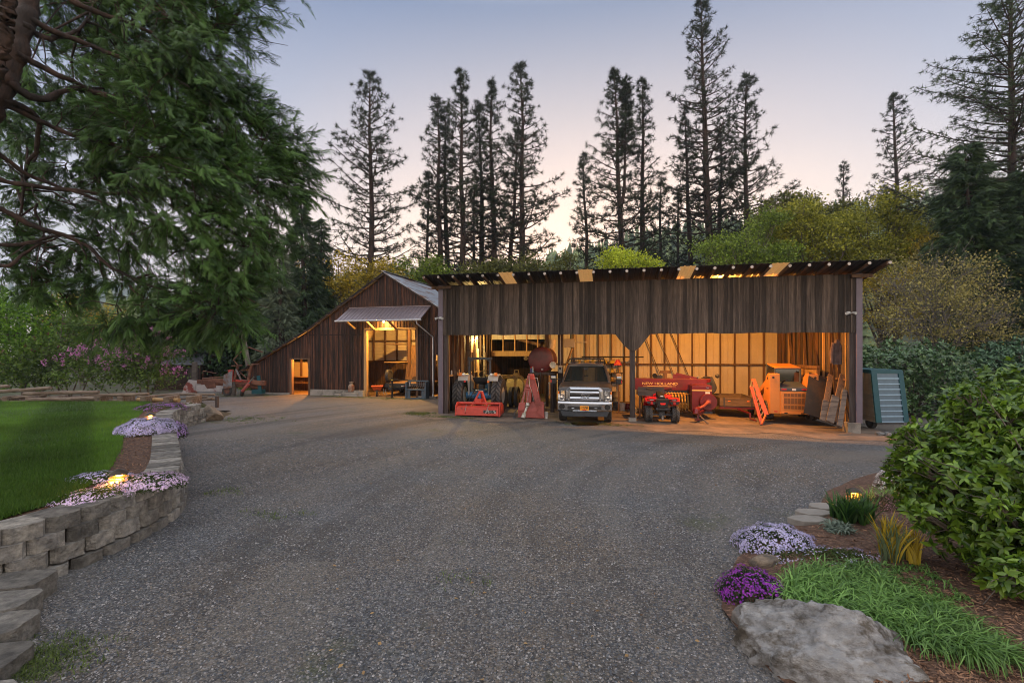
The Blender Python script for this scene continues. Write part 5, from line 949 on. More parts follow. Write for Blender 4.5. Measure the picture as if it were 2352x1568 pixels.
MB().lathe([(0, 0), (.13, 0), (.155, .34), (.165, .34), (.165, .36), (.145, .36), (.12, .02), (0, .02)], n=22).build('pail', mat('white_plastic', (.62, .62, .60), .4), bk, smooth=True); MB().tube([(.165*math.cos(a), -.165*abs(math.sin(a))*.7, .34-.12*abs(math.sin(a))) for a in [i*math.pi/8 for i in range(9)]], .005, 5).build('handle', m_steel, bk)
for i, (dx, c_, l_, h_) in enumerate(((.42, (.25, .03, .03), 'low red can on the floor beside the white bucket', .25), (-.05, (.15, .15, .15), 'dark grey drum behind the white bucket', .8))):
    t = thing('drum', l_, 'drum', (bk.location.x+dx, bk.location.y+.8+i*.3, bk.location.z), 0); MB().lathe([(0, 0), (.2, 0), (.2, h_*.33), (.21, h_*.35), (.2, h_*.37), (.2, h_*.66), (.21, h_*.68), (.2, h_*.7), (.2, h_), (0, h_)], n=22).build('drum_body', mat('drum_paint_%d' % i, c_, .5), t, smooth=True)
for i, z in enumerate((.35, .12)):
    q = D(1417+6, 940, 19.6); t = thing('round_post_end', ['upper', 'lower'][i]+' of two pale round log ends lying beside the middle post', 'log', (q.x+.62, 19.6, gz(q.x, 19.6)+z), SA+.05, 'log ends by the middle post'); MB().lathe([(.0, 0), (.10, 0), (.105, .02), (.105, 1.4), (0, 1.4)], (0, 0, 0), 'y', 18).build('log_body', m_pine, t, smooth=True)
sg = thing('paper_notice', 'small pale notice pinned inside beside the middle post', 'notice', D(1421, 867, 21.5), SA); MB().box((-.09, 0, -.24), (.09, .01, .18)).build('sheet', mat('notice_orange', (.55, .36, .2), .8), sg); b = MB(); [b.box((-.06, -.004, .1-.07*i), (.06-.03*(i % 2), -.001, .12-.07*i)) for i in range(4)]; b.build('printed_lines', m_black, sg); MB().box((-.03, .01, -2), (.03, .07, .5)).build('mounting_post', m_stud, sg)
vac = thing('work_light', 'grey shop box and bent duct hanging above the left of the pickup', 'shop fixture', D(1309, 793, 23.5), SA)
b = MB(); b.box((-.3, 0, -.1), (.25, .5, .32)); b.build('housing', m_fend, vac, bevel=.02); b = MB(); b.tube([(-.9, .2, .3), (-.95, .2, -.3), (-.75, .2, -.8)], [.22, .2, .08], 12); b.build('duct', mat('pale_enamel', (.6, .55, .45)), vac, smooth=True)
b = MB(); b.tube([(.1, .3, -.1), (-.3, .2, -1.3)], .05, 8); b.build('stem', m_pine, vac, smooth=True); b = MB(); b.box((.2, .1, .12), (.8, .3, .2)); b.build('arm', m_fend, vac, bevel=.01)
MB().bar((.0, .3, .3), (0, .3, 1.6), .04).build('hanger', m_dkst, vac)
ep = thing('electrical_box', 'pale electrical box on the dark post left of the pickup', 'switch box', D(1287, 846, 21.8), SA); MB().box((-.09, 0, -.2), (.09, .1, .14)).build('box_body', m_fend, ep, bevel=.01); MB().box((-.05, -.01, -.05), (.03, 0, .06)).build('switch', m_black, ep); MB().tube([(0, .05, .14), (0, .05, 1.8)], .015).build('conduit', m_steel, ep)
MB().box((-.12, .1, -2.2), (.1, .26, 2.3)).build('mounting_post', m_post, ep)
for i, (px, py, h, l_) in enumerate(((1261, 879, .5, 'long steel wrench hanging on the tank stand leg'), (1252, 925, .35, 'short wrench hanging low beside the tank stand'))):
    t = thing('wrench', l_, 'wrench', D(px, py, 20.6), SA, 'wrenches on the tank stand'); b = MB(); b.lathe([(.035, -.01), (.035, .01)], (0, 0, 0), 'y', 10); b.bar((0, 0, 0), (0, 0, -h), .025, .012); b.lathe([(.03, -.01), (.03, .01)], (0, 0, -h), 'y', 10); b.build('wrench_body', m_steel, t)
p = P(1246, 962, -.07); t = thing('paper_cup', 'small pale ribbed bucket beside the winch blade', 'bucket', (p.x+.15, p.y, gz(p.x, p.y)), 0); MB().lathe([(0, 0), (.06, 0), (.07, .1), (.075, .1), (.085, .28), (.09, .28), (0, .25)], n=16).build('pail', mat('white_plastic', (.62, .62, .60)), t, smooth=True)
tp = thing('olive_tarp', 'pale olive tarpaulin draped over a heap behind the yellow machine', 'tarpaulin', S(2.2, 5.6), SA); b = MB(); b.loft([[(x, y*s1, z) for x, y in ((-.6, -.6), (.7, -.6), (.8, .6), (-.5, .6))] for z, s1 in ((.0, 1), (.55, .95), (.95, .6), (1.2, .2))]); b.build('sheet', mat('olive_canvas', (.16, .14, .08), .9, bump=.4, bsc=4), tp, smooth=True)
for i, (x, y, h, l_) in enumerate(((.35, 1.4, 1.7, 'near shovel handle leaning on the left wall'), (.4, 3.1, 2.0, 'orange-handled tool leaning on the left wall behind the tractor'), (.38, 2.4, 1.5, 'short rake leaning on the left wall'))):
    t = thing('garden_tool', l_, 'tool', S(x, y), SA, 'tools on the left wall'); b = MB(); b.tube([(.25, 0, 0), (-.2, .1, h)], .02, 6); b.build('handle', [m_pine, m_ramp, m_stud][i], t); MB().box((.18, -.1, 0), (.22, .1, .25)).build('blade', m_dkst, t)
for i, (y, l_) in enumerate(((.8, 'white jug on the left wall girt, nearest the front'), (1.3, 'small tin on the left wall girt beside the white jug'), (1.9, 'orange tin on the left wall girt'))):
    t = thing('small_tin', l_, 'tin', S(.1, y, 1.615), SA, 'small things on the left wall girt'); MB().lathe([(0, 0), (.04, 0), (.04, .15), (.02, .2), (0, .2)], n=12).build('tin_body', [m_fend, m_dkst, m_pine][i], t, smooth=True)
for i in range(7):
    y = .9+i*.95; x = .14+.05*(i % 3); t = thing('loose_stick', ['pale lath', 'grey plank', 'thin pole', 'brown lath', 'long batten', 'narrow slat', 'rough pole'][i]+' leaning against the inside of the left shed wall', 'lath', S(x, y), SA, 'laths leaning in the left bay'); MB().bar((.12, 0, 0), (-.03, .2+.1*(i % 2), 2.6+.2*(i % 3)), .03, .08+.02*(i % 3), up=(1, 0, 0)).build('lath_body', [m_stud, m_pine, gw][i % 3], t)
ir = thing('scrap_iron', 'black old iron mechanism standing behind the cart', 'scrap metal', S(11.2, 4.4), SA); b = MB(); b.tube([(-.6, 0, 1.0), (-.2, .1, 1.25), (.1, 0, 1.45), (.4, .1, 1.4), (.5, 0, 1.1)], .06, 8); b.lathe([(.25, -.06), (.3, 0), (.25, .06)], (.3, .0, .95), 'y', 16); b.bar((.3, 0, 0), (.35, 0, 1.4), .12); b.bar((-.4, 0, 0), (-.2, 0, 1.2), .08); b.ball((.62, .0, 1.5), .1); b.build('frame', m_dkst, ir)
rk = thing('harrow_tines', 'row of dark clamp-like tines standing on the back wall girt behind the cart', 'tines', S(9.95, 6.6), SA); b = MB()
for i in range(8): x = i*.14; b.tube([(x, 0, .8), (x+.03, 0, 1.05), (x-.03, 0, 1.12)], .02, 5); b.ball((x, 0, 1.12), .035, 6, 4)
b.bar((-.1, 0, .8), (1.1, 0, .8), .06); b.bar((0, 0, 0), (0, 0, .8), .06); b.bar((1, 0, 0), (1, 0, .8), .06); b.build('tine_bar', m_dkst, rk)
# ---------------- barn yard
TL = thing('flatbed_trailer', 'black flatbed utility trailer with a plank deck parked nose-out in the barn doorway', 'trailer', B(2.15, .55), BA+R(4))
MB().box((-1.15, .0, .72), (1.15, 4.6, .78)).build('deck', m_oldw, TL)
b = MB(); b.box((-1.18, -.06, .52), (1.18, .02, .76)); b.box((-1.18, .0, .56), (-1.08, 4.6, .74)); b.box((1.08, 0, .56), (1.18, 4.6, .74)); b.build('frame', m_black, TL, bevel=.01)
b = MB(); b.tube([(-1.0, .02, .78), (-1.0, .02, .98), (1.0, .02, .98), (1.0, .02, .78)], .025, 8); b.build('front_rail', m_black, TL)
b = MB(); b.bar((-.9, 0, .6), (-.35, -1.0, .55), .09, .12); b.bar((.9, 0, .6), (-.25, -1.0, .55), .09, .12); b.box((-.42, -1.25, .48), (-.2, -.95, .62)); b.build('drawbar', m_black, TL)
b = MB(); b.tube([(-.3, -.95, .0), (-.3, -.95, 1.15)], .05, 12); b.tube([(-.3, -.95, 1.1), (-.05, -.95, 1.1), (.05, -.9, 1.05), (.03, -.9, .85)], .015, 6); b.box((-.38, -1.02, 0), (-.22, -.88, .03)); jk = b.build('jack', m_black, TL, smooth=True); MB().lathe([(.052, 0), (.052, .06)], (-.3, -.95, 1.0), 'z', 12).build('sticker', mat('sticker_yellow', (.6, .5, .05), .5), jk)
b = MB(); b.box((-.15, -.068, .58), (.0, -.062, .63)); b.box((.5, -.068, .58), (.62, -.062, .63)); b.build('reflector', mat('white_decal', (.7, .7, .7)), TL); MB().box((.05, -.068, .58), (.4, -.062, .63)).build('reflector', m_redl, TL)
wheel(TL, (-1.02, .15, 1.22), .38, .2, .2, m_dkst, 0, 'spare_wheel', .01, -1, 30)
for s_ in (-1, 1): wheel(TL, (s_*1.3, 2.6, .34), .34, .2, .2, m_dkst, 0, 'wheel', .01, s_, 24)
b = MB(); [b.tube([(x, -1.1, .55), (x-.02, -1.12, .35), (x+.05, -1.1, .18)], .014, 6) for x in (-.75, -.6)]; b.build('safety_chain', m_steel, TL)
BXD = thing('ramp_box', 'dark open wooden wedge box lying on the trailer deck', 'box', TL.matrix_basis @ Vector((.25, 1.4, .78)), BA); MB().hexa([(-.5, 0, 0), (.6, 0, 0), (.6, .6, 0), (-.4, .6, 0)], [(-.25, 0, .32), (.6, 0, .38), (.6, .6, .38), (-.1, .6, .32)]).build('box_body', m_post, BXD)
GR = thing('brush_fork', 'blue-grey steel fork frame with a mesh back standing on the gravel before the barn', 'fork attachment', P(955, 916), BA+R(6)); GR.location.z = 0
b = MB(); b.box((-.6, -.05, .0), (-.52, .55, .95)); b.box((.52, -.05, .0), (.6, .55, .95)); b.box((-.58, .0, .48), (.58, .1, .56)); b.box((-.6, .35, .95), (.6, .42, 1.02)); b.box((-.58, -.05, .0), (.58, .05, .08)); b.box((-.52, .0, .08), (-.33, .04, .45)); b.box((.33, .0, .08), (.52, .04, .45)); b.build('frame', mat('bluegrey_steel', (.07, .11, .15), .5, .3, col2=(.10, .07, .05), sc=6, mask=(.5, .7)), GR, bevel=.008)
b = MB(); [b.tube([(-.45+i*.1286, .1, .58), (-.45+i*.1286, .4, .72), (-.45+i*.1286, .38, .96)], .01, 5) for i in range(8)]; [b.tube([(-.52, .38, z), (.52, .38, z)], .01, 5) for z in (.72, .83)]; b.build('mesh_back', m_steel, GR)
for s_ in (-1, 1): MB().box((s_*.5-.04, .33, .7), (s_*.5+.04, .345, .92)).build('decal', mat('white_decal', (.7, .7, .7)), GR)
mk = thing('milk_can', 'old rusty milk can beside the barn doorway on concrete blocks', 'milk can', B(-.85, -.25, .28), 0); MB().lathe([(0, 0), (.17, 0), (.18, .03), (.18, .33), (.15, .4), (.1, .45), (.1, .52), (.13, .54), (.14, .58), (0, .6)], n=20).build('can_body', mat('milk_can_metal', (.30, .25, .20), .6, .3, col2=(.25, .09, .05), sc=5, mask=(.45, .6)), mk, smooth=True)
for i, (t_, y, l_, s) in enumerate(((-1.5, -.35, 'pair of hollow concrete blocks by the barn foundation, left of the milk can', (.4, .2, .2)), (-.85, -.3, 'large concrete block under the milk can', (.55, .35, .28)), (-.3, -.25, 'tall concrete block at the left side of the barn doorway', (.3, .3, .42)))):
    t = thing('concrete_block', l_, 'block', B(t_, y, -.05), BA, 'concrete blocks by the barn'); b = MB(); b.box((-s[0], -s[1]/2, 0), (s[0], s[1]/2, s[2]) if i else (-.02, s[1]/2, s[2])); 
    if i == 0: b.box((.02, -.1, 0), (.4, .1, .2))
    b.build('block_body', m_conc, t, bevel=.012)
for i, (x, y, h, w_, l_, m_) in enumerate(((1.25, 3.6, 3.1, .9, 'big brown hardboard sheet leaning inside the barn', m_oldw), (1.75, 3.2, 2.6, .6, 'pointed plywood sheet leaning in front of the hardboard in the barn', m_stud), (2.35, 3.4, 2.7, .7, 'third brown sheet leaning inside the barn by the ladder', m_oldw))):
    t = thing('leaning_sheet', l_, 'sheet', B(x, y, 0), BA, 'sheets leaning inside the barn'); q = [(-w_/2, .0), (w_/2, .0), (w_/2-.1, h-.3), (0 if i == 1 else w_/2-.2, h), (-w_/2+.0, h-(.5 if i == 1 else .05))]
    b = MB(); b.add([(a, -.5+c*.2, c) for a, c in q]+[(a, -.47+c*.2, c) for a, c in q], [(0, 1, 2, 3, 4), (9, 8, 7, 6, 5)]+[(k, k+5, (k+1) % 5+5, (k+1) % 5) for k in range(5)]); b.build('sheet_body', m_, t)
ld = thing('wooden_ladder', 'dark ladder standing upright inside the barn', 'ladder', B(2.95, 3.9, 0), BA); [MB().bar((x, 0, 0), (x, .3, 4.5), .04, .08).build('stile', m_post, ld) for x in (-.2, .2)]; [MB().bar((-.2, .02+.02*i, .3*i+.3), (.2, .02+.02*i, .3*i+.3), .03).build('rung', m_post, ld) for i in range(13)]
wb = thing('wheelbarrow', 'small rusty wheelbarrow just inside the barn doorway on the left', 'wheelbarrow', B(.35, .6, 0), BA+.5); b = MB(); b.loft([[(-.2, -.25, .35), (.2, -.25, .35), (.2, .25, .35), (-.2, .25, .35)], [(-.35, -.4, .6), (.35, -.4, .6), (.35, .4, .6), (-.35, .4, .6)]], cap=False); b.build('tray', m_ramp, wb); wheel(wb, (0, -.45, .2), .2, .08, .1, m_dkst, 0, 'wheel', .01, 1, 16); b = MB(); [b.bar((x, -.45, .2), (x*1.6, .9, .5), .03) for x in (-.15, .15)]; [b.bar((x, .3, .4), (x, .35, 0), .03) for x in (-.2, .2)]; b.build('handles', m_stud, wb)
for i, (dx, l_) in enumerate(((4.75, 'looped pale rope hanging in the dark recess right of the barn doorway'), (4.95, 'second coil of rope hanging lower in the same recess'))):
    t = thing('rope_coil', l_, 'rope', B(dx, .12, 1.75-.35*i), BA, 'ropes in the barn recess'); b = MB()
    for k in range(4): r = .1+.03*k; b.tube([(r*.6*math.cos(a)+.02*k, .01*k, -.25+r*2*math.sin(a)) for a in [j*math.pi/8 for j in range(17)]], .01, 5)
    b.build('coil', mat('pale_rope', (.30, .24, .17), .9), t)
for i, (a, c, l_) in enumerate((((5.0, -.1, 0), (5.35, .15, 1.9), 'left crossed pole standing in the barn recess'), ((5.45, -.15, 0), (4.95, .15, 1.2), 'right crossed pole standing in the barn recess'))):
    t = thing('old_pole', l_, 'pole', B(*a), BA, 'poles in the barn recess'); MB().bar((0, 0, 0), (c[0]-a[0], c[1]-a[1], c[2]), .07).build('pole_body', m_post, t)
b = MB(); b.bar((0, 0, .03), (1.3, .5, .03), .09, .05); t = thing('ground_timber', 'flat timber lying on the gravel from the fork frame to the shed', 'timber', P(968, 914), 0); b.build('board', m_oldw, t)
pt = thing('potted_shrub', 'small green shrub at the left corner of the barn foundation', 'shrub', B(-8.35, -.45, 0), 0)
# items through the small door
for i, (x, y, z, l_) in enumerate(((-4.35, 2.2, .3, 'dark bucket hanging tilted inside the small barn door'),)):
    t = thing('old_pail', l_, 'bucket', B(x, y, z+.3), BA); MB().lathe([(0, 0), (.15, 0), (.2, .35), (.19, .35), (.14, .02), (0, .02)], n=18).build('pail', m_dkst, t, smooth=True); t.rotation_euler = (R(40), R(30), 0)
# ---------------- rusty machinery, log fence and small roof at left
m_rust = mat('rusted_iron', (.11, .045, .03), .8, col2=(.20, .09, .055), sc=4, mask=(.45, .6), var=.2)
hr = thing('rusted_mower', 'rusted red old hay machine on a wheel at the left of the barn', 'farm machine', P(505, 909), R(6)); hr.location.z = 0
b = MB(); b.bar((-.95, 0, .95), (2.6, 0, .75), .3, .28); b.bar((-.9, -.1, .8), (2.4, .1, .5), .12, .2); b.prism([(-.95, 1.0), (-.2, .95), (-.1, .5), (-.6, .45)], -.25, -.2); b.build('frame', m_rust, hr, bevel=.02)
b = MB(); [b.tube([(x, -.1, .95), (x+.2, -.1, 1.15), (x+.7, -.05, 1.1)], .02, 5) for x in (-.7, -.5, -.3)]; b.tube([(-.95, 0, 1.0), (-.95, 0, 1.5), (-.2, 0, 1.35)], .02, 5); b.tube([(.4, 0, 1.55), (.9, 0, 1.2)], .025, 5); b.tube([(.7, 0, 1.0), (.9, 0, 1.4), (1.1, 0, 1.45), (1.5, 0, 1.05)], .03, 6); b.build('linkage', m_rust, hr)
MB().prism([(.35, 1.25), (.85, 1.55), (.8, .5), (.3, .45)], -.3, -.28).build('shield', mat('grey_shield', (.25, .27, .30), .5, .4, col2=(.2, .09, .05), sc=4), hr)
wheel(hr, (.5, -.1, .32), .32, .2, .17, m_rust, 0, 'wheel', .01, -1, 24); kids(hr)[-1].rotation_euler = (0, 0, R(75))
kick = thing('log_splitter', 'red and brown log splitter with a bent pipe arm at the low barn end', 'splitter', P(548, 909), R(4)); kick.location.z = 0
b = MB(); b.bar((-.5, 0, .95), (.75, 0, .85), .12, .14); b.box((-.55, -.1, .85), (-.3, .1, 1.55)); b.build('beam', m_red, kick, bevel=.015)
b = MB(); b.bar((-.25, 0, .9), (-.05, .0, 1.75), .12); b.bar((.5, 0, .7), (.75, 0, 1.85), .12); b.bar((-.35, -.1, 1.8), (.25, -.1, 1.82), .1, .06); b.bar((.55, -.1, 1.85), (1.2, -.1, 1.9), .1, .06); b.build('uprights', m_rust, kick, bevel=.01)
b = MB(); b.tube([(-.05, 0, 1.85), (-.3, 0, 2.15), (.1, 0, 2.6), (.6, 0, 2.9), (1.4, 0, 2.6)], .035, 8); b.build('bent_pipe', m_rust, kick, smooth=True)
b = MB(); b.bar((-.1, -.1, 1.6), (.2, -.1, .95), .16, .04); b.build('grey_plate', mat('grey_shield', (.25, .27, .30)), kick)
b = MB(); b.tube([(.35, -.3, .3), (.75, -.35, .75)], .09, 12); b.build('cylinder', m_pinkred, kick, smooth=True); b = MB(); b.tube([(.75, -.35, .75), (1.1, -.4, 1.2)], .04, 8); b.build('piston', m_chrome, kick, smooth=True)
b = MB(); b.box((-.42, -.1, 0), (-.18, .1, .85)); b.build('stump_block', gw, kick)
b = MB(); b.box((.7, .1, .1), (1.3, .6, .35)); b.bar((1.2, .1, .2), (1.1, .1, 1.2), .2, .05); b.build('teal_tray', m_teal, kick); wheel(kick, (.3, -.2, .2), .2, .1, .1, m_dkst, 0, 'wheel', .01, 1, 16)
tg = thing('old_tailgate', 'flaking white and red truck tailgate lying by the rusted machine', 'tailgate', P(460, 905), R(3)); tg.location.z = .15
MB().box((-.35, 0, .0), (1.5, .08, .5)).build('panel', mat('flaking_white_paint', (.45, .42, .42), .6, col2=(.22, .05, .04), sc=3, mask=(.48, .55)), tg, bevel=.02); MB().box((-.2, -.03, .5), (1.5, .08, .75)).build('upper_rail', m_rust, tg, bevel=.02)
MB().prism([(-1.1, -.1), (-.3, .0), (-.2, .7), (-.7, .75), (-1.0, .3)], 0, .06).build('bent_panel', mat('flaking_white_paint', (.45, .42, .42)), tg); [MB().box((x, 0, -.2), (x+.08, .08, 0)).build('leg', m_rust, tg) for x in (-.3, 1.3)]
fp = thing('fence_post', 'pale timber post standing beside the big dark tree trunk', 'post', P(447, 890, .4), 0); fp.location.z = .0; MB().box((-.12, -.1, -.1), (.12, .1, 2.0)).build('post_body', gw, fp, bevel=.01)
sr = thing('garden_shed', 'little shed with a grey metal roof half hidden behind the lilac', 'shed', D(425, 840, 34), R(12)); sr.location.z = 0
MB().box((-1.9, 0, -.1), (1.0, 2.4, 1.75)).build('wall', m_barnw, sr); MB().hexa([(-2.2, -.3, 1.72), (1.25, -.3, 1.72), (.9, 1.3, 2.45), (-2.2, 1.3, 2.45)], [(-2.2, -.3, 1.77), (1.25, -.3, 1.77), (.9, 1.3, 2.5), (-2.2, 1.3, 2.5)]).build('roof', mat('shed_grey_roof', (.16, .17, .20), .4, .3), sr)
MB().hexa([(.9, 1.3, 2.45), (-2.2, 1.3, 2.45), (-2.2, 2.8, 1.8), (1.25, 2.8, 1.8)], [(.9, 1.3, 2.5), (-2.2, 1.3, 2.5), (-2.2, 2.8, 1.85), (1.25, 2.8, 1.85)]).build('roof_back', mat('shed_grey_roof', (.16, .17, .20)), sr); MB().box((.2, -.03, 0), (.8, .0, 1.6)).build('door', m_post, sr)
fn = thing('log_rail_fence', 'zigzag fence of weathered logs laid one on another along the far edge of the lawn', 'fence', (0, 0, 0))
m_log = mat('weathered_log', (.20, .16, .125), .9, col2=(.10, .065, .045), stretch=(1.5, 12, 12), sc=1.5, mask=(.42, .62), var=.3, bump=.8, bsc=5)
def lpx(x, y): return x/3.675*.784, (1080+y/3.675)*.784
logs = [((-60, 248), (550, 205), 20.3, 38), ((255, 268), (1065, 250), 20.0, 40), ((910, 292), (1600, 268), 20.6, 34), ((1480, 302), (1930, 275), 21.2, 30), ((1900, 272), (2310, 276), 21.8, 26), ((-60, 330), (500, 286), 20.4, 30),
        ((290, 332), (1030, 320), 20.0, 44), ((865, 352), (1490, 341), 20.6, 42), ((1480, 332), (1930, 335), 20.9, 42), ((-60, 372), (320, 352), 20.1, 36), ((-40, 190), (90, 186), 20.8, 34), ((2040, 315), (2320, 330), 21.9, 30), ((1980, 372), (2290, 316), 21.4, 24), ((1700, 345), (2240, 300), 21.7, 16), ((1560, 372), (1800, 366), 20.9, 18)]
for i, (a, c, d, wpx) in enumerate(logs):
    pa = D(*lpx(*a), d); pc = D(*lpx(*c), d+.5*(1 if i % 2 else -.5)); r = wpx/3.675*.784/F*d/2; n_ = 9; b = MB()
    pts = [pa.lerp(pc, k/(n_-1))+Vector((0, random.uniform(-.02, .02), random.uniform(-.012, .012))) for k in range(n_)]; b.tube(pts, [r*random.uniform(.92, 1.08) for _ in pts], 11)
    b.build('rail', m_pine if i in (8,) else m_log, fn, smooth=True)
MB().box((-.05, -.05, 0), (.06, .06, .5)).build('stake', m_post, fn).location = (P(493, 922, .5).x, 21.0, .2); kids(fn)[-1].location.x = D(498/1.0, 900, 21).x
for i in range(9):                                   # cross-stacked support blocks under the rails
    px = 30+i*52; q = D(px, 905, 20.7); MB().box((-.12, -.35, 0), (.12, .35, .55)).build('support_block', m_log, fn, bevel=.02); kids(fn)[-1].location = (q.x, 20.7, .2)
# ================================================================== garden: walls, rocks, lights
m_block = mat('split_face_block', (.165, .16, .148), .95, col2=(.28, .265, .23), sc=9, mask=(.4, .62), var=.35, bump=1.6, bsc=30, tint=.5, bdist=.03)
rw = thing('retaining_wall', 'curved retaining wall of grey split-face concrete blocks, four courses high, holding up the lawn', 'retaining wall', (0, 0, 0))
FACE = [(-7.6, -4), (-7.5, -1.5), (-7.35, 1), (-7.05, 3.2), (-6.6, 4.2), (-5.8, 4.75), (-5.37, 5.3), (-5.22, 5.9), (-5.17, 6.5), (-5.19, 7.0), (-5.3, 7.6), (-5.55, 8.15), (-6.1, 9.0), (-6.9, 10.1), (-7.85, 11.4), (-9.1, 13.1), (-10.2, 14.6), (-11.0, 15.8), (-11.35, 16.9), (-11.55, 18.1), (-11.9, 19.5)]
def resample(P_, n):
    P_ = np.array(P_); t = np.arange(len(P_)); tt = np.linspace(0, len(P_)-1, 400)
    Q = np.stack([np.interp(tt, t, P_[:, 0]), np.interp(tt, t, P_[:, 1])], 1)
    for _ in range(40): Q[1:-1] = .25*Q[:-2]+.5*Q[1:-1]+.25*Q[2:]
    d = np.concatenate([[0], np.cumsum(np.linalg.norm(np.diff(Q, axis=0), axis=1))]); s = np.linspace(0, d[-1], n)
    return np.stack([np.interp(s, d, Q[:, 0]), np.interp(s, d, Q[:, 1])], 1), d[-1]
_, Lw = resample(FACE, 10)
def rough_block(b, c, ux, uy, w0, w1, dep, h, front_n=7, tint=None, bow=.03):
    """block whose rough face points along -uy; c = middle of the face at the bottom"""
    n1, n2 = front_n, 4; V = []; c = Vector(c)
    for j in range(n2+1):
        for i in range(n1+1):
            u = i/n1*2-1; v = j/n2; edge = min(1, 1.25*min(1-abs(u), .25)*4)*min(1, min(v, 1-v)*4+.25)
            fac = min(1, (1-abs(u))/.28); out = (bow*.3+.066)*fac+.013*random.random()*(.5+.5*fac)-.035
            V.append(c+ux*(u*w0/2)-uy*out+Vector((0, 0, v*h)))
    F_ = [(j*(n1+1)+i, j*(n1+1)+i+1, (j+1)*(n1+1)+i+1, (j+1)*(n1+1)+i) for j in range(n2) for i in range(n1)]
    k = len(V); V += [c-ux*w1/2+uy*dep, c+ux*w1/2+uy*dep, c-ux*w1/2+uy*dep+Vector((0, 0, h)), c+ux*w1/2+uy*dep+Vector((0, 0, h))]
    F_ += [tuple([n2*(n1+1)+i for i in range(n1+1)]+[k+3, k+2]), (k, k+2)+tuple(j*(n1+1) for j in range(n2, -1, -1)), (k+1,)+tuple(j*(n1+1)+n1 for j in range(n2+1))+(k+3,), (k, k+1, k+3, k+2)]
    b.add(V, F_, tint)
for c_ in range(4):
    nb = int(Lw/.40); Q, _ = resample(FACE, nb*2+1); b = MB(); off = c_ % 2
    for i in range(off, nb*2-1, 2):
        p, m_, q = Q[i], Q[min(i+1, nb*2)], Q[min(i+2, nb*2)]; d = (q-p); ln = np.linalg.norm(d); d = d/ln; nrm_ = np.array([-d[1], d[0]])
        if m_[1] > 18.35+(.42*(3-c_)-.3): continue
        s = m_+nrm_*.03*c_; h = .178; z0 = -.03+c_*h+(.0 if c_ else -.02)
        rough_block(b, (s[0], s[1], z0), Vector((d[0], d[1], 0)), Vector((nrm_[0], nrm_[1], 0)), ln-.032, ln-.12 if c_ < 3 else ln-.075, .30 if c_ < 3 else .42, h-.003+random.uniform(-.002, .002), 7 if m_[1] < 11 else 4)
    b.build(['lower_course', 'second_course', 'third_course', 'cap_course'][c_], m_block, rw)
lw = thing('step_wall', 'low row of big flat concrete blocks at the bottom left corner, stepping down from the retaining wall', 'garden wall', (0, 0, 0))
b = MB()
for e, y, z in ((-4.98, 5.12, .24), (-4.74, 4.72, .22), (-4.42, 4.36, .2), (-4.05, 3.93, .16), (-3.75, 3.5, .12)):
    rough_block(b, (e, y, -.05), Vector((.18, -.98, 0)).normalized(), Vector((-.98, -.18, 0)).normalized(), .43, .40, 1.0, z+.03, 8, bow=.02)
b.build('blocks', m_block, lw)
def rock(name, label, loc, size, rz, m, seed=1, planes=None, cat='boulder', sub=5, rough=.05, flat=.35, group=None):
    r_ = random.Random(seed); bm = bmesh.new(); bmesh.ops.create_icosphere(bm, subdivisions=sub, radius=1)
    pl = planes or [(Vector((r_.gauss(0, 1), r_.gauss(0, 1), r_.gauss(.2, .8))).normalized(), r_.uniform(.6, .95)) for _ in range(13)]
    from mathutils import noise as mn
    for v in bm.verts:
        d = v.co.normalized(); rr = 1.0
        for n_, h in pl:
            q = d.dot(n_)
            if q > 1e-3: rr = min(rr, h/q)
        rr *= 1+rough*mn.fractal(d*2.2+Vector((seed, 0, 0)), 1, 2, 6)+rough*.6*mn.fractal(d*8+Vector((seed, 3, 0)), .9, 2, 4); v.co = d*rr
    me = bpy.data.meshes.new(name); bm.to_mesh(me); bm.free(); me.materials.append(m); me.polygons.foreach_set('use_smooth', [True]*len(me.polygons))
    o = bpy.data.objects.new(name, me); COL.objects.link(o); o.location = loc; o.scale = size; o.rotation_euler = rz if hasattr(rz, '__len__') else (0, 0, rz); tag(o, label, cat, group); return o
m_rock = mat('pale_lichened_rock', (.34, .34, .335), .9, col2=(.11, .095, .075), sc=3.5, mask=(.5, .60), var=.45, bump=1.0, bsc=7, bdist=.12)
m_rock2 = mat('grey_river_rock', (.13, .125, .12), .8, col2=(.18, .16, .14), sc=2, var=.15, bump=.4, bsc=14)
m_rock3 = mat('brown_rock', (.22, .17, .12), .9, col2=(.10, .085, .07), sc=2.2, mask=(.45, .6), var=.25, bump=.8, bsc=10)
bo = rock('boulder', 'large pale grey boulder with lichen at the bottom right corner of the drive', (2.70, 4.0, -.02), (.82, .56, .58), R(-14), m_rock, 5, planes=[(Vector((.25, -.55, .8)).normalized(), .62), (Vector((-.5, -.25, .85)).normalized(), .72), (Vector((.75, -.1, .62)).normalized(), .66), (Vector((-.9, -.35, .1)).normalized(), .82), (Vector((.2, .6, .8)).normalized(), .7), (Vector((-.45, -.85, .1)).normalized(), .78), (Vector((.3, -.95, .0)).normalized(), .85), (Vector((.95, -.3, .1)).normalized(), .93)], sub=6, rough=.10)
m_moss = mat('moss_patch', (.03, .028, .012), 1, bump=1, bsc=60, var=.4)
for i, (px, py, d) in enumerate(((1845, 1472, 3.8), (1836, 1497, 3.72), (1862, 1499, 3.7), (1932, 1483, 3.72), (1905, 1500, 3.68))): pass
rock('boulder', 'brown pointed boulder lit by the path light at the far end of the block wall', D(478, 945, 18.6)+Vector((.05, 0, -.15)), (.62, .42, .40), (0, R(18), R(-30)), m_rock3, 11)
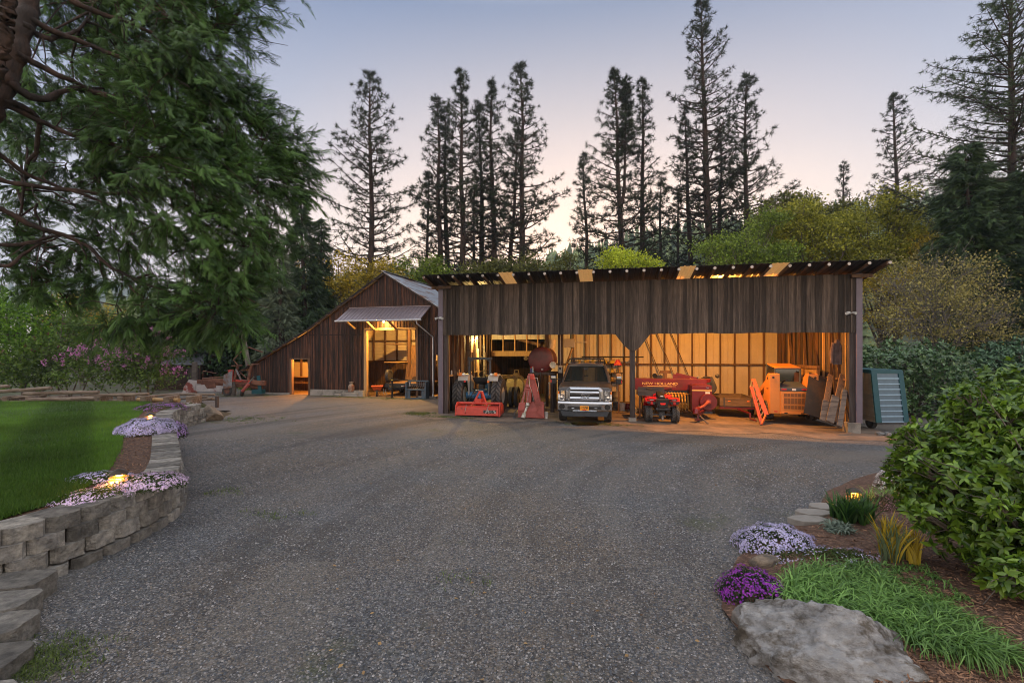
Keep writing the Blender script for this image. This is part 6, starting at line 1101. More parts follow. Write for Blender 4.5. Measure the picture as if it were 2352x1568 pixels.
rock('rock', 'smooth dark oval stone in the mulch near the bottom right corner', P(2208, 1536, .05), (.27, .13, .085), (0, R(6), R(-22)), m_rock2, 3, sub=4, rough=.02, planes=[(Vector((0, 0, 1)), .85)], cat='stone')
rock('rock', 'upright grey stone wedged between the boulder and the purple flowers', P(1712, 1445, .02)+Vector((0, .08, .05)), (.10, .10, .16), .4, m_rock2, 21, sub=4, cat='stone')
rock('rock', 'rounded tan stone between the two flower mounds at the edge of the drive', P(1758, 1297, .05)+Vector((0, 0, .03)), (.20, .14, .13), .2, m_rock3, 22, sub=4, cat='stone')
rock('rock', 'flat half-buried stone right of the large boulder', P(2112, 1535, .05), (.16, .12, .05), .2, m_rock2, 31, sub=4, cat='stone')
for i, (px, py, w_, l_) in enumerate(((1856, 1200, .27, 'nearest of the three flat edging stones beside the drive'), (1868, 1184, .27, 'middle of the three flat edging stones beside the drive'), (1895, 1170, .27, 'farthest of the three flat edging stones, next to the green iris leaves'))):
    b = MB(); n_ = 9; b.prism([(w_*math.cos(a)*(1+.12*math.sin(3*a+i)), .17*math.sin(a)*(1+.1*math.cos(2*a+i))) for a in [2*math.pi*k/n_ for k in range(n_)]], 0, .10, 'z'); o = b.build('edging_stone', mat('flagstone', (.24, .225, .20), .9, bump=.5, bsc=16, var=.15), bevel=.012, loc=P(px, py, .06)-Vector((0, 0, .03))); tag(o, l_, 'stone', 'edging stones by the drive')
for i, (x, y, s) in enumerate(((12.95, 17.0, .14), (13.15, 16.85, .11), (13.3, 17.1, .13))): rock('rock', ['pale rounded stone against the concrete footing of the right corner post', 'second pale stone, smallest, beside the corner footing', 'third pale stone, farthest from the corner footing'][i], (x, y, gz(x, y)+.04), (s*1.3, s, s*.7), i, m_rock, 40+i, sub=3, cat='stone')
def path_light(loc, label, s=1.0, power=5):
    t = thing('path_light', label, 'path light', loc, 0, 'low glowing path lights'); t.scale = (s, s, s)
    m_br = mat('bronze_lamp_metal', (.06, .045, .03), .45, .5); MB().tube([(0, 0, -.25), (0, 0, .06)], .014, 8).build('stake', m_br, t, smooth=True)
    MB().lathe([(0, .235), (.02, .23), (.06, .215), (.115, .18), (.122, .165), (.11, .165), (0, .18)], n=24).build('cap', m_br, t, smooth=True)
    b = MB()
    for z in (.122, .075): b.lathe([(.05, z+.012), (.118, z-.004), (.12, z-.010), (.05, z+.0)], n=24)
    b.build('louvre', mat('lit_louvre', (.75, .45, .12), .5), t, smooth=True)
    MB().lathe([(.042, .05), (.042, .165)], n=16).build('glow_tube', mat('path_glow', (1, .7, .3), emit=(1, .48, .07, 14)), t, smooth=True)
    b = MB(); [b.bar((.085*math.cos(a), .085*math.sin(a), .05), (.085*math.cos(a), .085*math.sin(a), .17), .008) for a in (.3, 1.87, 3.44, 5.0)]; b.build('strut', m_br, t)
    ld = bpy.data.lights.new('path_light', 'POINT'); ld.energy = power; ld.color = (1, .45, .10); ld.shadow_soft_size = .05; lo = bpy.data.objects.new('light', ld); COL.objects.link(lo); lo.parent = t; lo.location = (0, -.13, .09)
path_light(P(273, 1113, .69), 'nearest glowing path light among the pale flowers on the block wall')
path_light(P(345, 968, .69), 'second glowing path light farther along the block wall, behind the lilac-coloured flowers', 1.1)
path_light(D(452, 944, 18.5), 'farthest glowing path light beside the brown boulder at the end of the wall', 1.1)
path_light(D(1962, 1150, 8.3), 'glowing path light half hidden by the iris leaves in the right-hand bed', 1.0)
sp_ = thing('spotlight', 'small black garden spotlight at the bottom edge in front of the large boulder', 'spotlight', P(1943, 1566, .0), R(20)); b = MB(); b.lathe([(.0, -.1), (.045, -.09), (.055, .05), (.05, .06), (0, .03)], (0, 0, .07), 'y', 16); b.build('lamp_head', m_black, sp_, smooth=True); MB().tube([(0, 0, -.05), (0, 0, .06)], .012).build('stake', m_black, sp_)
# planted bed on the right
EDGE = [(1.5, 2.6), (3.3, 2.3), (4.0, 2.05), (4.9, 2.12), (5.5, 2.45), (6.1, 2.85), (6.7, 3.6), (7.3, 4.3), (7.9, 5.0), (8.9, 5.8), (10, 7.2), (11, 9), (11.6, 13.5)]
bedz = lambda x, y: .035+.10*min(1, max(0, (x-interp(EDGE, y))/.8))+.02*math.sin(x*5)*math.sin(y*4)
tag(strip('flower_bed', [(1.5+.2*i, interp(EDGE, 1.5+.2*i), 15) for i in range(51)], m_mulch, bedz, nx=50), kind='structure')
# loose bark chips
n_ = 9000; px = 1780+600*rng.random(n_); py = 1170+400*rng.random(n_)**.8; A_ = np.array([P(a, c, .13)[:] for a, c in zip(px, py)]); ok = np.array([x > interp(EDGE, y)+.1 if y < 11.6 else False for x, y, z in A_]); A_ = A_[ok]; A_[:, 2] = [bedz(x, y)+.006 for x, y, z in A_]
T = np.array([(-.13, -.5, 0), (.13, -.5, .02), (.1, .5, 0), (-.12, .5, .03)]); TF = np.array([(0, 1, 2, 3)]); n_ = len(A_)
yd = rng.normal(size=(n_, 3)); yd[:, 2] *= .2; u = np.tile([0., 0, 1], (n_, 1))+.5*rng.normal(size=(n_, 3)); v, f, t = scatter(T, TF, A_, yd, u, .02+.045*rng.random(n_)**2)
n2 = 5000; y2 = 6+12*rng.random(n2); x0 = np.array([lawnx(a) for a in y2]); x1 = np.array([wallx(a) for a in y2])-.15; B2 = np.stack([x0+(x1-x0)*rng.random(n2), y2, np.full(n2, .655)], 1); yd = rng.normal(size=(n2, 3)); yd[:, 2] *= .2
v2_, f2_, t2_ = scatter(T, TF, B2, yd, np.tile([0., 0, 1], (n2, 1))+.5*rng.normal(size=(n2, 3)), .02+.03*rng.random(n2)**2)
m_chip = leafmat('bark_chips', (.10, .05, .03), (.30, .17, .10), transl=0, rough=.9, tint=.4); v, f, t = merge([(v, f, t), (v2_, f2_, t2_)])
tag(npmesh('mulch_chips', v, f, m_chip, tint=t), 'loose red-brown bark chips on the planting beds', 'bark chips', kind='stuff')
# ------------------------------------------------------------------ plants
LEAF = np.array([(0, 0, 0), (-.20, .28, .03), (0, .3, -.03), (.20, .28, .03), (-.17, .62, .0), (0, .64, -.06), (.17, .62, .0), (0, 1, -.16)])
LEAFF = np.array([(0, 2, 1), (0, 3, 2), (1, 2, 5), (1, 5, 4), (2, 3, 6), (2, 6, 5), (4, 5, 7), (5, 6, 7)])
SIMPLE = np.array([(0, 0, 0), (-.3, .45, .05), (.3, .5, .03), (0, 1, -.05)]); SIMPLEF = np.array([(0, 2, 1), (1, 2, 3)])
def lobe_points(lobes, n, shell=.55):
    """lobes: (centre, (rx,ry,rz)); returns points + outward directions, kept mostly near the surface"""
    vol = np.array([l[1][0]*l[1][1]*l[1][2] for l in lobes])**(2/3); k = rng.choice(len(lobes), n, p=vol/vol.sum())
    C_ = np.array([tuple(l[0]) for l in lobes])[k]; R_ = np.array([l[1] for l in lobes])[k]; d = nrm(rng.normal(size=(n, 3))); r = (shell+(1-shell)*rng.random(n))**.7
    bump = 1+.2*np.sin(d[:, 0]*7+k)*np.sin(d[:, 1]*6+k*2)*1.3
    return C_+d*R_*(r*bump)[:, None], d
def mound(name, label, cat, c, r, n_leaf, n_fl, m_leaf, m_fl, leaf=.03, fl=.016, group=None, part='flowers', below=.1):
    t = thing(name, label, cat, c, 0, group); m1, m2 = m_leaf, m_fl
    d = nrm(rng.normal(size=(n_leaf, 3))); d[:, 2] = np.abs(d[:, 2]); q = d*np.array(r)*(.75+.25*rng.random(n_leaf))[:, None]*(1+.10*np.sin(d[:, 0:1]*9)*np.cos(d[:, 1:2]*8)); q[:, 2] -= below*rng.random(n_leaf)*.5
    v, f, tt = scatter(SIMPLE, SIMPLEF, q, d+.8*rng.normal(size=(n_leaf, 3)), rng.normal(size=(n_leaf, 3)), leaf*(.7+.6*rng.random(n_leaf))); npmesh('foliage', v, f, m1, t, tint=tt)
    if n_fl:
        n_fl = int(n_fl*1.5); fl = fl*.78; nc = max(6, n_fl//9); cc = nrm(rng.normal(size=(nc, 3))); cc[:, 2] = np.abs(cc[:, 2])*.9+.08; k = rng.integers(0, nc, n_fl); d = nrm(cc[k]+.10*rng.normal(size=(n_fl, 3))); q = d*np.array(r)*(1.02+.05*rng.random(n_fl))[:, None]*(1+.10*np.sin(d[:, 0:1]*9)*np.cos(d[:, 1:2]*8))
        a5 = [2*math.pi*i/5 for i in range(5)]; T = [(0, 0, 0)]; Fq = []
        for i, a in enumerate(a5): T += [(.45*math.sin(a-.5), .45*math.cos(a-.5), .05), (math.sin(a), math.cos(a), .1), (.45*math.sin(a+.5), .45*math.cos(a+.5), .05)]; k_ = 1+3*i; Fq.append((0, k_, k_+1, k_+2))
        T = np.array(T); Fq = np.array(Fq); tan = np.cross(d, rng.normal(size=(n_fl, 3))); v, f, tt = scatter(T, Fq, q, tan, d+.35*rng.normal(size=(n_fl, 3)), fl*(.8+.4*rng.random(n_fl))); npmesh(part, v, f, m2, t, tint=tt)
    return t
mg = leafmat('cushion_green', (.04, .075, .018), (.08, .13, .03)); mlv = leafmat('lavender_petals', (.42, .40, .68), (.72, .68, .90), transl=.2, tint=.1); mpk = leafmat('pink_petals', (.55, .42, .66), (.82, .66, .82), transl=.2, tint=.1); mpu = leafmat('purple_petals', (.20, .02, .36), (.42, .06, .52), transl=.2, tint=.15); mwh = leafmat('white_petals', (.7, .7, .72), (.85, .85, .85), transl=.2, tint=.05)
mound('phlox_mound', 'pale blue phlox cushion spilling over the edge of the drive on the right', 'flower cushion', P(1782, 1262, .0), (.50, .42, .30), 3500, 2600, mg, mlv, fl=.018)
mound('phlox_mound', 'sparse pale blue phlox with more green, right of the full blue cushion', 'flower cushion', P(1895, 1290, .06), (.75, .30, .14), 4200, 330, mg, mlv, fl=.018)
mound('aubrieta_mound', 'deep purple flowering cushion beside the large boulder', 'flower cushion', P(1738, 1385, .0)+Vector((0, .08, 0)), (.33, .33, .30), 3400, 900, leafmat('aubrieta_green', (.035, .06, .03), (.07, .10, .05)), mpu, fl=.017)
mound('candytuft_mound', 'white flowering cushion at the left edge of the big leafy shrub', 'flower cushion', P(2075, 1140, .0), (.42, .35, .65), 2200, 900, mg, mwh, fl=.022)
mound('heather_mound', 'pinkish heather mound behind the iris leaves', 'heather', P(2020, 1172, .08), (.42, .3, .26), 3000, 420, leafmat('heather_green', (.05, .05, .025), (.09, .08, .04)), leafmat('heather_pink', (.32, .13, .20), (.5, .25, .34), transl=.1), leaf=.022, fl=.010)
mound('phlox_mound', 'pinkish white phlox around the nearest path light, right of it on the wall', 'flower cushion', P(335, 1112, .66), (.55, .42, .14), 3600, 1150, mg, mpk, fl=.020)
mound('phlox_mound', 'green and pink phlox left of the nearest path light on the wall', 'flower cushion', P(218, 1142, .64), (.42, .45, .10), 3200, 500, leafmat('olive_cushion', (.06, .085, .018), (.10, .14, .03)), mpk, fl=.018)
mound('phlox_mound', 'pale phlox behind the nearest path light at the lawn edge', 'flower cushion', P(235, 1100, .66), (.45, .3, .10), 2200, 700, mg, mlv, fl=.02)
mound('phlox_mound', 'wide lilac-blue phlox cushion hanging over the far part of the block wall', 'flower cushion', P(340, 992, .67), (.60, .60, .33), 4600, 3000, mg, mlv, fl=.026, leaf=.04)
mound('phlox_mound', 'end of the lilac-blue phlox trailing down the wall face towards the gravel', 'flower cushion', P(400, 1003, .42), (.24, .40, .36), 2400, 700, mg, leafmat('violet_petals', (.40, .26, .62), (.62, .42, .8), transl=.2, tint=.1), fl=.024, leaf=.04)
mound('aubrieta_mound', 'low violet cushion at the far end of the lawn by the wall', 'flower cushion', P(372, 940, .64), (.75, .7, .22), 2600, 700, mg, leafmat('violet_petals2', (.22, .08, .32), (.36, .16, .45), transl=.2), fl=.025, leaf=.04)
mound('phlox_mound', 'small green and white cushion between the far wall end and the last path light', 'flower cushion', D(435, 940, 18.4), (.45, .3, .25), 1600, 160, mg, mwh, fl=.025, leaf=.04)
def blades(name, label, cat, pts, n, L, w_, m, lean=.5, bend=.5, kind=None, group=None, seg=5, part='leaves', jitter=.02, mi=None, wind=(0, 0)):
    """strap leaves: n per call, from positions pts"""
    k = rng.integers(0, len(pts), n); base = np.array(pts)[k]+np.stack([rng.normal(size=n)*jitter, rng.normal(size=n)*jitter, np.zeros(n)], 1)
    a = rng.random(n)*2*math.pi; l_ = L*(.65+.5*rng.random(n)); ln = lean*(.3+rng.random(n)); out = np.stack([np.cos(a)+wind[0], np.sin(a)+wind[1], 0*a], 1); out = nrm(out)
    V = []; ww = w_*(.7+.6*rng.random(n)); side = np.stack([-out[:, 1], out[:, 0], 0*a], 1); side = nrm(side+.5*rng.normal(size=(n, 3))*np.array([1, 1, .2])); bd = bend*(.5+rng.random(n))
    for i in range(seg+1):
        t = i/seg; ang = ln*.6+bd*t*1.6; hor = np.where(bd > .02, l_*t*np.sin(ang*t+ln*.5), l_*t*np.sin(ln)); ver = l_*t*np.cos(np.minimum(ang*t+ln*.4, 2.2)*.85)
        c = base+out*hor[:, None]+np.array([0, 0, 1])*ver[:, None]; wi = ww*(1-t)**.45*(.6+.4*min(1, t*4+.2)) if i < seg else ww*.04
        V += [c-side*wi[:, None]/2, c+side*wi[:, None]/2]
    V = np.stack(V, 1).reshape(-1, 3); m0 = (np.arange(n)*(2*seg+2))[:, None, None]; q = np.array([(2*i, 2*i+1, 2*i+3, 2*i+2) for i in range(seg)])[None]
    Fa = (m0+q).reshape(-1, 4); tt = np.repeat(rng.random(n), seg)
    t_ = thing(name, label, cat, (0, 0, 0), 0, group); npmesh(part, V, Fa, m, t_, tint=tt)
    if kind: t_['kind'] = kind
    return t_
def inpoly(poly, n, z=.12):
    poly = np.array(poly, float); out = []; lo = poly.min(0); hi = poly.max(0)
    while len(out) < n:
        p = lo+(hi-lo)*rng.random(2); c = False; j = len(poly)-1
        for i in range(len(poly)):
            if (poly[i][1] > p[1]) != (poly[j][1] > p[1]) and p[0] < (poly[j][0]-poly[i][0])*(p[1]-poly[i][1])/(poly[j][1]-poly[i][1])+poly[i][0]: c = not c
            j = i
        if c: out.append(tuple(P(p[0], p[1], z)))
    return out
mgr = leafmat('strap_leaf_green', (.055, .14, .025), (.20, .37, .085), transl=.25, rough=.42, tint=.2)
blades('daylily_clump', 'broad drift of arching pale green strap leaves behind the large boulder', 'strap-leaf plants', inpoly([(1800, 1335), (1880, 1310), (1990, 1318), (2060, 1360), (2150, 1400), (2250, 1470), (2320, 1530), (2230, 1520), (2110, 1500), (2050, 1455), (1960, 1425), (1850, 1405), (1790, 1380)], 330), 5600, .30, .014, mgr, .9, 1.0, kind='stuff', wind=(.5, -.2))
blades('iris_clump', 'clump of upright dark green iris leaves beside the half-hidden path light', 'iris', inpoly([(1905, 1185), (1940, 1178), (2005, 1195), (2000, 1215), (1950, 1212)], 40, .1), 330, .40, .038, leafmat('iris_green', (.02, .07, .03), (.07, .16, .03), transl=.3, rough=.4), .35, .12)
blades('variegated_iris', 'clump of upright yellow-striped iris leaves in the mulch bed', 'iris', inpoly([(2022, 1275), (2045, 1268), (2070, 1290), (2050, 1298)], 12, .12), 62, .50, .036, leafmat('iris_yellow', (.42, .32, .03), (.62, .46, .05), transl=.3, tint=.2), .30, .08)
blades('variegated_iris', 'narrow green leaves growing among the yellow-striped iris', 'iris', inpoly([(2012, 1280), (2045, 1265), (2080, 1290), (2050, 1300)], 14, .12), 70, .48, .022, leafmat('iris_edge', (.10, .16, .08), (.22, .30, .16), transl=.3), .34, .08)
blades('variegated_iris', 'second small yellow-striped iris clump partly under the leafy shrub', 'iris', inpoly([(2082, 1285), (2100, 1280), (2106, 1300), (2090, 1302)], 8, .12), 46, .38, .034, leafmat('iris_yellow', (.42, .32, .03), (.62, .46, .05)), .3, .06)
blades('lambs_ear', 'small silvery green plant in the mulch beside the edging stones', 'plant', inpoly([(1895, 1215), (1930, 1205), (1965, 1225), (1920, 1235)], 26, .1), 240, .15, .028, leafmat('silver_leaf', (.10, .15, .10), (.20, .26, .20), transl=.2), .8, .5)
blades('wild_seedlings', 'scattered small green seedlings in the mulch', 'seedlings', inpoly([(1950, 1290), (2120, 1300), (2230, 1380), (2160, 1395), (2000, 1330), (1940, 1310)], 90), 700, .09, .016, mgr, .8, .6, kind='stuff')
blades('grass_tuft', 'thin green grass tuft behind the heather at the edge of the bed', 'grass tuft', inpoly([(1990, 1150), (2060, 1140), (2070, 1160), (2000, 1165)], 12, .05), 120, .34, .010, mgr, .5, .3)
# weeds along the shed and barn
wd = []
for i in range(900):
    k = random.random()
    if k < .3: p = S(random.gauss(-.9, .35), random.gauss(-.25, .25))
    elif k < .45: p = S(random.gauss(.6, .7), -1.0+random.gauss(0, .15))
    elif k < .6: p = S(random.gauss(6.5, .8), -1.2+random.gauss(0, .2))
    elif k < .8: p = B(random.gauss(-1.2, .9), random.gauss(-.55, .15))
    else: p = B(random.gauss(2.2, 1.2), random.gauss(-.9, .35))
    wd.append((p.x, p.y, gz(p.x, p.y)))
for c, sx_, sy_, k in (((-16, 29), 1.5, .8, 200), ((-10.5, 18.8), .8, .5, 150), ((13.8, 16.2), .5, .25, 120), ((-15, 31), 2, .8, 120)): wd += [(c[0]+random.gauss(0, sx_), c[1]+random.gauss(0, sy_), gz(c[0], c[1])) for _ in range(k)]
for px, py, k in ((40, 1535, 150), (110, 1500, 60), (640, 1185, 20), (520, 1130, 25), (1100, 1330, 8)):
    q = P(px, py); wd += [(q.x+random.gauss(0, .22), q.y+random.gauss(0, .15), 0) for _ in range(k)]
blades('weeds', 'patches of short weedy grass along the buildings and on the gravel', 'weeds', wd, 12000, .07, .011, leafmat('weed_green', (.06, .10, .02), (.13, .18, .04)), .7, .4, kind='stuff', seg=2, jitter=.05)
# ------------------------------------------------------------------ big leafy shrub, front right
def tree(name, label, cat, base, lobes, n_leaf, leaf, m_leaf, m_bark, trunk_r=.12, group=None, T=SIMPLE, TF=SIMPLEF, rosette=0, droop=0., limbs=1, twigs=0, shell=.5, flowers=None, stems=1, twig_r=.012, sub=6, upd=.15, parts=('crown', 'trunk')):
    t = thing(name, label, cat, base, 0, group); b0 = Vector(base); L_ = [((l[0]-b0), l[1]) for l in lobes]
    if rosette:
        nr = n_leaf//rosette; q, d = lobe_points(L_, nr, shell); d = nrm(d+np.array([0, 0, .35])+.35*rng.normal(size=(nr, 3))); q = np.repeat(q, rosette, 0); D_ = np.repeat(d, rosette, 0); N_ = len(q)
        rad = nrm(np.cross(D_, rng.normal(size=(N_, 3)))); yd = nrm(rad*(.5+.8*rng.random(N_))[:, None]+D_*(.15+.75*rng.random(N_))[:, None]-np.array([0, 0, droop])); v, f, tt = scatter(T, TF, q+D_*(leaf*.35*(rng.random(N_)-.5))[:, None], yd, D_+.2*rng.normal(size=(N_, 3)), leaf*(.6+.6*rng.random(N_)))
    else:
        nc = max(30, n_leaf//38); qc, dc = lobe_points(L_, nc, shell); kk = rng.integers(0, nc, n_leaf); sz = leaf*1.5+.10*np.mean([l[1][0] for l in L_]); q = qc[kk]+rng.normal(size=(n_leaf, 3))*sz*np.array([1, 1, .55]); d = dc[kk]; yd = d*.6+rng.normal(size=q.shape)*.7-np.array([0, 0, droop]); v, f, tt = scatter(T, TF, q, yd, rng.normal(size=q.shape)+np.array([0, 0, upd]), leaf*(.55+.8*rng.random(len(q))))
    npmesh(parts[0], v, f, m_leaf, t, tint=tt)
    lines = []; tz = sum(l[0].z for l in L_)/len(L_)
    for s in range(stems):
        o = Vector((random.gauss(0, .12), random.gauss(0, .12), 0)) if stems > 1 else Vector((0, 0, 0)); top = Vector((sum(l[0].x for l in L_)/len(L_), sum(l[0].y for l in L_)/len(L_), tz)); pts = [o+(top-o)*k/5+Vector((random.gauss(0, .04), random.gauss(0, .04), 0))*k for k in range(6)]
        if stems == 1: lines.append(([tuple(p) for p in pts], [trunk_r*(1-.14*k) for k in range(6)]))
    for ci, (c, r) in enumerate(L_):
        for k in range(limbs):
            f0 = random.uniform(.25, .8); s0 = pts[0].lerp(pts[-1], f0) if stems == 1 else Vector((random.gauss(0, .15), random.gauss(0, .15), 0)); e = c+Vector((random.gauss(0, r[0]*.3), random.gauss(0, r[1]*.3), random.gauss(0, r[2]*.25))); md = (s0+e)/2+Vector((random.gauss(0, .1), random.gauss(0, .1), -.05))*(e-s0).length*.5; r0 = trunk_r*.5*(1-f0*.5) if stems == 1 else trunk_r*.6
            lines.append(([tuple(s0.lerp(md, a).lerp(md.lerp(e, a), a)) for a in (0, .25, .5, .75, 1)], [r0, r0*.8, r0*.6, r0*.45, r0*.3]))
            for _ in range(sub):
                e2 = c+Vector([random.gauss(0, 1)*x*.55 for x in r]); s2 = s0.lerp(e, random.uniform(.5, 1)); m2 = (s2+e2)/2+Vector((0, 0, .05)); lines.append(([tuple(s2), tuple(m2), tuple(e2)], [r0*.3, r0*.2, twig_r*.5]))
    if twigs:
        q, d = lobe_points(L_, twigs, .3); dd = nrm(d+np.array([0, 0, .5])+.4*rng.normal(size=q.shape)); ll = .35+.5*rng.random(twigs); sc_ = max(l[1][0] for l in L_)
        for a, c, l_ in zip(q, dd, ll*sc_*.6): lines.append((np.stack([a-c*l_*.5, a+.05*l_*rng.normal(size=3), a+c*l_*.5]), [twig_r, twig_r*.7, twig_r*.3]))
    v, f, tt = tubes_np(lines, 5); npmesh(parts[1], v, f, m_bark, t, tint=tt, smooth=True)
    if flowers:
        nf, fs, mf, up_ = flowers; q, d = lobe_points(L_, nf*3, .93); sel = np.argsort(-(d[:, 2]*up_+rng.random(len(d))))[:nf]; q, d = q[sel], d[sel]; K = 12; q = np.repeat(q, K, 0); dd = nrm(np.repeat(d, K, 0)*.4+np.array([0, 0, .6])); q = q+dd*(rng.random(len(q))*fs)[:, None]+rng.normal(size=q.shape)*fs*.16
        v, f, tt = scatter(SIMPLE, SIMPLEF, q, rng.normal(size=q.shape), rng.normal(size=q.shape), fs*.38); npmesh('flowers', v, f, mf, t, tint=tt)
    return t
m_bark = mat('grey_bark', (.09, .075, .06), .9, col2=(.16, .14, .12), sc=6, var=.3, bump=.8, bsc=12, stretch=(1, 1, .4))
m_bkdark = mat('dark_bark', (.045, .033, .028), .9, col2=(.09, .055, .04), sc=5, var=.3, bump=1, bsc=9, stretch=(1, 1, .3))
def LB(lst): return [(D(px, py, d), (r if hasattr(r, '__len__') else (r, r, r*.85))) for px, py, d, r in lst]
m_sh = leafmat('shrub_leaf', (.030, .095, .008), (.175, .30, .028), transl=.22, rough=.33, tint=.25, spec=.5)
SHL = [(2345, 930, 5.9, .60), (2250, 985, 5.8, .52), (2165, 1060, 5.8, .42), (2115, 1120, 5.9, .30), (2230, 1120, 5.4, .5), (2350, 1080, 5.3, .6), (2155, 1170, 5.6, .30), (2210, 1220, 5.4, .34), (2310, 1225, 5.1, .42), (2420, 1000, 5.6, .8), (2430, 1200, 5.0, .55), (2400, 1310, 4.7, .26), (2500, 1100, 5.5, .9), (2290, 1290, 5.0, .24), (2085, 1080, 6.0, .22), (2130, 1010, 6.1, .28)]
q_ = random.Random(9)
for px, py, d, r in list(SHL):
    for _ in range(3): a = q_.uniform(0, 6.3); SHL.append((px+math.cos(a)*r*.95*F/d*1, py+math.sin(a)*r*.8*F/d, d-q_.uniform(-.2, .35), q_.uniform(.09, .2)))
tree('leafy_shrub', 'large glossy bright green shrub filling the right foreground', 'shrub', (6.2, 5.6, .1), LB(SHL), 25000, .103, m_sh, m_bark, .05, T=LEAF, TF=LEAFF, rosette=7, droop=.25, stems=6, sub=14, twig_r=.008, shell=.35)
m_hedge = leafmat('laurel_leaf', (.03, .085, .03), (.11, .21, .075), transl=.12, rough=.28, tint=.25, spec=.6)
hl_ = [(1990, 870, 22, 1.1), (2040, 850, 22, 1.2), (2100, 840, 22, 1.2), (2160, 850, 22, 1.2), (2030, 900, 22, 1.2), (2090, 905, 22.5, 1.2), (2150, 920, 22, 1.1), (2200, 870, 22.5, 1.2), (2210, 930, 21.5, 1.1), (1985, 830, 22.5, .9), (2050, 815, 22.6, .85), (2130, 812, 22.6, .85), (2190, 830, 22.6, .9)]
tree('laurel_hedge', 'glossy dark green laurel hedge behind the tilted metal box', 'hedge', (18.5, 22.5, -.3), LB(hl_), 15000, .17, m_hedge, m_bark, .08, rosette=5, stems=6, shell=.45, T=LEAF, TF=LEAFF)
tree('laurel_hedge', 'second blue-green laurel hedge section at the right edge behind the leafy shrub', 'hedge', (25, 23.5, -.3), LB([(2260, 850, 23.5, 1.2), (2320, 835, 23.5, 1.2), (2380, 840, 23.5, 1.3), (2270, 920, 23, 1.3), (2350, 910, 23, 1.3), (2280, 815, 24, .8), (2340, 800, 24, .7)]), 9000, .18, leafmat('laurel_leaf_blue', (.03, .085, .045), (.10, .19, .10), transl=.12, rough=.3), m_bark, .08, rosette=5, stems=5, shell=.45, T=LEAF, TF=LEAFF)
# ------------------------------------------------------------------ broadleaf trees behind the shed
m_lime = leafmat('lime_spring_leaf', (.26, .36, .02), (.50, .56, .04), transl=.4, tint=.2)
m_yg = leafmat('yellowgreen_leaf', (.13, .16, .012), (.36, .36, .04), transl=.35, tint=.3)
m_gold = leafmat('gold_leaf', (.22, .19, .015), (.50, .38, .035), transl=.35, tint=.3)
m_gb = leafmat('green_leaf', (.08, .14, .02), (.22, .31, .035), transl=.35, tint=.3)
m_olive = leafmat('olive_leaf', (.06, .08, .015), (.15, .16, .03), transl=.3, tint=.3)
def bl(name, label, px, base_d, lobes, n, leaf, m_, r=.16, **k):
    L0 = LB(lobes)
    if name in ('maple_tree', 'oak_tree', 'understorey_tree', 'lime_tree'):      # break each mass of the crown into smaller uneven clumps
        q_ = random.Random(px); L1 = []
        for c, rr in L0:
            for _ in range(6):
                f = q_.uniform(.28, .5); d_ = Vector((q_.gauss(0, 1), q_.gauss(0, 1), q_.gauss(.1, .9))).normalized()*q_.uniform(.35, .95); L1.append((c+Vector((d_.x*rr[0]*1.1, d_.y*rr[1], d_.z*rr[2]*1.1)), (rr[0]*f*1.25, rr[1]*f, rr[2]*f*.8)))
        L0 = L1; k.setdefault('sub', 2); n = int(n*1.1); leaf *= .8
    return tree(name, label, 'tree', ((px-CX)/F*base_d, base_d, -.3), L0, n, leaf, m_, k.pop('bark', m_bark), r, shell=.4, **k)
G1 = 'broadleaf trees behind the shed'
bl('lime_tree', 'bright lime-yellow young tree just above the middle of the shed roof', 1445, 31, [(1405, 600, 31, 1.0), (1430, 596, 31, 1.1), (1465, 608, 31, 1.0), (1500, 612, 31, .7), (1420, 625, 31, 1.2), (1470, 640, 31, 1.3), (1385, 620, 31, .5)], 5200, .20, m_lime, .1, group=G1)
bl('maple_tree', 'green-yellow spreading tree over the right third of the shed roof, nearest the middle', 1700, 38, [(1660, 590, 38, 1.9), (1710, 555, 38, 2.2), (1760, 575, 38, 2.2), (1690, 610, 37, 2), (1750, 530, 39, 1.8), (1800, 600, 37, 2), (1640, 610, 37, 1.2)], 13000, .24, m_gb, .2, group=G1, twigs=260)
bl('maple_tree', 'tall yellow-green tree standing in the middle of the trees above the right bay', 1850, 40, [(1800, 520, 40, 2.3), (1860, 510, 40, 2.5), (1900, 540, 40, 2.6), (1840, 570, 39, 2.5), (1900, 590, 39, 2.4), (1790, 560, 39, 2)], 15000, .25, m_yg, .25, group=G1, twigs=300)
bl('maple_tree', 'large golden-green tree above the right end of the shed roof', 2020, 40, [(1960, 520, 40, 2.4), (2030, 510, 40, 2.6), (2090, 520, 40, 2.2), (1980, 575, 39, 2.6), (2060, 580, 39, 2.6), (2110, 560, 40, 1.8), (2000, 620, 38, 2)], 17000, .25, m_yg, .25, group=G1, twigs=340)
bl('maple_tree', 'golden tree glowing behind the bare twiggy tree right of the shed', 2150, 36, [(2030, 660, 36, 2.0), (2090, 640, 36, 2.2), (2160, 600, 36, 2.2), (2200, 650, 35, 2.2), (2130, 700, 35, 2.2), (2050, 730, 35, 2), (2220, 710, 35, 2), (2130, 560, 37, 1.5)], 15000, .22, m_gold, .2, group=G1, twigs=300)
bl('oak_tree', 'small dark oak outlined on the ridge right of the tall pines', 1800, 46, [(1770, 490, 46, 1.8), (1800, 470, 46, 1.7), (1835, 478, 46, 1.8), (1740, 510, 46, 1.6)], 3800, .30, m_olive, .2, group=G1, twigs=240, bark=m_bkdark)
bl('oak_tree', 'second small dark oak on the ridge left of the little pine', 1900, 48, [(1880, 485, 48, 1.8), (1910, 490, 48, 1.8), (1935, 498, 48, 1.6)], 3400, .30, m_olive, .2, group=G1, twigs=200, bark=m_bkdark)
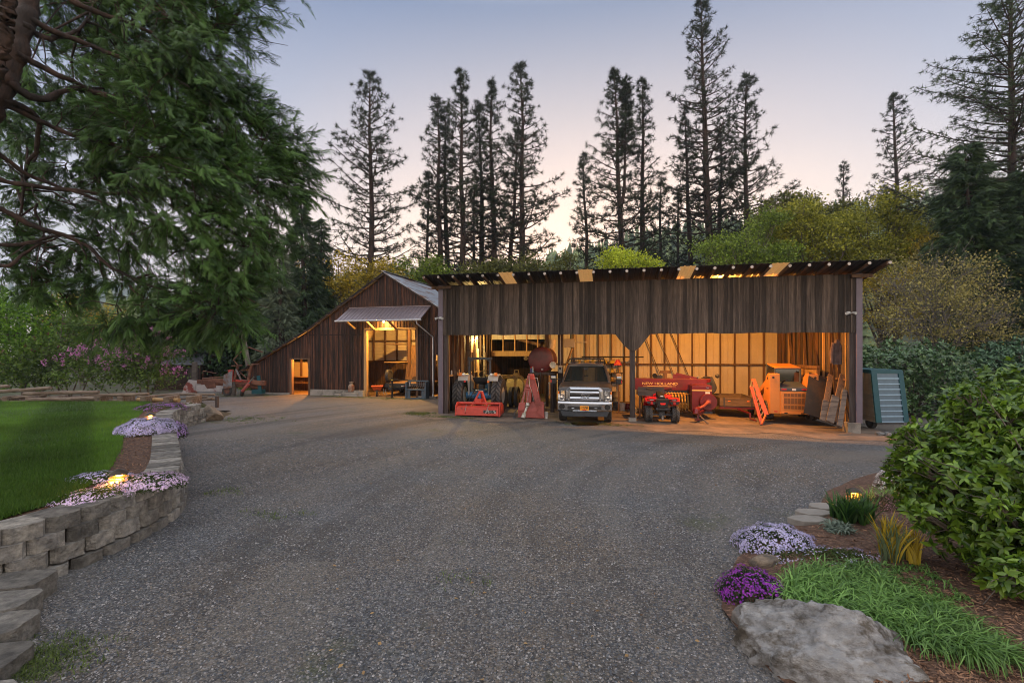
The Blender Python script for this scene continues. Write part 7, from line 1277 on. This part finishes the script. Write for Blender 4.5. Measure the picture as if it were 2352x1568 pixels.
bl('bare_tree', 'grey twiggy tree nearly without leaves right of the shed above the hedge', 2150, 27, [(2060, 690, 27, 2.0), (2120, 650, 27, 2.2), (2180, 640, 27, 2.1), (2240, 680, 27, 2.0), (2150, 720, 26, 2.2), (2220, 740, 26, 1.9), (2060, 750, 26, 1.6), (2290, 740, 27, 1.4)], 11000, .12, leafmat('tan_bud', (.15, .15, .04), (.38, .34, .11), transl=.3), .18, twigs=900, sub=16, twig_r=.011, bark=mat('pale_twig_bark', (.13, .12, .115), .9, var=.2), group=G1)
bl('maple_tree', 'yellow-green oak behind the left half of the barn roof', 770, 44, [(730, 630, 44, 1.8), (780, 640, 44, 2.2), (830, 640, 44, 2), (760, 680, 44, 2.2), (820, 690, 44, 2), (880, 620, 45, 1.6), (900, 640, 44, 1.6)], 9500, .25, m_gold, .22, group=G1, twigs=280)
for i, (px, l_) in enumerate(((960, 'low green tree between the barn ridge and the tall pine group'), (1120, 'low dark tree behind the left part of the shed roof'), (1290, 'low tree behind the shed roof between the two pine groups'), (1180, 'low dark tree behind the leaning pine stem'))):
    bl('understorey_tree', l_, px, 46, [(px-50, 640, 46, 2), (px+10, 620, 46, 2), (px+60, 640, 46, 1.9), (px-10, 670, 46, 2)], 6000, .27, [m_gb, m_olive, m_olive, m_olive][i], .15, twigs=160, group='low trees among the pines')
# left side
m_lil = leafmat('lilac_leaf', (.04, .085, .018), (.11, .18, .03), transl=.3, tint=.25)
bl('lilac_bush', 'lilac bush with purple blossoms along the far side of the lawn', 330, 23, [(350, 775, 23, .7), (345, 800, 23, .9), (300, 830, 23, .95), (380, 835, 23.3, .8), (260, 850, 23, .9), (330, 860, 22.8, .9), (395, 870, 23, .6), (220, 830, 23, .9), (170, 850, 23, .9)], 8500, .13, m_lil, .06, stems=8, sub=10, flowers=(330, .20, leafmat('lilac_bloom', (.34, .10, .30), (.60, .26, .52), transl=.3, tint=.15), 1.4))
bl('lilac_bush', 'second greener bush with dark buds left of the purple lilac', 170, 24.5, [(200, 780, 24.5, 1.3), (150, 800, 24.5, 1.3), (100, 840, 24, 1.3), (250, 800, 25, 1.1), (170, 730, 25, 1.0), (60, 850, 24, 1.2)], 8500, .14, m_lil, .07, stems=8, sub=10, flowers=(40, .18, leafmat('dark_bud', (.12, .03, .05), (.2, .06, .08)), 1.2))
bl('white_flowering_tree', 'bright green tree with white blossom at the left edge behind the fence', 60, 25, [(40, 720, 25, 1.3), (100, 710, 25.5, 1.2), (0, 790, 25, 1.5), (70, 790, 25, 1.3), (130, 750, 25.5, 1.0), (-40, 700, 25, 1.4), (-30, 850, 24, 1.5)], 10500, .17, leafmat('fresh_green_leaf', (.07, .17, .02), (.17, .33, .03), transl=.4), .14, flowers=(70, .26, mwh, 1.8))
bl('maple_tree', 'orange-yellow tree behind the white blossom tree', 190, 38, [(180, 720, 38, 2.0), (230, 740, 38, 1.8), (140, 740, 38, 1.6)], 5000, .2, m_gold, .18, twigs=80)
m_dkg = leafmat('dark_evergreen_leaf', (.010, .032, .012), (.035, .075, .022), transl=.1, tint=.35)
bl('broadleaf_evergreen', 'big very dark evergreen with a thick brown trunk behind the lilac', 455, 36, [(430, 800, 36, 2.2), (490, 800, 36, 2.2), (540, 810, 37, 2.0), (460, 760, 36, 2.2), (520, 750, 37, 2.2), (400, 830, 36, 1.8), (560, 770, 37, 1.6), (440, 720, 37, 2.2), (390, 770, 37, 2)], 17000, .26, m_dkg, .45, bark=mat('red_bark', (.14, .06, .035), .9, col2=(.05, .03, .025), sc=4, bump=1, bsc=7, stretch=(1, 1, .3)))
# ================================================================== pines
NT = 15; aa = np.random.default_rng(2); nd = nrm(aa.normal(size=(NT, 3))+np.array([0, .55, 0])); TT = []; TTF = []
for i, d_ in enumerate(nd):
    sd_ = nrm(np.cross(d_, aa.normal(size=3)))*.055; k = len(TT); TT += [tuple(-sd_), tuple(sd_), tuple(d_*(.75+.4*aa.random()))]; TTF.append((k, k+1, k+2))
TUFT = np.array(TT); TUFTF = np.array(TTF)
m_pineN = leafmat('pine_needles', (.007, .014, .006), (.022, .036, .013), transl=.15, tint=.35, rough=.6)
m_pineB = mat('pine_bark', (.05, .032, .026), .9, col2=(.025, .02, .018), sc=5, var=.3, bump=1, bsc=6, stretch=(1, 1, .25))
def pine(label, top, base, d, hw, c0=.3, nb=95, seed=0, fork=None, group='tall pines behind the buildings', needle=.46, dens=.85, m_n=None, dead=.12, wmul=1.0, cat='pine'):
    """top, base: picture points of tip and of where the trunk meets the ground line"""
    r_ = np.random.default_rng(100+seed); tipp = D(top[0], top[1], d); g = Vector(((base-CX)/F*d, d, -.5)); tipv = np.array(tipp-g); H = tipv[2]; t_ = thing('pine_tree', label, cat, g, 0, group)
    W_ = hw/F*d; nz = r_.normal(size=(7, 2))*.004*H; nz[0] = 0; nz[-1] = 0
    zz = np.linspace(0, 1, 7); tr = lambda f: np.array([tipv[0]*f**1.1+np.interp(f, zz, nz[:, 0]), tipv[1]*f+np.interp(f, zz, nz[:, 1]), H*f]); R0 = .012*H+.06
    lines = [(np.array([tr(f) for f in np.linspace(0, 1, 12)]), [R0*(1-f)**.8+.03 for f in np.linspace(0, 1, 12)])]
    if fork: lines.append((np.array([tr(fork*.9), tr(fork)+np.array([W_*.18, 0, 0]), tr(.85)+np.array([W_*.30, .3, 0]), tr(.97)+np.array([W_*.34, .3, 0])]), [R0*.4, R0*.35, R0*.2, .04]))
    Q = []; Dq = []; S_ = []; az = r_.random()*6
    nb = int(nb*1.25)
    for i in range(nb):
        u = i/nb; f = 1-(1-c0)*(u**1.05); az += 2.4+r_.normal()*.4; prof = (1-f)/(1-c0); w_ = 1.15*W_*min(1.0, .10+1.35*prof**.8)*(1 if prof < .8 else 1.18-prof*.25)*(.38+.9*r_.random()**1.3); isdead = prof > .72 and r_.random() < dead*3
        p0 = tr(f); up = .6*(1-prof)-.05*prof+.16*r_.normal(); h = np.array([math.cos(az), math.sin(az), 0]); pts = [p0+h*w_*s+np.array([0, 0, 1])*w_*(up*s-.22*prof*s*(1-s)*1.2+.28*prof*s*s) for s in (0, .3, .6, .85, 1)]; rb = .018*H*.16*(.4+prof)*.8+.012
        lines.append((np.array(pts), [rb, rb*.8, rb*.55, rb*.4, rb*.25])); L_ = max(w_, .5); nsub = max(3, int(L_*2.6*dens))
        pa = np.array(pts)
        def at(s): return np.array([np.interp(s, (0, .3, .6, .85, 1), pa[:, k]) for k in range(3)])
        for j in range(nsub):
            s = 1-(.78*(j/nsub)**1.1) if not isdead else .4+.6*r_.random(); pb = at(s); sd = (1 if j % 2 else -1)*(.25+.75*r_.random())*L_*.34*(1.15-s*.6); side = np.array([-h[1], h[0], 0]); e = pb+side*sd+h*abs(sd)*.7+np.array([0, 0, .12*abs(sd)+.05*r_.normal()])
            lines.append((np.array([pb, e]), [rb*.35, rb*.2]))
            if not isdead:
                for q_ in range(3 if abs(sd) > .8 else 2): c = pb+(e-pb)*(1-.4*q_)+r_.normal(size=3)*.10; Q.append(c); Dq.append((e-pb)+np.array([0, 0, .3*abs(sd)])); S_.append(needle*(.75+.5*r_.random()))
            elif r_.random() < .2: Q.append(e); Dq.append(e-pb); S_.append(needle*.6)
    if fork:
        for f in np.linspace(fork+.1, .97, 40):
            c0_ = tr(f)+np.array([W_*np.interp(f, (fork, .85, .97), (.18, .30, .34)), 0, 0]); ww = W_*.35*(1.05-f)/(1-fork)+.3
            for k in range(5): a = r_.random()*6.3; e = c0_+np.array([math.cos(a), math.sin(a), .3])*ww*(.3+.7*r_.random()); lines.append((np.array([c0_, e]), [.03, .012])); Q += [e, c0_+(e-c0_)*.6]; Dq += [e-c0_]*2; S_ += [needle]*2
    v, f, tt = scatter(TUFT, TUFTF, np.array(Q), np.array(Dq)+1e-3, r_.normal(size=(len(Q), 3)), np.array(S_)); npmesh('crown', v, f, m_n or m_pineN, t_, tint=tt)
    v, f, tt = tubes_np(lines, 5); npmesh('trunk', v, f, m_pineB, t_, tint=tt, smooth=True); return t_
PN = [('tall lone pine behind the barn ridge', (850, 172), 848, 47, 88, .22, 105, 1), ('second pine of the middle group, its trunk left of the thick one', (1003, 226), 1018, 50, 52, .30, 80, 2), ('thin pine stem close beside the second pine of the middle group', (1025, 250), 1030, 52, 30, .45, 50, 3),
      ('thickest dark-topped pine of the middle group', (1058, 168), 1060, 49, 62, .28, 100, 4), ('slim pine right of the dark-topped one in the middle group', (1098, 238), 1112, 53, 42, .32, 70, 5), ('slim pine between the two tallest tops of the middle group', (1130, 190), 1133, 51, 48, .30, 85, 6),
      ('broad pine at the right side of the middle group', (1194, 150), 1208, 50, 82, .18, 120, 7), ('leaning pine stem crossing the right side of the middle group', (1190, 300), 1162, 54, 40, .35, 60, 8), ('small pine at the left of the middle group', (985, 400), 975, 55, 42, .20, 70, 9),
      ('small thin pine alone between the two big pine groups', (1340, 362), 1352, 52, 52, .16, 70, 10), ('double-topped tall pine at the left of the right-hand group', (1410, 165), 1440, 49, 72, .22, 115, 11), ('slim straight pine right of the double-topped one', (1475, 186), 1483, 51, 46, .26, 85, 12),
      ('small pine low between the slim straight pine and the tallest one', (1520, 400), 1516, 56, 40, .15, 60, 13), ('tallest pine of all, reaching the top edge of the sky', (1610, -5), 1637, 50, 78, .24, 130, 14), ('thin pine stem just left of the tallest pine', (1572, 250), 1596, 54, 40, .30, 60, 15),
      ('thin pine stem just right of the tallest pine', (1655, 300), 1650, 54, 44, .25, 60, 16), ('tall pine at the right end of the right-hand group', (1715, 178), 1716, 50, 72, .25, 105, 17), ('small pine on the ridge left of the lone right pine', (1938, 378), 1940, 70, 36, .12, 70, 18),
      ('lone pine standing on the ridge at the right', (2052, 218), 2064, 62, 68, .16, 105, 19), ('short pine hidden low in the middle group', (1090, 430), 1088, 57, 45, .12, 60, 24), ('short pine low behind the double-topped one', (1560, 430), 1556, 58, 42, .12, 60, 25)]
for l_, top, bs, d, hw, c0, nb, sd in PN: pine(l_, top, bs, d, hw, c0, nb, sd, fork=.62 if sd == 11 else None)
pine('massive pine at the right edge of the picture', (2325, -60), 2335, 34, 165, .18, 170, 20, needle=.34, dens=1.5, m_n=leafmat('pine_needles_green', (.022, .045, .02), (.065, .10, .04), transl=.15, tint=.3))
def conifer(label, top, base, d, hw, n, m_, c0=.05, seed=0, leaf=.5, droop=.5, m_b=None, group='dense conifers beside the buildings', r=.3, squash=.8, name='conifer_tree'):
    r_ = np.random.default_rng(500+seed); tipp = D(top[0], top[1], d); g = Vector(((base-CX)/F*d, d, -.5)); H = (tipp-g).z; lx_ = (tipp-g).x; t_ = thing(name, label, 'conifer', g, 0, group); W_ = hw/F*d
    nb = int(60+H*3); lines = [(np.array([(lx_*f, 0, H*f) for f in np.linspace(0, 1, 8)]), [r*(1-f)+.03 for f in np.linspace(0, 1, 8)])]; Q = []; Dq = []
    for i in range(nb):
        f = c0+(1-c0)*(i/nb)**.9; az = i*2.4+r_.normal()*.5; w_ = W_*((1-f)/(1-c0))**squash*(.6+.55*r_.random())+.15; h = np.array([math.cos(az), math.sin(az), 0]); p0 = np.array([lx_*f, 0, H*f]); up = .25*f-.15*(1-f); k = max(8, int(n/nb*(w_/W_+.25)*1.1)); s = r_.random(k)**.6
        side = np.array([-h[1], h[0], 0]); spread = r_.normal(size=k)*.22*w_*(1.1-s); P3 = p0+h*(w_*s)[:, None]+side*spread[:, None]+np.array([0, 0, 1])*((w_*up*s-.25*w_*s*(1-s)*0)-abs(spread)*.2+r_.normal(size=k)*.10*w_)[:, None]
        Q.append(P3); Dq.append(h*.9+side*np.sign(spread)[:, None]*.5+np.array([0, 0, -droop])+.35*r_.normal(size=(k, 3))); lines.append((np.array([p0, p0+h*w_*.5+np.array([0, 0, w_*up*.5]), p0+h*w_*.95+np.array([0, 0, w_*up])]), [r*.18*(1-f)+.015, .02, .008]))
    Q = np.concatenate(Q); Dq = np.concatenate(Dq); v, f, tt = scatter(FROND, FRONDF, Q, Dq, r_.normal(size=Q.shape)+np.array([0, 0, .8]), leaf*(.6+.7*r_.random(len(Q)))); npmesh('crown', v, f, m_, t_, tint=tt)
    v, f, tt = tubes_np(lines, 5); npmesh('trunk', v, f, m_b or m_pineB, t_, tint=tt, smooth=True); return t_
FR = []; FF = []
def fb(p, q, w_):
    p = np.array(p); q = np.array(q); s = nrm(np.cross(q-p, [0, 0, 1.]))*w_/2; k = len(FR); FR.extend([tuple(p-s), tuple(p+s), tuple(q)]); FF.append((k, k+1, k+2))
fb((0, 0, 0), (0, 1, -.12), .05)
for i in range(6):
    y = .12+i*.14
    for s_ in (-1, 1): l_ = .36*(1-y*.55); fb((0, y, -.08*y), (s_*l_*.62, y+l_*.8, -.14-.1*y), .060)
FROND = np.array(FR); FRONDF = np.array(FF)
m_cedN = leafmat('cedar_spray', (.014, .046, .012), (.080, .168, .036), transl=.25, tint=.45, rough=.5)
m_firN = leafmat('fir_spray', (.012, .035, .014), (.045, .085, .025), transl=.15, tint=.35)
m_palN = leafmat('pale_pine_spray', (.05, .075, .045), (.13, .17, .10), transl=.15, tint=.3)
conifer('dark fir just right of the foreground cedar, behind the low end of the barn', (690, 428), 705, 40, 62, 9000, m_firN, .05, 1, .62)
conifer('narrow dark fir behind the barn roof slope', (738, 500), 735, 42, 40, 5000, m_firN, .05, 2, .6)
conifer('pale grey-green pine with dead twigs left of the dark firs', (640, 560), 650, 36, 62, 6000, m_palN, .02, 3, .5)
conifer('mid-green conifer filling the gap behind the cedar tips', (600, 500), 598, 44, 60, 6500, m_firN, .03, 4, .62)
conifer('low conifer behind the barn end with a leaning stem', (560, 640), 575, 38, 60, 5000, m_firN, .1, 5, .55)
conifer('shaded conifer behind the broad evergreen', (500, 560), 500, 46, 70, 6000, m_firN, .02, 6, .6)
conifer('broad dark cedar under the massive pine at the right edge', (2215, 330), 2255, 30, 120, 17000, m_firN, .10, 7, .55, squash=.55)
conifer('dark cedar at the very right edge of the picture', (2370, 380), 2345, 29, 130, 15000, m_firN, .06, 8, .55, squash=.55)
lt = thing('leaning_dead_tree', 'bare leaning grey trunk between the evergreen and the barn', 'tree trunk', P(566, 905), 0); q = D(540, 770, 31)-P(566, 905); lt.location = (P(566, 905).x, 31, -.3)
v, f, tt = tubes_np([(np.array([(0, 0, 0), (-.35, 0, 1.8), (-.75, 0, 4.2), (-1.3, 0, 7)]), [.2, .17, .13, .06])], 8); npmesh('trunk', v, f, m_bark, lt, tint=tt, smooth=True)
# potted shrub by the barn corner
v, f, tt = scatter(SIMPLE, SIMPLEF, rng.normal(size=(500, 3))*.16*np.array([1, .7, .6])+np.array([0, 0, .35]), rng.normal(size=(500, 3)), rng.normal(size=(500, 3)), .09); npmesh('foliage', v, f, m_gb, pt, tint=tt); MB().box((-.3, -.12, 0), (.5, .2, .22)).build('planter', m_conc, pt, bevel=.015)
# ================================================================== big foreground cedar
cd = thing('cedar_tree', 'huge foreground cedar with drooping feathery sprays filling the upper left', 'cedar', (-10.6, 7.2, .3), 0)
cb = Vector((-10.6, 7.2, .3)); wl = lambda px, py, d: D(px, py, d)-cb
MASS = [(560, 5, 9.5, 1.0), (480, 60, 9, 1.1), (390, 40, 8.5, 1.1), (300, 30, 9, 1.0), (200, 20, 9.5, .9), (500, -80, 9.5, 1.3), (380, -90, 9, 1.3), (250, -80, 9, 1.2), (100, -60, 9, 1.2), (640, -110, 10, 1.0),
        (440, 140, 8.5, 1.0), (360, 150, 8.2, 1.0), (280, 130, 8.8, .8), (470, 210, 9, .9), (540, 235, 9.5, .75), (590, 260, 10, .65), (410, 240, 8.5, 1.0), (330, 250, 8, .9), (250, 230, 9, .7), (520, 300, 9, .9), (600, 320, 9.5, .75), (660, 335, 10, .6), (690, 370, 10.2, .45),
        (450, 330, 8.4, 1.0), (370, 340, 8, .9), (290, 320, 8.6, .8), (200, 300, 9, .6), (560, 390, 9, .85), (630, 410, 9.6, .75), (680, 430, 10, .5), (500, 420, 8.4, .85), (420, 420, 8, .85), (330, 420, 8.2, .8), (240, 400, 9, .7), (150, 380, 9, .5), (590, 480, 9, .75), (520, 500, 8.4, .8), (450, 510, 8, .7), (370, 500, 8.2, .75), (280, 480, 8.6, .6), (170, 470, 9, .5), (620, 530, 9.5, .5),
        (560, 560, 8.6, .7), (600, 600, 9, .45), (480, 590, 8.2, .7), (400, 580, 8.4, .6), (520, 640, 8.4, .65), (560, 680, 8.6, .45), (450, 650, 8.2, .65), (500, 710, 8.2, .55), (550, 740, 8.6, .35), (430, 710, 8.4, .5), (480, 745, 8.6, .35), (360, 640, 9, .4), (330, 700, 8.6, .45), (290, 730, 8.6, .32), (250, 748, 8.6, .28), (340, 750, 8.8, .3), (400, 745, 8.6, .35),
        (90, 560, 9, .45), (180, 580, 9, .4), (30, 600, 8.8, .5), (120, 640, 9, .35), (210, 650, 9, .28), (270, 640, 9, .3), (40, 430, 9, .45), (60, 320, 9, .4), (20, 500, 9, .45), (110, 250, 9.5, .4), (170, 200, 9.5, .45), (220, 130, 9.5, .6), (230, 570, 9, .4), (150, 120, 9.6, .6), (60, 170, 9.8, .55), (130, 320, 9.6, .5), (200, 260, 9.4, .55), (60, 30, 9.8, .6), (110, 480, 9.6, .45), (20, 380, 9.6, .5), (250, 360, 9.4, .6), (0, 40, 9.8, .6), (10, 260, 9.8, .45), (70, 660, 9.2, .28), (150, 690, 9.2, .22), (300, 560, 9, .4)]
Q = []; Dq = []; r_ = np.random.default_rng(42); lines = []
TN = []; sub_br = []
for px, py, d, r in MASS:
    c = np.array(wl(px, py, d)); nsb = int((52*r**1.5+7)*(1.0 if px > 300 else 1.1)*(.78 if py > 430 and px > 300 else 1)); bias = np.array([.45, -.15, 0])+.35*r_.normal(size=3)
    for _ in range(nsb):
        dd = nrm(r_.normal(size=3)); s0 = c+dd*(.15+.75*r_.random())*r*np.array([.85, .9, .62]); ax = nrm(bias+dd*.7+.35*r_.normal(size=3)+np.array([0, 0, -.1])); L_ = (.28+.30*r_.random())*min(1.1, .55+r*.6); side = nrm(np.cross(ax, np.array([0, 0, 1.])+.5*r_.normal(size=3))); k = 17; t_ = np.linspace(0, 1, k); sg = np.where(np.arange(k) % 2, 1, -1)
        Q.append(s0+ax*(t_*L_)[:, None]+np.array([0, 0, -1])*(.22*L_*t_**2)[:, None]+r_.normal(size=(k, 3))*.015); Dq.append(ax*(.75+.3*t_)[:, None]+side*(sg*(.85-.5*t_))[:, None]+np.array([0, 0, -.35])+.22*r_.normal(size=(k, 3))); TN.append(np.clip(r_.random()*.8+.2*r_.random(k), 0, 1)); sub_br.append((np.stack([s0, s0+ax*L_*.5-np.array([0, 0, .05*L_]), s0+ax*L_-np.array([0, 0, .2*L_])]), [.008, .005, .003]))
Q = np.concatenate(Q); Dq = np.concatenate(Dq); v, f, tt = scatter(FROND, FRONDF, Q, Dq, r_.normal(size=Q.shape)*.5+np.array([0, -.2, 1]), .20*(.6+.7*r_.random(len(Q))), tint=np.concatenate(TN))
npmesh('foliage', v, f, m_cedN, cd, tint=tt)
m_cedB = mat('cedar_bark', (.062, .038, .030), .9, col2=(.022, .017, .016), sc=5, mask=(.42, .58), var=.5, bump=1.8, bsc=9, stretch=(1, 1, .35))
def spl(pts, n=14):
    pts = np.array([tuple(p) for p in pts]); t = np.linspace(0, len(pts)-1, n); Q_ = np.stack([np.interp(t, np.arange(len(pts)), pts[:, k]) for k in range(3)], 1)
    for _ in range(2): Q_[1:-1] = .25*Q_[:-2]+.5*Q_[1:-1]+.25*Q_[2:]
    return Q_
def gnarl(Q_, rs, n=70):
    t = np.linspace(0, len(Q_)-1, n); P_ = np.stack([np.interp(t, np.arange(len(Q_)), Q_[:, k]) for k in range(3)], 1); R_ = np.interp(t, np.arange(len(Q_)), rs)*(1+.09*r_.normal(size=n)); return P_+r_.normal(size=P_.shape)*R_[:, None]*.10, R_
T1 = spl([Vector((0, 0, -.5)), wl(-330, 620, 7.0), wl(-120, 380, 7.2), wl(-5, 225, 7.4), wl(45, 110, 7.5), wl(75, -20, 7.6), wl(95, -200, 8)], 20); T2 = spl([wl(-60, 300, 7.3), wl(-20, 170, 7.0), wl(12, 80, 6.9), wl(22, -20, 6.9), wl(30, -200, 7)], 14)
v, f, tt = tubes_np([gnarl(T1, np.linspace(.25, .08, 20)), gnarl(T2, np.linspace(.14, .065, 14))], 16); v += r_.normal(size=v.shape)*.006; npmesh('trunk', v, f, m_cedB, cd, tint=tt)
LIMB = [([(20, 190, 7.4), (120, 240, 7.8), (160, 190, 8.2), (240, 200, 8.4), (320, 250, 8.4), (420, 330, 8.5)], .075), ([(10, 230, 7.4), (90, 260, 7.8), (75, 330, 8), (40, 400, 8.4), (20, 520, 8.6)], .065), ([(60, 60, 7.5), (120, 90, 7.8), (190, 80, 8.2), (240, 10, 8.6)], .07), ([(40, 120, 7.4), (170, 180, 8), (260, 210, 8.4), (360, 250, 8.5), (520, 300, 9)], .06),
        ([(-40, 470, 7.6), (60, 520, 8), (170, 560, 8.4), (250, 630, 8.6), (330, 675, 8.6), (420, 690, 8.5)], .06), ([(-60, 400, 7.6), (60, 430, 8), (200, 445, 8.5), (340, 430, 8.6), (500, 470, 8.8), (600, 520, 9)], .055), ([(-40, 560, 8), (60, 570, 8.3), (120, 545, 8.5), (240, 560, 8.8), (330, 600, 8.8)], .05), ([(-50, 610, 8), (30, 600, 8.2), (100, 560, 8.5), (160, 548, 8.6)], .05),
        ([(90, -40, 7.6), (220, 20, 8.2), (360, 60, 8.5), (500, 90, 9)], .07), ([(60, 50, 7.5), (200, 110, 8.2), (330, 150, 8.4), (480, 220, 9), (620, 310, 9.6)], .06), ([(0, 230, 7.4), (150, 300, 8.2), (300, 340, 8.3), (460, 380, 8.6), (640, 420, 9.6)], .055), ([(-30, 330, 7.5), (60, 400, 8), (130, 420, 8.2), (260, 480, 8.6), (420, 560, 8.5), (520, 640, 8.5)], .05),
        ([(280, 650, 8.7), (275, 690, 8.7), (290, 720, 8.7), (270, 745, 8.7)], .02), ([(300, 655, 8.7), (330, 690, 8.7), (325, 715, 8.7)], .018), ([(90, 470, 8.2), (110, 560, 8.5), (60, 620, 8.6)], .025)]
lines = []; ends = []
for pts, r in LIMB:
    L3 = spl([wl(*p) for p in pts], 16); L3 += np.cumsum(r_.normal(size=L3.shape)*.022, 0); lines.append(gnarl(L3, np.linspace(r*.8, r*.18, 16), 44)); ends.append(L3)
ends_all = np.concatenate([e[3:] for e in ends]); er = np.concatenate([np.linspace(r, r*.25, 16)[3:] for _, r in LIMB])
for px, py, d, r in MASS:
    c = np.array(wl(px, py, d)); dist = np.linalg.norm(ends_all-c, axis=1); j = int(np.argmin(dist)); s = ends_all[j]
    if dist[j] < 3.2: md = (s+c)/2+np.array([0, 0, .12])+r_.normal(size=3)*.06; lines.append((np.stack([s, md, c]), [min(er[j], .03), .016, .008]))
    for _ in range(int(5*r)+3):
        e = c+r_.normal(size=3)*r*.5; lines.append((np.stack([c, (c+e)/2+r_.normal(size=3)*.04, e]), [.012, .007, .004]))
for _ in range(70):                                   # bare twigs among the limbs
    j = r_.integers(0, len(ends_all)); s = ends_all[j]; e = s+r_.normal(size=3)*np.array([.35, .3, .35])-np.array([0, 0, .15]); lines.append((np.stack([s, (s+e)/2+r_.normal(size=3)*.06, e]), [.012, .008, .004]))
v, f, tt = tubes_np(sub_br, 3); npmesh('twigs', v, f, m_cedB, cd, tint=tt)
v, f, tt = tubes_np(lines, 7); npmesh('limbs', v, f, m_cedB, cd, tint=tt, smooth=True)
# ------------------------------------------------------------------ lettering becomes real mesh
bpy.context.view_layer.update(); dg_ = bpy.context.evaluated_depsgraph_get()
for o in [o for o in bpy.data.objects if o.type == 'FONT']:
    me = bpy.data.meshes.new_from_object(o.evaluated_get(dg_)); n_ = bpy.data.objects.new('lettering', me); COL.objects.link(n_); n_.parent = o.parent; n_.location = o.location; n_.rotation_euler = o.rotation_euler; n_.scale = o.scale; nm = o.name; bpy.data.objects.remove(o); n_.name = nm
n_ = 160; yb = 3.2+11*rng.random(n_)**1.3; xb = (rng.random(n_)*1.6-.75)*.6*yb; T = np.array([(0, 0, 0), (-.35, .45, .12), (.35, .5, .1), (0, 1, .02)]); yd = rng.normal(size=(n_, 3)); yd[:, 2] *= .2
v, f, tt = scatter(T, SIMPLEF, np.stack([xb, yb, np.full(n_, .012)], 1), yd, np.tile([0., 0, 1], (n_, 1))+.3*rng.normal(size=(n_, 3)), .025+.03*rng.random(n_)); tag(npmesh('fallen_leaves', v, f, leafmat('dry_leaf', (.16, .08, .03), (.34, .22, .09), transl=.1), tint=tt), 'few dry brown leaves scattered on the gravel', 'leaves', kind='stuff')
# ------------------------------------------------------------------ evening haze
hz = MB().box((-1400, -30, -3), (1500, 1650, 420)).build('haze', bpy.data.materials.new('haze_air'), None); tag(hz, 'thin blue evening haze in the valley', 'haze', kind='stuff')
hm = hz.data.materials[0]; hm.use_nodes = True; t = hm.node_tree; t.nodes.remove(t.nodes['Principled BSDF']); pv = t.nodes.new('ShaderNodeVolumePrincipled'); pv.inputs['Color'].default_value = (.62, .78, 1, 1); pv.inputs['Density'].default_value = .00035; pv.inputs['Anisotropy'].default_value = .2
t.links.new(pv.outputs[0], t.nodes['Material Output'].inputs['Volume'])
